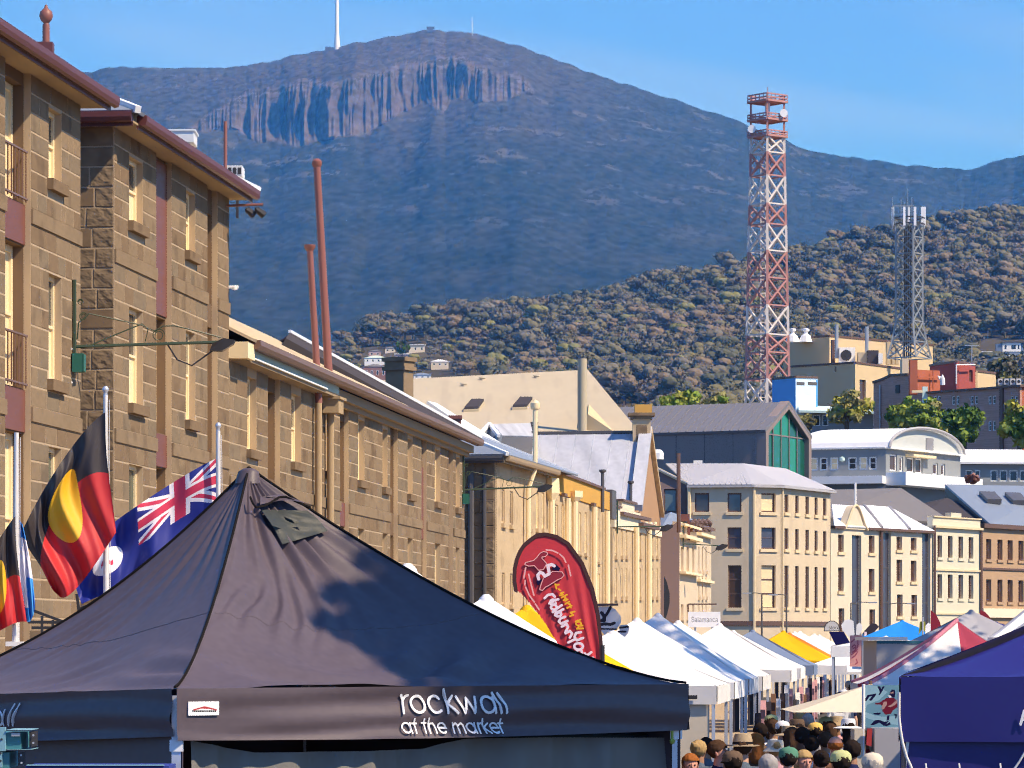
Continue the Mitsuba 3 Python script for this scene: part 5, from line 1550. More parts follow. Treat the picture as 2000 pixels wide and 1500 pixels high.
RT = thing('lattice_tower', 'tall red and white lattice tower with ringed platforms at its top', 'tower')
Dt = 390.0
c = at(1499, 790, Dt)
rot = math.radians(-95)
pal = ['tower_red', 'tower_white']
ybr = [800, 742, 690, 655, 598, 545, 492, 440, 400, 345, 300, 268]
paint = ['tower_white', 'tower_red', 'tower_red', 'tower_white', 'tower_red', 'tower_red', 'tower_white', 'tower_red', 'tower_white', 'tower_red', 'tower_white']
rad = lambda y: (2.05 + (2.75 - 2.05) * (y - 268) / 530) * 0.88
for j in range(len(ybr) - 1):
    lattice(RT, c, zat(ybr[j], Dt), zat(ybr[j + 1], Dt), rad(ybr[j]), rad(ybr[j + 1]), rot, 1, paint[j], 0.17)
m = MB()
for i in range(2):
    m.bar([c[0] - 0.7 + i * 0.5, c[1] + 0.3, zat(800, Dt)], [c[0] - 0.7 + i * 0.5, c[1] + 0.3, zat(300, Dt)], 0.12)
for y in np.arange(300, 800, 7.0):
    m.bar([c[0] - 0.75, c[1] + 0.3, zat(y, Dt)], [c[0] - 0.15, c[1] + 0.3, zat(y, Dt)], 0.09)
part(RT, 'cable_ladder', m, 'tower_white')
for i, (y0, y1) in enumerate(((268, 258), (236, 225), (200, 187))):
    m = MB()
    r = 2.15
    pts = lambda z, rr: [[c[0] + rr * math.cos(rot + q * math.pi / 2), c[1] + rr * math.sin(rot + q * math.pi / 2), z] for q in range(5)]
    for z in (zat(y0, Dt), (zat(y0, Dt) + zat(y1, Dt)) / 2, zat(y1, Dt)):
        P = pts(z, r)
        for q in range(4):
            m.bar(P[q], P[q + 1], 0.22 if z == zat(y0, Dt) else 0.13)
    for q in range(4):
        for t in np.linspace(0, 1, 6):
            P0, P1 = np.array(pts(zat(y0, Dt), r)), np.array(pts(zat(y1, Dt), r))
            a, b_ = P0[q] * (1 - t) + P0[q + 1] * t, P1[q] * (1 - t) + P1[q + 1] * t
            m.bar(a, b_, 0.09)
    m.poly(pts(zat(y0, Dt) + 0.05, r * 0.9)[:4], 0.1)
    part(RT, 'platform', m, 'tower_red')
m = MB()
for q in range(4):
    a = rot + q * math.pi / 2
    m.bar([c[0] + 1.8 * math.cos(a), c[1] + 1.8 * math.sin(a), zat(268, Dt)], [c[0] + 1.8 * math.cos(a), c[1] + 1.8 * math.sin(a), zat(186, Dt)], 0.2)
part(RT, 'upper_legs', m, 'tower_red')
part(RT, 'inner_pole', MB().tube([[c[0], c[1], zat(225, Dt)], [c[0], c[1], zat(196, Dt)]], 0.28, 8), 'dish_white')
for x, y, dx in ((1530, 221, 1), (1469, 252, -1)):
    p = at(x, y, Dt - 1.2)
    part(RT, 'dish', MB().tube([p + [0, 0.3, 0], p + [0.05 * dx, -0.1, 0]], [0.3, 0.45], 12), 'dish_white', smooth=40)
part(RT, 'whip', MB().bar([c[0], c[1], zat(187, Dt)], [c[0], c[1], zat(170, Dt)], 0.07), 'tower_red')
part(RT, 'footing', MB().box(c + [-3, -3, -14], c + [3, 3, -0.4]), 'beige_dull')

GT = thing('lattice_tower', 'grey lattice phone mast crowned with white panel antennas', 'tower')
Dg = 385.0
c = at(1776, 700, Dg)
rot = math.radians(-80)
ys = [700, 668, 628, 590, 560, 528, 496, 464, 432]
for j in range(len(ys) - 1):
    r_at = lambda y: 1.5 + max(0, (y - 640)) / 60 * 0.95
    lattice(GT, c, zat(ys[j], Dg), zat(ys[j + 1], Dg), r_at(ys[j]) , r_at(ys[j + 1]), rot, 1, 'tower_grey', 0.12)
m = MB()
for i in range(4):
    x_ = c[0] - 0.5 + i * 0.22
    m.bar([x_, c[1] + 0.1, zat(700, Dg)], [x_, c[1] + 0.1, zat(440, Dg)], 0.14)
part(GT, 'feeder_cables', m, 'iron')
m = MB()
for z in (zat(438, Dg), zat(426, Dg)):
    for i in range(8):
        a, b_ = i * math.pi / 4, (i + 1) * math.pi / 4
        m.bar([c[0] + 1.62 * math.cos(a), c[1] + 1.62 * math.sin(a), z], [c[0] + 1.62 * math.cos(b_), c[1] + 1.62 * math.sin(b_), z], 0.12)
part(GT, 'ring_platform', m, 'iron')
for x, dy in ((1744, 0.6), (1766, -1.6), (1787, -1.7), (1801, -0.5), (1806, 0.6), (1775, 1.6)):
    p = at(x, 424, Dg + dy)
    part(GT, 'panel_antenna', MB().box(p + [-0.13, -0.08, -0.9], p + [0.13, 0.08, 1.1]).bar(p + [0, 0.15, -1.2], p + [0, 0.15, 1.1], 0.08), 'dish_white')
for x, y in ((1743, 385), (1760, 388), (1773, 368), (1781, 385), (1766, 395)):
    part(GT, 'whip', MB().bar(at(x, 430, Dg), at(x, y, Dg), 0.06), 'tower_grey')
part(GT, 'crossarm', MB().bar(at(1744, 402, Dg), at(1784, 402, Dg), 0.08), 'tower_grey')

# summit tower and small things on the mountain top
k = thing('summit_tower', 'slender white transmission tower standing on the mountain summit', 'tower')
Ds = 6850
base = at(658, 96, Ds)
put(k, MB().lathe(base + [0, 0, -30], [(9, 0), (6, 36), (4.0, 60), (3.6, 150), (3.4, 215), (2.0, 222), (1.2, 290), (0, 291)], 12), 'dish_white', smooth=40)
part(k, 'station', MB().box(base + [-22, -5, -14], base + [-12, 10, 4]).box(base + [-12, -5, -14], base + [8, 8, 3]), 'dark_trim')
k = thing('summit_shelter', 'small dark shelter on the rounded mountain top', 'shelter')
put(k, MB().box(at(835, 62, Ds), at(846, 53, Ds) + [0, 8, 0]).box(at(833, 55, Ds), at(848, 53, Ds) + [0, 10, 1]), 'dark_trim')
k = thing('summit_mast', 'hair thin pale lattice mast right of the rounded mountain top', 'mast')
put(k, MB().tube([at(923, 75, Ds), at(922, 34, Ds)], [1.1, 0.7], 4), 'dish_white')
# ---------------------------------------------------------------- trees between the buildings
bs('leaf_bright', (0.33, 0.38, 0.075))
bs('leaf_mid', (0.21, 0.29, 0.055))
bs('leaf_dark', (0.085, 0.15, 0.035))
bs('leaf_olive', (0.31, 0.29, 0.11))
bs('leaf_yellow', (0.36, 0.35, 0.07))
bs('bark', (0.14, 0.11, 0.085))


def broad_tree(label, x, ytop, ybase, D, w_px, mats, seed, name='tree', dens=1.0, squash=0.8, leaf=0.26):
    """Trunk with limbs, and a crown of leaf sprays in clumps in two or three greens."""
    k = thing(name, label, 'tree')
    top, base = at(x, ytop, D), at(x, ybase, D)
    w = w_px * D / FPX / 2
    h = top[2] - base[2]
    cz = base[2] + h * 0.56
    r = np.random.default_rng(seed)
    tr = MB().tube([[base[0], D, base[2] - 3], [base[0] + 0.1, D, base[2] + h * 0.3], [base[0], D, cz]], [0.3, 0.22, 0.1], 7)
    for i in range(7):
        a = r.uniform(0, 6.28)
        tr.tube([[base[0], D, base[2] + h * r.uniform(0.2, 0.45)], [base[0] + math.cos(a) * w * 0.4, D + math.sin(a) * w * 0.4, cz + h * 0.05], [base[0] + math.cos(a) * w * 0.75, D + math.sin(a) * w * 0.75, cz + h * r.uniform(0.1, 0.3)]], [0.12, 0.07, 0.03], 5)
    part(k, 'trunk', tr, 'bark')
    mesh = {}
    nc = int(56 * dens)
    for i in range(nc):
        d = r.normal(size=3)
        d /= np.linalg.norm(d)
        rr = r.uniform(0.25, 0.95)
        cc = np.array([base[0], D, cz]) + d * rr * np.array([w, w, h * 0.46])
        cr = w * r.uniform(0.14, 0.32)
        per = 90
        dirs = r.normal(size=(per, 3))
        dirs /= np.linalg.norm(dirs, axis=1, keepdims=True)
        pos = cc + dirs * cr * r.uniform(0.3, 1.35, (per, 1)) * np.array([1, 1, squash])
        nrm = dirs + r.normal(size=(per, 3)) * 0.6
        nrm /= np.linalg.norm(nrm, axis=1, keepdims=True)
        a = np.cross(nrm, r.normal(size=(per, 3)))
        a /= np.linalg.norm(a, axis=1, keepdims=True)
        b_ = np.cross(nrm, a)
        s = leaf * r.uniform(0.6, 1.3, (per, 1)) * D / 300
        v = np.stack([pos - a * s, pos + b_ * s * 0.6, pos + a * s, pos - b_ * s * 0.6], 1).reshape(-1, 3)
        mat = mats[r.integers(len(mats))]
        mesh.setdefault(mat, MB()).add(v, np.arange(per * 4).reshape(-1, 4))
    for i, (mat, mb) in enumerate(mesh.items()):
        part(k, 'crown' if i == 0 else 'crown_leaves', mb, mat)
    return k


broad_tree('loose olive green tree before the beige industrial building', 1652, 768, 842, 356, 96, ['leaf_olive', 'leaf_olive', 'leaf_yellow'], 1, dens=0.34)
broad_tree('bright green bushy tree left of the round dark green tree', 1768, 782, 872, 330, 84, ['leaf_bright', 'leaf_mid', 'leaf_yellow'], 2)
broad_tree('bright green tree between the olive tree and the round dark tree', 1812, 784, 872, 328, 76, ['leaf_bright', 'leaf_mid', 'leaf_olive'], 3)
broad_tree('round dark green tree before the shaded brick building', 1882, 788, 880, 322, 78, ['leaf_mid', 'leaf_dark', 'leaf_mid'], 4, squash=1.0)
broad_tree('leafy yellow green tree at the right edge of the picture', 1990, 782, 890, 300, 76, ['leaf_bright', 'leaf_yellow', 'leaf_dark'], 5)
broad_tree('yellow green tree top behind the charcoal barn roof', 1330, 764, 830, 300, 74, ['leaf_yellow', 'leaf_bright', 'leaf_mid'], 6)
broad_tree('low olive tree top behind the charcoal barn roof, right of a yellow green one', 1398, 770, 830, 305, 60, ['leaf_olive', 'leaf_mid'], 7)
broad_tree('small olive bush at the left end of the flat pale blue roof', 1572, 812, 842, 358, 34, ['leaf_olive', 'gum_olive'], 8, dens=0.5)
broad_tree('dark bush on the slope below the modern hillside house', 1962, 705, 745, 470, 62, ['gum_dark', 'leaf_olive', 'gum_grey'], 9)
broad_tree('dark pine on the hill beside the long low villa', 785, 668, 690, 1560, 26, ['gum_dark', 'leaf_dark'], 10, name='pine_tree', squash=1.2, leaf=0.16)
# ---------------------------------------------------------------- market tents
def black_fn(p, n, uv):
    d = fbm(p.x * 2.2, p.y * 2.2, p.z * 2.2, 3)
    f = fbm(p.x * 30, p.y * 30, p.z * 30, 2)
    return mix((0.070, 0.053, 0.062), (0.108, 0.084, 0.096), d * 0.6 + f * 0.4)


pbs('black_polyester', black_fn, 0.5, specular=0.4, sheen=0.3)
bs('black_piping', (0.018, 0.016, 0.016))  # near black of the piped seams and vent edging
bs('white_canvas', (0.83, 0.83, 0.82))
bs('offwhite_canvas', (0.72, 0.71, 0.68))
bs('grey_canvas', (0.40, 0.40, 0.42))
bs('yellow_canvas', (0.85, 0.46, 0.02))
bs('orange_canvas', (0.72, 0.24, 0.04))
bs('steel_blue_canvas', (0.20, 0.26, 0.38))
bs('sky_blue_canvas', (0.03, 0.25, 0.75))
bs('navy_canvas', (0.018, 0.015, 0.145), 0.4, sheen=0.5)
bs('navy_dark', (0.016, 0.016, 0.085))
bs('red_canvas', (0.36, 0.060, 0.095))
bs('pink_edge', (0.55, 0.22, 0.28))
bs('cream_canvas', (0.68, 0.60, 0.46))
bs('alu', (0.62, 0.65, 0.70), 0.35, 0.5)
bs('letter_white', (0.85, 0.85, 0.84))
bs('dark_stock', (0.045, 0.040, 0.05))


def roof_panel(a, b, apex, pw, sag=0.10, nu=13, nt=13, wr=None, pw2=None):
    """One fabric panel between eave corners a and b and the apex: hollow along its ridges, slack between them."""
    u, t = np.meshgrid(np.linspace(0, 1, nu), np.linspace(0, 1, nt))
    xy = (a[:2] * (1 - u[..., None]) + b[:2] * u[..., None]) * (1 - t[..., None]) + apex[:2] * t[..., None]
    ez = a[2] * (1 - u) + b[2] * u
    pw = pw * (1 - u) + (pw if pw2 is None else pw2) * u
    z = ez + (apex[2] - ez) * t ** pw - sag * np.sin(np.pi * u) * (t * (1 - t)) ** 0.8 * 1.6
    v = np.dstack([xy, z])
    if wr is not None:
        v = wr(v, u, t)
    return v.reshape(-1, 3), grid_faces(nt, nu), v


def valance_mesh(a, b, h, wave=0.012, n=24, seed=0, rows=4):
    """Hanging strip along an eave with soft folds."""
    d = (b - a)[:2]
    nrm = np.array([d[1], -d[0]]) / np.linalg.norm(d)
    r = np.random.default_rng(seed)
    ph = r.uniform(0, 6.28, 4)
    v = []
    for j in range(rows + 1):
        q = j / rows
        for i in range(n + 1):
            t = i / n
            o = wave * q * (math.sin(t * 17 + ph[0]) + 0.6 * math.sin(t * 31 + ph[1] + q * 2)) * math.sin(math.pi * min(1, max(0, t))) ** 0.3 + 0.012
            p = a * (1 - t) + b * t
            v.append([p[0] + nrm[0] * o, p[1] + nrm[1] * o, p[2] - h * q])
    return np.array(v), grid_faces(rows + 1, n + 1)


def market_tent(label, near_right, ez, az, size, rot=(0.117, 1.0), cols=('white_canvas',) * 4, vcol=None, group=None, vh=0.24, name='market_tent', seed=0, pw=1.08, legs=True, stock=None, sag=0.05, folds=0.012):
    """Pop-up tent: four roof panels, four valances, four legs. near_right is the plan position of its nearest corner on the lane side; sides run on from there."""
    k = thing(name, label, 'tent', group)
    u = np.array(rot) / np.linalg.norm(rot)
    nrm = np.array([u[1], -u[0]])
    w, d = size
    P = np.array(near_right)
    C = [P, P + u * d, P + u * d - nrm * w, P - nrm * w]         # near right, far right, far left, near left
    C = [np.array([c[0], c[1], ez]) for c in C]
    apex = np.array([*np.mean([c[:2] for c in C], axis=0), az])
    r = np.random.default_rng(seed + 50)
    for i in range(4):
        a, b = C[i], C[(i + 1) % 4]
        ph = r.uniform(0, 6, 3)
        wr = lambda v, uu, t: v + np.dstack([0 * uu, 0 * uu, folds * np.sin(uu * 9 + ph[0]) * t * (1 - t) * 4 + max(0, folds - 0.012) * np.sin(uu * 27 + 3 * np.sin(uu * 6) + ph[2]) * np.sin(np.pi * t) ** 0.5 + 0.008 * np.sin(uu * 21 + t * 5 + ph[1]) * (1 - t)])
        v, f, _ = roof_panel(a, b, apex, pw, sag, wr=wr)
        part(k, 'roof_panel', (v, f), cols[i], smooth=True)
        vv, ff = valance_mesh(a, b, vh, 0.012, seed=seed * 7 + i)
        part(k, 'valance', (vv, ff), (vcol or cols[i]) if isinstance(vcol, (str, type(None))) else vcol[i], smooth=True)
    m = MB().lathe(apex - [0, 0, 0.05], [(0.10, -0.06), (0.07, 0.02), (0.03, 0.06), (0, 0.065)], 8)
    part(k, 'peak_cap', m, cols[0], smooth=True)
    if legs:
        for c in C:
            q = c[:2] + (apex[:2] - c[:2]) * 0.03
            part(k, 'leg', MB().box([q[0] - 0.022, q[1] - 0.022, 0], [q[0] + 0.022, q[1] + 0.022, ez - 0.02]), 'alu')
    if stock:
        c = np.mean(C, axis=0)
        fr = Frame(C[0][:2] - nrm * 0.35, u)
        part(k, 'back_curtain', MB().fbox(Frame(C[3][:2] + nrm * 0.1, u), 0.1, d - 0.1, 0, 0.03, 0.1, ez - 0.15), stock)
    return k


def lane(D, L):
    return np.array([0.117 * D - L, D])


# --- the big black tent in front
N_, R_, FL, L_n = np.array([-1.44, 15.30]), np.array([0.84, 17.26]), None, np.array([-3.40, 17.58])
ez0, az0 = CAMZ - 0.207, zat(915, 17.42) 
Cn, Cr, Cl = np.array([*N_, ez0]), np.array([*R_, ez0 - 0.005]), np.array([*L_n, ez0 - 0.085])
Cf = np.array([*(R_ + L_n - N_), ez0])
AP = np.array([-1.28, 17.42, az0])
BT = thing('black_tent', 'big black peaked market tent with white lettering on its valance, filling the lower left foreground', 'tent')
tent_panels = {}


def black_wrinkle(seed, strong):
    r = np.random.default_rng(seed)
    def wr(v, u, t):
        P = np.stack([u * 6, t * 3 + seed, 0 * u], -1)
        soft = (meshkit.fbm(P, 3, seed) - 0.5) * 0.045 * np.sin(np.pi * u) ** 0.4 * (1 - t) ** 0.5
        ang = u + 0.06 * np.sin(t * 7)
        fold = 0.034 * strong * np.sin(ang * 44 + 3 * meshkit.noise(P * 1.7, seed + 1)) * np.exp(-((t - 0.78) / 0.17) ** 2) * np.sin(np.pi * u) ** 0.6
        fold += 0.020 * strong * np.sin(ang * 75 + 5 * meshkit.noise(P * 2.7, seed + 2)) * np.exp(-((t - 0.52) / 0.13) ** 2) * np.exp(-((u - 0.25) / 0.22) ** 2)
        crease = 0.024 * np.sin(t * 34 + u * 16 + 4 * meshkit.noise(P, seed + 3)) * np.exp(-((t - 0.14) / 0.14) ** 2) * np.clip(meshkit.noise(P * 0.9, seed + 4) * 2 - 0.7, 0, 1)
        crease2 = 0.03 * np.sin((t * 1.3 - u) * 30) * np.exp(-((t - 0.25) / 0.12) ** 2) * np.exp(-((u - 0.62) / 0.16) ** 2) * strong
        v = v.copy()
        v[..., 2] += soft + fold + crease + crease2
        return v
    return wr


PW = {'n': 1.45, 'r': 1.42, 'f': 1.5, 'l': 1.95}      # how hollow each ridge hangs
for nm_, a, b, sd, st_, pa, pb in (('front', Cn, Cr, 3, 1.0, 'n', 'r'), ('right', Cr, Cf, 5, 0.4, 'r', 'f'), ('back', Cf, Cl, 6, 0.3, 'f', 'l'), ('left', Cl, Cn, 8, 0.35, 'l', 'n')):
    v, f, g = roof_panel(a, b, AP, PW[pa], 0.16 if nm_ != 'left' else 0.06, 90, 80, black_wrinkle(sd, st_), pw2=PW[pb])
    tent_panels[nm_] = g
    part(BT, 'roof_panel', (v, f), 'black_polyester', smooth=True)
# piped seams on the ridges and the cross seams
m = MB()
for c, pk in ((Cn, 'n'), (Cr, 'r'), (Cl, 'l')):
    pts = []
    for t in np.linspace(0, 1, 24):
        p = c[:2] * (1 - t) + AP[:2] * t
        pts.append([p[0], p[1], c[2] + (AP[2] - c[2]) * t ** PW[pk] + 0.006])
    m.tube(pts, 0.0065, 5)
labels[part(BT, 'ridge_piping', m, 'black_piping')] = {'kind': 'stuff'}
for nm_ in ('left', 'front'):
    g = tent_panels[nm_]
    r_i = int(0.46 * 80)
    part(BT, 'cross_seam', MB().tube(g[r_i][1:-1] + [0, 0, 0.001], 0.0016, 4), 'black_polyester')
part(BT, 'peak_cap', MB().lathe(AP - [0, 0, 0.03], [(0.07, -0.045), (0.05, 0.015), (0.025, 0.03), (0, 0.033)], 10), 'black_polyester', smooth=True)


def valance_black(a, b, h, seed, n=150, rows=14):
    d = (b - a)[:2]
    L = np.linalg.norm(d)
    nrm = np.array([d[1], -d[0]]) / L
    t, q = np.meshgrid(np.linspace(0, 1, n), np.linspace(0, 1, rows))
    o = valance_out(t, q, seed)
    xy = a[:2] * (1 - t[..., None]) + b[:2] * t[..., None] + nrm * o[..., None]
    z = a[2] * (1 - t) + b[2] * t - h * q - 0.012 * np.sin(np.pi * t) * q
    return np.dstack([xy, z]).reshape(-1, 3), grid_faces(rows, n), nrm


def valance_out(t, q, seed):
    t, q = np.asarray(t, float), np.asarray(q, float)
    P = np.stack([t * 2.6, q * 2.2, 0 * t + seed], -1)
    o = (meshkit.fbm(P, 3, seed) - 0.5) * 0.055 * np.sin(np.pi * t) ** 0.4 * (0.25 + q) + 0.030 * np.sin(q * 9 - t * 5 + 1.0) * np.clip(t - 0.40, 0, 1) * q + 0.010 * np.sin(q * 11 + t * 4) * np.sin(np.pi * t) + 0.016
    return np.where(q > 0.86, o + 0.006, o)


vf, ff, nf = valance_black(Cn, Cr, 0.222, 4)
part(BT, 'valance', (vf, ff), 'black_polyester', smooth=True)
vl, fl, nl = valance_black(Cl, Cn, 0.205, 9)
part(BT, 'valance', (vl, fl), 'black_polyester', smooth=True)
for a, b, sd in ((Cr, Cf, 12), (Cf, Cl, 13)):
    v, f, _ = valance_black(a, b, 0.22, sd, 60, 6)
    part(BT, 'valance', (v, f), 'black_polyester', smooth=True)
# lettering: strokes sewn to the valance
FV = Frame(N_, R_ - N_)
FLV = Frame(L_n, N_ - L_n)


def strokes(fr, lines, w, off, zoom, org, out0, out1, smooth=None):
    """Flat strokes on a wall frame, traced in sight coordinates (zoomed by zoom from org)."""
    geo = []
    for ln in lines:
        pts = []
        for x, y in ln:
            px, py = org[0] + x / zoom, org[1] + y / zoom
            pts.append((fr.s_of_px(px), fr.z_of(px, py)))
        geo.append(shapely.segmentize(sg.LineString(pts), 0.03).buffer(w / 2, quad_segs=4))
    u = shapely.union_all(geo)
    m = MB()
    for g in getattr(u, 'geoms', [u]):
        v, f = fr.ext(shapely.segmentize(g, 0.03), 0.0, out1 - out0)
        if smooth is None:
            lift = out0
        else:      # lies on the soft valance
            seed, ztop, h, L = smooth
            s = (v[:, :2] - fr.o) @ fr.u
            lift = (valance_out(s / L, np.clip((ztop - v[:, 2]) / h, 0, 1), seed) + 0.009)[:, None]
        v[:, :2] += fr.nrm * lift
        m.add(v, f)
    return m


def ell(cx, cy, rx, ry, a0=0, a1=360, n=20):
    return [(cx + rx * math.cos(math.radians(a)), cy + ry * math.sin(math.radians(a))) for a in np.linspace(a0, a1, n)]


big = [[(270, 270), (298, 330), (275, 515)], [(300, 335), (330, 285), (365, 272)], ell(495, 395, 92, 115), ell(735, 395, 92, 115, 48, 318),
       [(845, 190), (893, 330), (890, 515)], [(990, 280), (905, 390), (1030, 515)], [(1045, 290), (1130, 515), (1180, 310), (1265, 515), (1302, 295)],
       ell(1460, 400, 92, 113), [(1545, 300), (1560, 515)], [(1545, 238), (1620, 400), (1640, 515)], [(1620, 242), (1700, 400), (1718, 515)]]
letters = [('letter_r', big[0:2]), ('letter_o', big[2:3]), ('letter_c', big[3:4]), ('letter_k', big[4:6]), ('letter_w', big[6:7]), ('letter_a', big[7:9]), ('letter_l', big[9:10]), ('letter_l', big[10:11])]
ONF = (4, ez0, 0.222, float(np.linalg.norm(R_ - N_)))
ONL = (9, ez0 - 0.04, 0.205, float(np.linalg.norm(N_ - L_n)))
for nm_, ln in letters:
    part(BT, nm_, strokes(FV, ln, 0.0125, 0, 7.14, (740, 1320), 0, 0.002, ONF), 'letter_white')
small = [('letter_a', [ell(320, 722, 58, 68), [(380, 655), (385, 795)]]), ('letter_t', [[(440, 600), (440, 795)], [(410, 662), (472, 662)]]), ('letter_t', [[(575, 600), (575, 795)], [(545, 655), (605, 655)]]),
         ('letter_h', [[(640, 590), (636, 795)], [(640, 710), (660, 665), (700, 660), (724, 690), (728, 795)]]), ('letter_e', [[(768, 722), (880, 722)], ell(825, 724, 56, 68, 0, -310)]),
         ('letter_m', [[(985, 655), (970, 795)], [(984, 700), (1025, 658), (1056, 690), (1048, 795)], [(1056, 700), (1100, 658), (1138, 690), (1130, 795)]]), ('letter_a', [ell(1235, 724, 56, 66), [(1295, 655), (1290, 795)]]),
         ('letter_r', [[(1345, 655), (1335, 795)], [(1344, 705), (1365, 665), (1395, 658)]]), ('letter_k', [[(1400, 600), (1420, 795)], [(1490, 660), (1420, 725), (1492, 795)]]), ('letter_e', [[(1514, 722), (1626, 722)], ell(1570, 724, 56, 68, 0, -310)]),
         ('letter_t', [[(1665, 600), (1645, 795)], [(1635, 660), (1702, 660)]])]
for nm_, ln in small:
    part(BT, nm_, strokes(FV, ln, 0.0085, 0, 7.14, (740, 1320), 0, 0.002, ONF), 'letter_white')
for nm_, ln in (('letter_a', [ell(22, 610, 48, 58), [(80, 545), (62, 668)]]), ('letter_l', [[(142, 500), (120, 590), (98, 668)]]), ('letter_l', [[(182, 498), (155, 590), (132, 668)]])):
    part(BT, nm_, strokes(FLV, ln, 0.009, 0, 4.0, (0, 1250), 0, 0.002, ONL), 'letter_white')
lab = part(BT, 'sewn_patch', MB().fbox(FV, FV.s_of_px(362), FV.s_of_px(422), 0.018, 0.022, FV.z_of(392, 1397), FV.z_of(392, 1370)), 'letter_white')
bs('patch_red', (0.45, 0.06, 0.06))
part(lab, 'roof_emblem', strokes(FV, [[(1490, 545), (1575, 522), (1665, 545)], [(1560, 530), (1600, 532)]], 0.006, 0, 4.0, (0, 1250), 0.0225, 0.0240), 'patch_red')
m = MB()
for i in range(13):
    x0 = 1478 + i * 14.5
    m.fbox(FV, FV.s_of_px(x0 / 4), FV.s_of_px((x0 + 10) / 4), 0.0225, 0.0238, FV.z_of(x0 / 4, 1250 + 562 / 4), FV.z_of(x0 / 4, 1250 + 548 / 4))
labels[part(lab, 'small_print', m, 'iron')] = {'kind': 'stuff'}
# vent flap near the top of the front panel
from scipy.interpolate import LinearNDInterpolator
g = tent_panels['front'].reshape(-1, 3)
proj = np.column_stack([CXP + g[:, 0] * FPX / g[:, 1], HZ - (g[:, 2] - CAMZ) * FPX / g[:, 1]])
surf = LinearNDInterpolator(proj, g)
fn_ = np.cross(Cr - Cn, AP - Cn)
fn_ = fn_ / np.linalg.norm(fn_) * np.sign(fn_[2])
def on_front(px, py, lift=0.012):
    return np.array(surf(px, py)).reshape(3) + fn_ * lift
bs('vent_mesh', (0.030, 0.036, 0.032), 0.6)
rows_ = []
for q in np.linspace(0, 1, 9):
    a, c = np.array([506, 1004]) * (1 - q) + np.array([548, 1072]) * q, np.array([596, 1006]) * (1 - q) + np.array([636, 1046]) * q
    rows_.append([on_front(*(a * (1 - w_) + c * w_), 0.026 + 0.012 * math.sin(3.1 * q) * (0.6 + 0.4 * math.sin(9 * w_))) for w_ in np.linspace(0, 1, 9)])
v = np.array(rows_)
part(BT, 'vent_flap', (v.reshape(-1, 3), grid_faces(9, 9)), 'vent_mesh', smooth=True)
rows_ = []
for q in np.linspace(0, 1, 5):
    a, c = np.array([504, 981]) * (1 - q) + np.array([500, 1006]) * q, np.array([545, 975]) * (1 - q) + np.array([602, 1007]) * q
    rows_.append([on_front(*(a * (1 - w_) + c * w_ + np.array([0, -9 * math.sin(3.1 * w_) * q])), 0.030 + 0.03 * q) for w_ in np.linspace(0, 1, 9)])
v = np.array(rows_)
part(BT, 'vent_hood', (v.reshape(-1, 3), grid_faces(5, 9)), 'black_polyester', smooth=True)
part(BT, 'vent_edge', MB().tube([on_front(x, y, 0.05) for x, y in ((482, 988), (487, 1000), (493, 1008), (510, 1005), (524, 997), (538, 988), (552, 987), (570, 996), (585, 1003), (600, 1008))], 0.0055, 5), 'black_piping')
# below the valance: legs, dark inside, gathered grey curtain
for q, nm_ in ((N_, 0), (R_, 1), (L_n, 2), (Cf[:2], 3)):
    d_ = (AP[:2] - q)
    p = q + d_ / np.linalg.norm(d_) * 0.05
    k = part(BT, 'leg', MB().box([p[0] - 0.02, p[1] - 0.02, 0], [p[0] + 0.02, p[1] + 0.02, ez0 - 0.03]), 'alu')
    part(k, 'bracket', MB().box([p[0] - 0.028, p[1] - 0.028, ez0 - 0.27], [p[0] + 0.028, p[1] + 0.028, ez0 - 0.22]), 'white_paint')
m = MB()
for a, b in ((Cl, Cn), (Cr, Cf), (Cf, Cl)):
    d_ = (b - a)[:2]
    nn = np.array([-d_[1], d_[0]]) / np.linalg.norm(d_) * 0.04
    m.poly([[a[0] + nn[0], a[1] + nn[1], 0.1], [b[0] + nn[0], b[1] + nn[1], 0.1], [b[0] + nn[0], b[1] + nn[1], ez0 - 0.1], [a[0] + nn[0], a[1] + nn[1], ez0 - 0.1]], 0.004)
    part(BT, 'side_wall', m, 'black_polyester')
    m = MB()
bs('grey_curtain', (0.20, 0.195, 0.18))
top = [(330, 1437), (372, 1447), (420, 1456), (500, 1470), (700, 1467), (823, 1463), (870, 1450), (900, 1443), (1060, 1440), (1318, 1441), (1338, 1446)]
FCu = Frame(N_ + FV.nrm * -0.09, R_ - N_)
nx, nz_ = 260, 30
xs_ = np.linspace(366, 1318, nx)
v = []
for j in range(nz_):
    q = j / (nz_ - 1)
    for x in xs_:
        yt = float(np.interp(x, [p[0] for p in top], [p[1] for p in top]))
        s = FCu.s_of_px(x)
        zt_ = zat(yt, FCu.D(s))
        z = zt_ + (0.9 - zt_) * q
        fold = 0.030 * math.sin(x / 11.0 + 2.0 * math.sin(x / 60)) * (0.35 + q) + 0.03 * math.sin(x / 33 + q * 5) * q + 0.02 * math.sin((x - 1000) / 26 + q * 9)
        v.append(FCu.p(s, 0.0 + fold, z))
part(BT, 'curtain', (np.array(v), grid_faces(nz_, nx)), 'grey_curtain', smooth=True, label='gathered grey curtain under the front valance')
part(BT, 'hanging_rail', MB().tube([FCu.p(FCu.s_of_px(345), -0.14, zat(1440, 15.4)), FCu.p(FCu.s_of_px(1330), -0.14, zat(1440, 17.2))], 0.012, 5), 'iron')
k = thing('light_bulb', 'small round green bulb hanging under the right end of the black valance', 'light')
put(k, MB().lathe(at(1313, 1448, 17.0), [(0, -0.015), (0.011, -0.008), (0.013, 0.004), (0.006, 0.014), (0.006, 0.05), (0, 0.05)], 8), 'leaf_bright', smooth=True)
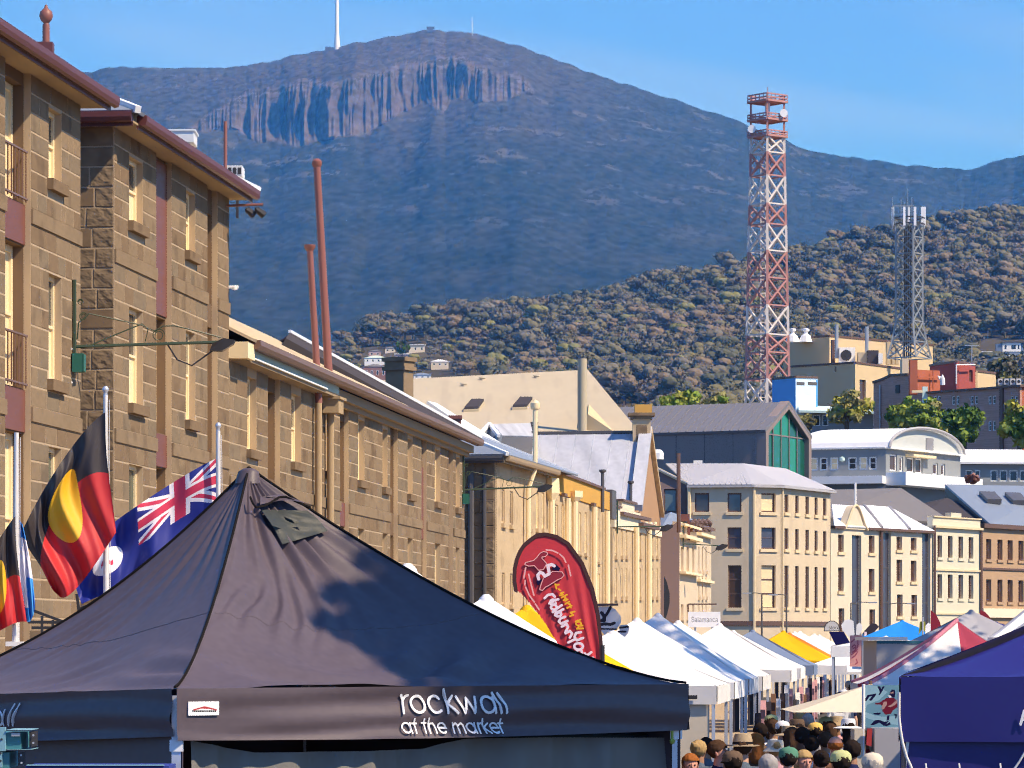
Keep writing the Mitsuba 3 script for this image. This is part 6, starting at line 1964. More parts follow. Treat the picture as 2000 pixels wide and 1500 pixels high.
k = thing('orange_pole', 'thin orange pole inside the right corner of the black tent', 'pole')
put(k, MB().tube([[xat(1323, 17.5), 17.5, 0], [xat(1322, 17.5), 17.5, zat(1446, 17.5)]], 0.010, 6), 'orange_canvas')

# teal metal box at the lower left, and the blue sheet under the black tent
bs('teal_metal', (0.055, 0.20, 0.22), 0.4)
bs('teal_light', (0.20, 0.38, 0.44), 0.4)
k = thing('metal_box', 'teal metal box with pale rails and bolt holes in the bottom left corner', 'box')
Dq = 14.4
P = lambda x, y, d=0.0: at(x, y, Dq + d)
put(k, MB().box(P(-30, 1463), P(57, 1428, 0.25)).box(P(-30, 1500), P(35, 1466, 0.25)).box(P(-30, 1640), P(30, 1503, 0.25)), 'teal_metal')
part(k, 'plate', MB().box(P(-30, 1467, -0.02), P(12, 1420, -0.003)), 'teal_light')
part(k, 'plate', MB().box(P(-30, 1499, -0.02), P(5, 1469, -0.003)), 'teal_light')
for y in (1424, 1462):
    part(k, 'rail', MB().box(P(12.5, y + 2.2, -0.03), P(76, y - 1.5, 0.2)), 'teal_light')
part(k, 'end_bracket', MB().box(P(57.3, 1459, 0), P(74, 1427, 0.2)), 'iron')
part(k, 'end_bracket', MB().box(P(35.3, 1495, 0), P(50, 1468, 0.2)), 'iron')
for x, y in ((65, 1436), (65, 1451), (41, 1475), (42, 1490)):
    part(k, 'bolt', MB().tube([P(x, y, -0.012), P(x, y, 0.0)], 0.0045, 8), 'galvanised')
for x, y in ((3, 1444), (1, 1471), (1, 1486)):
    part(k, 'bolt_hole', MB().tube([P(x, y, -0.024), P(x, y, -0.02)], 0.005, 8), 'iron')
part(k, 'latch', MB().box(P(22, 1438, -0.02), P(40, 1431, -0.001)), 'galvanised')
bs('royal_blue', (0.03, 0.05, 0.24), 0.5)
k = thing('blue_case', 'blue case with a pale rim under the left valance of the black tent', 'case')
put(k, MB().box(at(50, 1560, 14.9), at(330, 1496, 14.9) + [0, 0.3, 0]), 'royal_blue')
part(k, 'rim', MB().box(at(52, 1496, 14.88), at(320, 1493.5, 14.88) + [0, 0.02, 0]), 'teal_light')

# --- the left row of stalls: (centre distance, peak row, roof colour by side, label)
W, G_, Y_ = 'white_canvas', 'grey_canvas', 'yellow_canvas'
GRP = 'white peaked tents in the left row of stalls'
def row_tent(Dc, ytop, label=None, col=W, col2=None, w=3.0, Lc=4.31, ez=2.2, vcol=None, seed=0, stock='dark_stock'):
    az = zat(ytop, Dc)
    u = np.array([0.117, 1.0]) / math.hypot(0.117, 1)
    ctr = np.array([0.117 * Dc - Lc, Dc])
    nr = ctr - u * w / 2 + np.array([u[1], -u[0]]) * w / 2
    cols = (col, col, col, col) if col2 is None else (col, col, col, col2)
    return market_tent(label, nr, ez, az, (w, w), cols=cols, vcol=vcol, group=GRP if col == W else None, seed=seed, stock=stock)


row = [(29.5, 1103, 'white tent whose peak shows just above the right slope of the black tent'), (34.7, 1163, 'white tent peak left of the yellow peak, behind the black tent'), (38.2, 1184, 'yellow tent partly behind the red feather banner', Y_),
       (43.0, 1240, 'orange tent low behind the right slope of the black tent', 'orange_canvas'), (48.4, 1233, 'white tent with a grey shaded valance side just right of the red banner'),
       (52.5, 1208, 'white tent just in front of the tallest white tent'), (56.5, 1199, 'tallest white tent of the left row, right of the red banner'), (61, 1213, 'white tent just behind the tallest white tent'), (73, 1218, 'white tent with printed red and grey marks on its lane side'),
       (78, 1232, 'white tent just behind the tent with printed marks'), (86.5, 1231, 'blue grey tent in the middle of the left row, before the far yellow tent', 'steel_blue_canvas'), (104.5, 1232, 'bright yellow tent far down the left row of stalls', Y_), (109, 1236, 'orange brown tent just behind the far yellow tent', 'orange_canvas'), (113, 1234, 'white tent just behind the orange brown tent'), (117.5, 1233, 'white tent second behind the orange brown tent'), (132, 1238, 'last but one white tent at the far end of the left row'), (138, 1240, 'last white tent at the far end of the left row')]
row_keys = []
for i, t in enumerate(row):
    col = t[3] if len(t) > 3 else W
    row_keys.append(row_tent(t[0], t[1], t[2], col, seed=i, Lc=5.5 if i == 3 else 4.31, vcol='offwhite_canvas' if col == W and i % 3 == 1 else None))
# print on one of them
kp = row_keys[8]
u_ = np.array([0.117, 1.0]) / math.hypot(0.117, 1)
bs('print_red', (0.50, 0.03, 0.05))
cr_ = np.array([0.117 * 73 - 4.31, 73.0]) - u_ * 1.5 + np.array([u_[1], -u_[0]]) * 1.5
fpr = Frame(cr_, u_)
fnr = Frame(cr_ - np.array([u_[1], -u_[0]]) * 3.0, [u_[1], -u_[0]])
part(kp, 'print', MB().fbox(fnr, 1.6, 2.1, 0.045, 0.05, 2.02, 2.09).fbox(fnr, 2.2, 2.6, 0.045, 0.05, 2.0, 2.05), 'print_red')
ks = row_keys[4]
cr_ = np.array([0.117 * 48.4 - 4.31, 48.4]) - u_ * 1.5 + np.array([u_[1], -u_[0]]) * 1.5
fnr = Frame(cr_ - np.array([u_[1], -u_[0]]) * 3.0, [u_[1], -u_[0]])
part(ks, 'print', MB().fbox(fnr, 2.35, 2.75, 0.045, 0.05, 2.03, 2.08), 'iron')
part(ks, 'side_curtain', MB().fbox(fnr, 0.1, 2.9, -0.08, -0.05, 0.3, 2.0), 'cream_canvas', label='beige side curtain')
# hanging clothes and stock along the lane side of the stalls
bs('cloth_teal', (0.05, 0.16, 0.22))
bs('cloth_pink', (0.55, 0.30, 0.30))
bs('cloth_brown', (0.16, 0.09, 0.06))
r_ = np.random.default_rng(3)
for D in np.arange(57, 104, 1.9):
    s0 = np.array([0.117 * D - 2.75, D])
    fr = Frame(s0, u_)
    h0 = r_.uniform(1.6, 1.95)
    gi = r_.integers(9)
    gn_ = ['black', 'black', 'pink', 'pale grey', 'brown', 'black', 'cream', 'pale grey', 'pale grey'][gi]
    k = thing('hanging_garment', f'{gn_} garment hanging along the lane side of the white stalls', 'garment', f'{gn_} garments hung along the stalls')
    w_ = r_.uniform(0.35, 0.6)
    m = MB()
    m.add(*fr.ext(sg.Polygon([(0.12, h0), (w_ - 0.12, h0), (w_, h0 - 0.15), (w_ - 0.06, h0 - 0.3), (w_ - 0.05, h0 - 0.95), (0.05, h0 - 0.9), (0.06, h0 - 0.3), (0, h0 - 0.15)]), -0.06, 0.02))
    put(k, m, ['dark_stock', 'dark_stock', 'cloth_pink', 'offwhite_canvas', 'cloth_brown', 'dark_stock', 'cream_canvas', 'offwhite_canvas', 'offwhite_canvas'][gi])
# ---------------------------------------------------------------- stalls on the right of the lane
# near blue tent, cut by the right edge
c0 = np.array([xat(1760, 21.0), 21.0])
rotb = np.array([0.125, 1.0])
ub = rotb / np.linalg.norm(rotb)
nb = np.array([ub[1], -ub[0]])
ezb = zat(1322, 21.0)
BL_ = market_tent('deep blue tent with a dropped side wall in the lower right corner', c0 + nb * 3.2, ezb, ezb + 0.68, (3.2, 3.2), rot=rotb, cols=('navy_canvas',) * 4, vh=0.38, seed=61, pw=1.3, folds=0.045)
fb_ = Frame(c0 + ub * 0.03, nb)
v = []
nx, nz_ = 60, 30
for j in range(nz_):
    q = j / (nz_ - 1)
    for i in range(nx):
        t = i / (nx - 1)
        s = 0.02 + 3.1 * t + 0.10 * q ** 1.5 * (1 - t)
        o = 0.022 * math.sin(t * 23 + 2 * math.sin(q * 3)) * q + 0.012 * math.sin(t * 51 + q * 4) * q
        v.append(fb_.p(s, o, ezb - 0.02 - (ezb - 0.25) * q))
part(BL_, 'side_wall', (np.array(v), grid_faces(nz_, nx)), 'navy_canvas', smooth=True)
fs_ = Frame(c0 + nb * 0.0, -ub)
part(BL_, 'side_wall', MB().poly([[c0[0], c0[1], 0.2], [c0[0] + ub[0] * 3.1, c0[1] + ub[1] * 3.1, 0.2], [c0[0] + ub[0] * 3.1, c0[1] + ub[1] * 3.1, ezb - 0.05], [c0[0], c0[1], ezb - 0.05]], 0.006), 'navy_canvas')
pts = [fb_.p(fb_.s_of_px(x), 0.05, fb_.z_of(x, y)) for x, y in ((1756, 1352), (1756, 1395), (1758, 1420), (1763, 1450), (1771, 1478), (1782, 1503), (1792, 1520))]
part(BL_, 'rope', MB().tube(pts, 0.009, 6), 'offwhite_canvas', smooth=True, label='pale rope hanging down the corner of the blue tent')
pts = [fb_.p(fb_.s_of_px(x), 0.05, fb_.z_of(x, y)) for x, y in ((1976, 1508), (1990, 1488), (2006, 1460))]
part(BL_, 'rope', MB().tube(pts, 0.007, 6), 'offwhite_canvas', smooth=True)
m = MB()
for x in (1808, 1873, 1953):
    part(BL_, 'tie', MB().tube([fb_.p(fb_.s_of_px(x), 0.05, fb_.z_of(x, 1490)), fb_.p(fb_.s_of_px(x + 3), 0.06, fb_.z_of(x, 1512))], 0.006, 5), 'offwhite_canvas')
part(BL_, 'letter_a', strokes(fb_, [[(1993, 1414), (2000, 1388), (2007, 1414)], [(1996, 1405), (2004, 1405)]], 0.016, 0, 1.0, (0, 0), 0.070, 0.073), 'letter_white')

# red and white tent with the painted banner
nl_ = np.array([xat(1690, 54), 54.0])
RW = thing('red_white_tent', 'faded red and white panelled tent behind the blue one, tree shade dappling its roof', 'tent')
u2 = np.array([0.03, 1.0]) / math.hypot(0.03, 1)
n2 = np.array([u2[1], -u2[0]])
ezr, azr = zat(1338, 54), zat(1212, 55.5)
w2 = 3.05
C = [np.array([*(nl_ + n2 * w2), ezr]), np.array([*(nl_ + n2 * w2 + u2 * w2), ezr]), np.array([*(nl_ + u2 * w2), ezr]), np.array([*nl_, ezr])]
apx = np.array([*np.mean([c[:2] for c in C], axis=0), azr])
for i in range(4):
    a, b = C[i], C[(i + 1) % 4]
    mid_ = (a + b) / 2
    # every side is two gores, white and red
    for (p, q, colr_) in ((a, mid_, 'offwhite_canvas'), (mid_, b, 'red_canvas')):
        v, f, _ = roof_panel(p, q, apx, 1.25, 0.02, wr=lambda v, uu, t: v + np.dstack([0 * uu, 0 * uu, 0.012 * np.sin(uu * 7 + t * 4) * t * (1 - t) * 4]))
        part(RW, 'roof_gore', (v, f), colr_, smooth=True)
        vv, ff = valance_mesh(p, q, 0.24, 0.012, 12, seed=i)
        part(RW, 'valance', (vv, ff), colr_, smooth=True)
for c in (C[3], C[2]):
    pts = [c * (1 - t) + apx * t for t in np.linspace(0, 1, 12)]
    pts = [np.array([p[0], p[1], c[2] + (apx[2] - c[2]) * t ** 1.25 + 0.01]) for p, t in zip(pts, np.linspace(0, 1, 12))]
    part(RW, 'ridge_band', MB().tube(pts, 0.035, 6), 'pink_edge', smooth=True)
for c in C:
    part(RW, 'leg', MB().box([c[0] - 0.025, c[1] - 0.025, 0], [c[0] + 0.025, c[1] + 0.025, ezr]), 'alu')

# painted banner on its own frame
D = 46.0
FP = Frame([xat(1690, D), D], [1, 0.0])
fx, fz = FP.s_of_px, FP.z_of
bs('poster_blue', (0.16, 0.33, 0.42))
bs('poster_light', (0.30, 0.50, 0.58))
bs('ink', (0.012, 0.012, 0.05))
bs('poster_red', (0.17, 0.02, 0.04))
bs('poster_skin', (0.45, 0.28, 0.25))
PB = thing('painted_banner', 'blue painted banner of a rider in red with dark letters, right of the crowd', 'banner')
put(PB, MB().fbox(FP, 0, fx(1760), -0.012, 0, fz(0, 1421), fz(0, 1338)), 'poster_blue')
def shape(pts, mat, lay, nm):
    p = [(fx(1680 + x / 15), fz(0, 1330 + y / 15)) for x, y in pts]
    part(PB, nm, MB().add(*FP.ext(sg.Polygon(p).buffer(0), 0.0003 + 0.002 * lay, 0.002 + 0.002 * lay)), mat)
shape([(120, 120), (520, 150), (800, 320), (560, 560), (200, 700), (130, 900)], 'poster_light', 0, 'sky_patch')
shape([(150, 900), (420, 1010), (700, 1050), (1100, 1020), (1130, 1300), (500, 1180), (160, 1080)], 'poster_light', 0, 'wave_patch')
shape([(505, 155), (590, 160), (615, 240), (650, 165), (725, 155), (610, 360), (560, 420), (540, 400), (575, 320)], 'ink', 1, 'letter_y')
shape([(110, 600), (215, 410), (330, 395), (450, 370), (470, 400), (330, 580), (250, 570), (350, 440), (270, 460), (180, 590)], 'ink', 1, 'letter_n')
shape([(640, 620), (760, 500), (980, 490), (1060, 560), (1120, 640), (1100, 760), (960, 860), (900, 960), (740, 990), (640, 880), (700, 760), (600, 700)], 'poster_red', 1, 'coat')
shape([(430, 640), (560, 640), (700, 540), (720, 600), (600, 690), (450, 690)], 'poster_red', 1, 'sleeve')
shape([(870, 330), (930, 250), (1010, 260), (1030, 340), (1010, 480), (900, 470), (860, 400)], 'ink', 2, 'helmet')
shape([(880, 340), (970, 310), (975, 360), (880, 375)], 'poster_skin', 3, 'face')
shape([(810, 430), (880, 420), (930, 470), (860, 500)], 'letter_white', 3, 'beard')
shape([(690, 610), (780, 600), (790, 680), (690, 830), (620, 820), (640, 740)], 'poster_skin', 2, 'arm')
shape([(800, 740), (900, 700), (1100, 530), (1170, 560), (1000, 720), (880, 770)], 'poster_skin', 2, 'arm')
shape([(300, 1290), (430, 1150), (560, 1140), (720, 1200), (860, 1160), (700, 1320), (560, 1220), (400, 1290)], 'ink', 1, 'board')
shape([(700, 1300), (870, 1200), (900, 1270), (760, 1330)], 'ink', 1, 'board')
shape([(790, 1020), (860, 1000), (850, 1130), (770, 1170)], 'ink', 2, 'boot')
shape([(380, 940), (620, 930), (560, 990), (420, 980)], 'ink', 2, 'wave_line')
shape([(980, 960), (1080, 980), (1070, 1060), (1020, 1120), (1030, 1020)], 'ink', 2, 'wave_line')
part(PB, 'pole', MB().tube([[xat(1686.5, D), D, 0], [xat(1686.5, D), D, zat(1336, D)]], 0.022, 8), 'letter_white')
part(PB, 'pole', MB().tube([[xat(1759, D), D + 0.03, 0], [xat(1759, D), D + 0.03, zat(1336, D)]], 0.022, 8), 'alu')
k = thing('red_cloth', 'dark red cloth hanging below the painted banner', 'cloth')
fr = Frame([xat(1692, 45.9), 45.9], [1, 0])
put(k, MB().add(*fr.ext(sg.Polygon([(0, fr.z_of(0, 1455)), (fr.s_of_px(1702), fr.z_of(0, 1458)), (fr.s_of_px(1704), fr.z_of(0, 1423)), (fr.s_of_px(1694), fr.z_of(0, 1423))]), -0.03, 0)), 'patch_red')
k = thing('grey_counter', 'plain dark grey stall counter wall below the painted banner', 'counter')
put(k, MB().fbox(fr, fr.s_of_px(1709), fr.s_of_px(1800), -1.5, -0.05, 0, zat(1423, 46)), 'grey_canvas')
k = thing('cream_counter', 'pale beige stall side left of the grey counter', 'counter')
put(k, MB().fbox(fr, fr.s_of_px(1670), fr.s_of_px(1691), -0.6, -0.08, 0, zat(1424, 46)), 'cream_canvas')

# square cream umbrella
Du = 50.0
UM = thing('market_umbrella', 'low cream market umbrella over the crowd beside the painted banner', 'umbrella')
c = np.array([xat(1700, Du), Du])
hw = xat(1700, Du) - xat(1537, Du)
ze_, zp_ = zat(1388, Du), zat(1336, Du)
R8 = [np.array([c[0] + hw * x, c[1] + hw * y, ze_]) for x, y in ((1, -1), (1, 1), (-1, 1), (-1, -1))]
for i in range(4):
    v, f, _ = roof_panel(R8[i], R8[(i + 1) % 4], np.array([*c, zp_]), 1.05, 0.03)
    part(UM, 'panel', (v, f), 'cream_canvas', smooth=True)
    part(UM, 'rib', MB().tube([R8[i] - [0, 0, 0.02], np.array([*c, zp_ - 0.03])], 0.012, 5), 'brown_trim')
part(UM, 'pole', MB().tube([[*c, 0], [*c, zp_ + 0.05]], 0.025, 8), 'brown_trim')

# grey box stall, blue peak, grey peak and tents at the right edge
k = thing('grey_box_stall', 'grey stall with a plain flat side wall beside the red and white tent', 'stall')
Dv = 66.0
fr = Frame([xat(1712, Dv), Dv], [1, 0.0])
put(k, MB().fbox(fr, 0, fr.s_of_px(1850), -2.5, 0, 0.1, zat(1251, Dv)), 'grey_canvas')
part(k, 'roof_edge', MB().fbox(fr, -0.15, fr.s_of_px(1772), -2.6, 0.06, zat(1251, Dv) + 0.003, zat(1244, Dv)), 'white_canvas')
part(k, 'hem', MB().fbox(fr, 0, fr.s_of_px(1850), 0.003, 0.02, zat(1257, Dv), zat(1252, Dv)), 'cloth_teal')
def side_tent(label, xc, yp, D, ye, w, col, rot=(0.1, 1.0), vcol=None, seed=0, cols=None, vh=0.24):
    u = np.array(rot) / np.linalg.norm(rot)
    n = np.array([u[1], -u[0]])
    ctr = np.array([xat(xc, D), D])
    return market_tent(label, ctr - u * w / 2 + n * w / 2, zat(ye, D - w / 2), zat(yp, D), (w, w), rot=rot, cols=cols or (col,) * 4, vcol=vcol, seed=seed, vh=vh)
side_tent('bright sky blue tent peak beyond the grey box stall', 1762, 1212, 92, 1252, 2.6, 'sky_blue_canvas', seed=71, vh=0.1)
side_tent('grey tent peak just behind the red and white tent', 1897, 1192, 68, 1268, 3.0, 'grey_canvas', seed=72)
side_tent('dark navy tent at the right edge, behind the blue tent', 2160, 1092, 44, 1253, 2.6, 'steel_blue_canvas', seed=73, cols=('navy_dark', 'navy_dark', 'offwhite_canvas', 'navy_dark'), vcol='steel_blue_canvas')
side_tent('white tent with a dark rounded edge near the right border', 2088, 1118, 60, 1245, 2.6, 'white_canvas', seed=74)
side_tent('white tent right of the pink banner, under the sky blue peak', 1730, 1243, 80, 1262, 2.4, 'white_canvas', seed=75)
side_tent('low white tent behind the pink banner', 1672, 1268, 96, 1300, 2.6, 'white_canvas', seed=76)
side_tent('purple blue tent before the maroon banner at right', 1945, 1215, 75, 1250, 2.6, 'navy_canvas', seed=77)

# ---- feather banners and signs among the stalls
def feather(name, label, outline, D, mat, edge='iron', base_x=None, thick=0.012, pole=True, turn=0.0, marks=(), border=0.0):
    k = thing(name, label, 'banner')
    x0 = outline[0][0]
    fr = Frame([xat(x0, D), D], [1, turn])
    p = [(fr.s_of_px(x), fr.z_of(x, y)) for x, y in outline]
    poly = sg.Polygon(p).buffer(0)
    if border:
        inner = poly.buffer(-border)
        part(k, 'hem', MB().add(*fr.ext(poly.difference(inner), -thick, 0.0)), edge)
        part(k, 'cloth', MB().add(*fr.ext(inner, -thick * 0.8, -0.001)), mat)
    else:
        part(k, 'cloth', MB().add(*fr.ext(poly, -thick, 0)), mat)
    if base_x:
        b = fr.p(fr.s_of_px(base_x), 0.02, 0.0)
        t = fr.p(fr.s_of_px(base_x), 0.02, fr.z_of(base_x, outline[-1][1]))
        part(k, 'pole', MB().tube([b, t], 0.015, 6), 'iron')
    return k, fr


bs('banner_red', (0.52, 0.030, 0.038), 0.5, sheen=0.4)
bs('banner_dark_red', (0.26, 0.012, 0.025), 0.5)
bs('banner_pink', (0.80, 0.40, 0.38))
bs('banner_yellow', (0.80, 0.42, 0.04))
bs('lilac_white', (0.80, 0.66, 0.70))
bs('black_hem', (0.05, 0.012, 0.010), 0.6)
# the red teardrop: cloth with vertical folds, dark pole hem round its head
Df = 27.0
outl = [(1178, 1330), (1178, 1300), (1176, 1254), (1170, 1198), (1159, 1149), (1139, 1099), (1111, 1060), (1088, 1046), (1066, 1041), (1048, 1043), (1036, 1051), (1023, 1062), (1014, 1075), (1007, 1092), (1003, 1110), (1002, 1134), (1005, 1154), (1016, 1160), (1027, 1172), (1042, 1190), (1068, 1225), (1092, 1267), (1112, 1300), (1135, 1330)]
FB_ = thing('feather_banner', 'big red teardrop banner with yellow and pink lettering behind the black tent', 'banner')
ffr = Frame([xat(1178, Df), Df], [1, 0.10])
P2 = lambda x, y: (ffr.s_of_px(x), ffr.z_of(x, y))
poly = sg.Polygon([P2(*q) for q in outl]).buffer(0)
inner = poly.buffer(-0.022)
# hem follows the head and the right edge only
hem_line = sg.LineString([P2(*q) for q in outl[:17]]).buffer(0.024)
part(FB_, 'hem', MB().add(*ffr.ext(hem_line.intersection(poly.buffer(0.004)), -0.014, 0.006)), 'black_hem')
minx, minz, maxx, maxz = poly.bounds
tri = trimesh.creation.triangulate_polygon(poly, engine='earcut') if False else None
gx, gz_ = np.meshgrid(np.linspace(minx, maxx, 120), np.linspace(minz, maxz, 110))
from shapely import contains_xy
ins = contains_xy(poly.buffer(-0.003), gx, gz_)
def fold_at(s, z):
    f = np.clip((s - (minx + maxx) / 2 + (maxz - z) * -0.28) / 0.4, -1, 1)
    q = np.clip((maxz - z) / (maxz - minz), 0, 1)
    return 0.012 * np.sin((s + 0.22 * z) * 75 + 2 * np.sin(z * 3)) * np.clip(q * 1.3 - 0.25, 0, 1) * (0.5 + 0.5 * (f > 0.0))
vv = np.array([ffr.p(a, -0.004 + float(fold_at(a, b)), b) for a, b in zip(gx.ravel(), gz_.ravel())])
ff_ = grid_faces(110, 120)
okf = ins.ravel()[ff_].all(axis=1)
mm_ = trimesh.Trimesh(vv, ff_[okf], process=False)
mm_.remove_unreferenced_vertices()
part(FB_, 'cloth', (np.array(mm_.vertices), np.array(mm_.faces)), 'banner_red', smooth=True)
part(FB_, 'pole', MB().tube([ffr.p(P2(1178, 1300)[0], 0.0, 0), ffr.p(P2(1177, 1260)[0], 0, P2(1177, 1260)[1])], 0.016, 6), 'iron')
def bstroke(lines, w, zoom, org, mat, nm, lay=0):
    geo = [sg.LineString([P2(org[0] + x / zoom, org[1] + y / zoom) for x, y in ln]).buffer(w / 2, quad_segs=3) for ln in lines]
    u = shapely.union_all(geo)
    m = MB()
    for g in getattr(u, 'geoms', [u]):
        m.add(*ffr.ext(g, 0.012 + 0.002 * lay, 0.0138 + 0.002 * lay))
    return part(FB_, nm, m, mat)
def bpoly(pts, zoom, org, mat, nm, lay=0):
    g = sg.Polygon([P2(org[0] + x / zoom, org[1] + y / zoom) for x, y in pts]).buffer(0)
    m = MB()
    for q in getattr(g, 'geoms', [g]):
        m.add(*ffr.ext(q, 0.010 + 0.002 * lay, 0.0115 + 0.002 * lay))
    return part(FB_, nm, m, mat)
zo, og = 10.71, (990, 1060)
m1 = [(370, 460), (385, 415), (450, 400), (560, 370), (620, 310), (690, 220), (760, 185), (830, 200), (850, 240), (800, 290), (730, 300), (730, 330), (830, 440), (760, 560), (660, 580), (570, 480), (450, 490)]
m2 = [(950, 600), (1150, 610), (1190, 680), (1140, 740), (1050, 780), (880, 890), (800, 930), (740, 1000), (680, 980), (700, 900), (760, 740), (830, 700)]
bpoly(m1, zo, og, 'banner_dark_red', 'emblem_shape')
bpoly(m2, zo, og, 'banner_dark_red', 'emblem_shape')
bstroke([m1 + [m1[0]]], 0.0065, zo, og, 'banner_pink', 'emblem_outline', 1)
bstroke([m2 + [m2[0]]], 0.0065, zo, og, 'banner_pink', 'emblem_outline', 1)
bstroke([[(660, 760), (640, 680), (690, 620), (745, 640), (790, 700), (880, 650), (865, 550), (850, 480), (930, 455), (985, 485)]], 0.024, zo, og, 'lilac_white', 'emblem_body', 2)
bpoly([(930, 470), (1010, 440), (1110, 540), (1080, 600), (960, 560)], zo, og, 'ink', 'emblem_dark', 1)
bpoly([(610, 720), (700, 720), (720, 800), (650, 900), (620, 840)], zo, og, 'ink', 'emblem_dark', 1)
for ln in ([(820, 150), (950, 165), (1060, 215)], [(1100, 240), (1180, 310), (1230, 410)], [(1280, 470), (1330, 690)], [(390, 520), (350, 740)], [(380, 790), (370, 890)], [(390, 930), (470, 1110), (570, 1240)], [(450, 660), (510, 900), (560, 1100)], [(590, 1280), (670, 1400)]):
    p = np.array(ln, float)
    L = np.r_[0, np.cumsum(np.linalg.norm(np.diff(p, axis=0), axis=1))]
    t0, segs = 0.0, []
    rq = np.random.default_rng(int(p[0, 0]))
    while t0 < L[-1]:          # small print: short strokes along the line
        t1 = min(L[-1], t0 + rq.uniform(16, 40))
        segs.append([(np.interp(t, L, p[:, 0]), np.interp(t, L, p[:, 1])) for t in (t0, t1)])
        t0 = t1 + 11
    labels[bstroke(segs, 0.0115, zo, og, 'banner_pink', 'small_print', 1)] = {'kind': 'stuff'}
z3, o3 = 8.82, (1040, 1140)
for nm_, ln in (('letter_r', [[(205, 250), (260, 195), (340, 180), (380, 225)]]), ('letter_e', [[(440, 270), (370, 285), (330, 330), (285, 340)], ell(350, 320, 50, 45, 20, 320, 10)]), ('letter_d', [ell(365, 405, 50, 42), [(345, 490), (430, 420), (500, 370)]]),
                ('letter_b', [ell(440, 525, 50, 40), [(385, 545), (460, 480), (525, 440)]]), ('letter_u', [[(560, 570), (480, 600), (450, 650), (490, 690), (600, 640)]]), ('letter_n', [[(500, 740), (585, 695), (610, 745), (560, 840)]]), ('letter_n', [[(565, 855), (640, 815), (678, 860), (640, 930)]]),
                ('letter_y', [[(830, 835), (745, 850), (718, 920), (760, 975), (868, 935)], [(615, 1012), (720, 960)]]), ('letter_o', [ell(790, 1080, 75, 55)]), ('letter_o', [ell(800, 1192, 50, 52)]), ('letter_x', [[(855, 1300), (1010, 1180)], [(900, 1200), (960, 1325), (1040, 1275)]])):
    bstroke(ln, 0.019, z3, o3, 'lilac_white', nm_, 1)
for nm_, ln in (('letter_t', [[(450, 15), (395, 40), (410, 85)], [(385, 10), (415, 25)]]), ('hyphen', [[(450, 95), (478, 118)]]), ('letter_s', [[(530, 150), (480, 165), (520, 190), (470, 205)]]), ('letter_h', [[(590, 190), (500, 240)], [(545, 215), (570, 255), (530, 285)]]),
                ('letter_i', [[(600, 270), (560, 295)]]), ('letter_r', [[(630, 310), (560, 350)], [(600, 330), (630, 355)]]), ('letter_t', [[(670, 380), (590, 420)], [(640, 350), (660, 410)]]), ('letter_s', [[(720, 480), (650, 500), (700, 540), (640, 560)]]),
                ('letter_b', [ell(790, 690, 45, 32), [(820, 620), (740, 650)]]), ('letter_y', [[(860, 720), (800, 730), (770, 770)], [(870, 770), (760, 775)]])):
    bstroke(ln, 0.013, z3, o3, 'banner_yellow', nm_, 1)

# smaller banners
feather('feather_banner', 'narrow black feather banner seen edge on before the mauve side wall', [(1297, 1215), (1297, 1125), (1303, 1138), (1308, 1160), (1308, 1178), (1303, 1200)], 60, 'iron')
k_ = 'feather_banner_001'
feather('feather_banner', 'maroon feather banner with small pale print, left of the grey tent peak', [(1818, 1262), (1818, 1192), (1828, 1200), (1836, 1215), (1840, 1235), (1840, 1262)], 78, 'banner_dark_red', base_x=1819)
feather('feather_banner', 'maroon curved banner right of the grey tent peak', [(1915, 1232), (1914, 1191), (1924, 1195), (1933, 1205), (1940, 1222), (1938, 1232)], 72, 'banner_dark_red', base_x=1916)
feather('teardrop_banner', 'larger plain white teardrop banner before the dark glazed strip', [(1660, 1246), (1646, 1232), (1643, 1221), (1649, 1212), (1658, 1209), (1667, 1213), (1669, 1240)], 100, 'white_canvas', base_x=1669)
feather('teardrop_banner', 'smaller plain white teardrop banner beside the larger one', [(1672, 1240), (1673, 1220), (1679, 1216), (1684, 1221), (1684, 1230), (1679, 1240)], 102, 'white_canvas', base_x=1671)
k, fr = feather('teardrop_banner', 'dark leaning leaf shaped banner right of the white teardrops', [(1676, 1250), (1690, 1230), (1703, 1217), (1712, 1219), (1717, 1224), (1708, 1234), (1697, 1246), (1692, 1262), (1680, 1262)], 98, 'dark_stock')
part(k, 'print', MB().fbox(fr, fr.s_of_px(1688), fr.s_of_px(1693), 0.001, 0.01, fr.z_of(1688, 1247), fr.z_of(1688, 1234)), 'lilac_white')
k, fr = feather('arched_sign', 'arched grey white sign with a dark word on a navy banner', [(1609, 1233)] + [(1625 + 16 * math.cos(a), 1231 - 19 * math.sin(a)) for a in np.linspace(math.pi, 0, 13)] + [(1641, 1233)], 90, 'pale_bench', edge='iron', border=0.02)
tm = meshkit.text_mesh('store', 0.085)
tv = np.array(tm.vertices)
s0_ = fr.s_of_px(1618)
part(k, 'lettering', MB().add([fr.p(s0_ + x, 0.002 + z, fr.z_of(1620, 1229) + y) for x, y, z in tv], tm.faces), 'iron')
feather('navy_banner', 'slanted navy banner below the arched sign', [(1619, 1234), (1648, 1234), (1664, 1262), (1660, 1278), (1640, 1276)], 89, 'navy_dark')
k, fr = feather('pink_banner', 'upright pink banner with swirling pale marks in the middle of the market', [(1660, 1302), (1660, 1241), (1684, 1241), (1684, 1302)], 70, 'banner_pink')
bs('swirl', (0.50, 0.12, 0.17))
geo = []
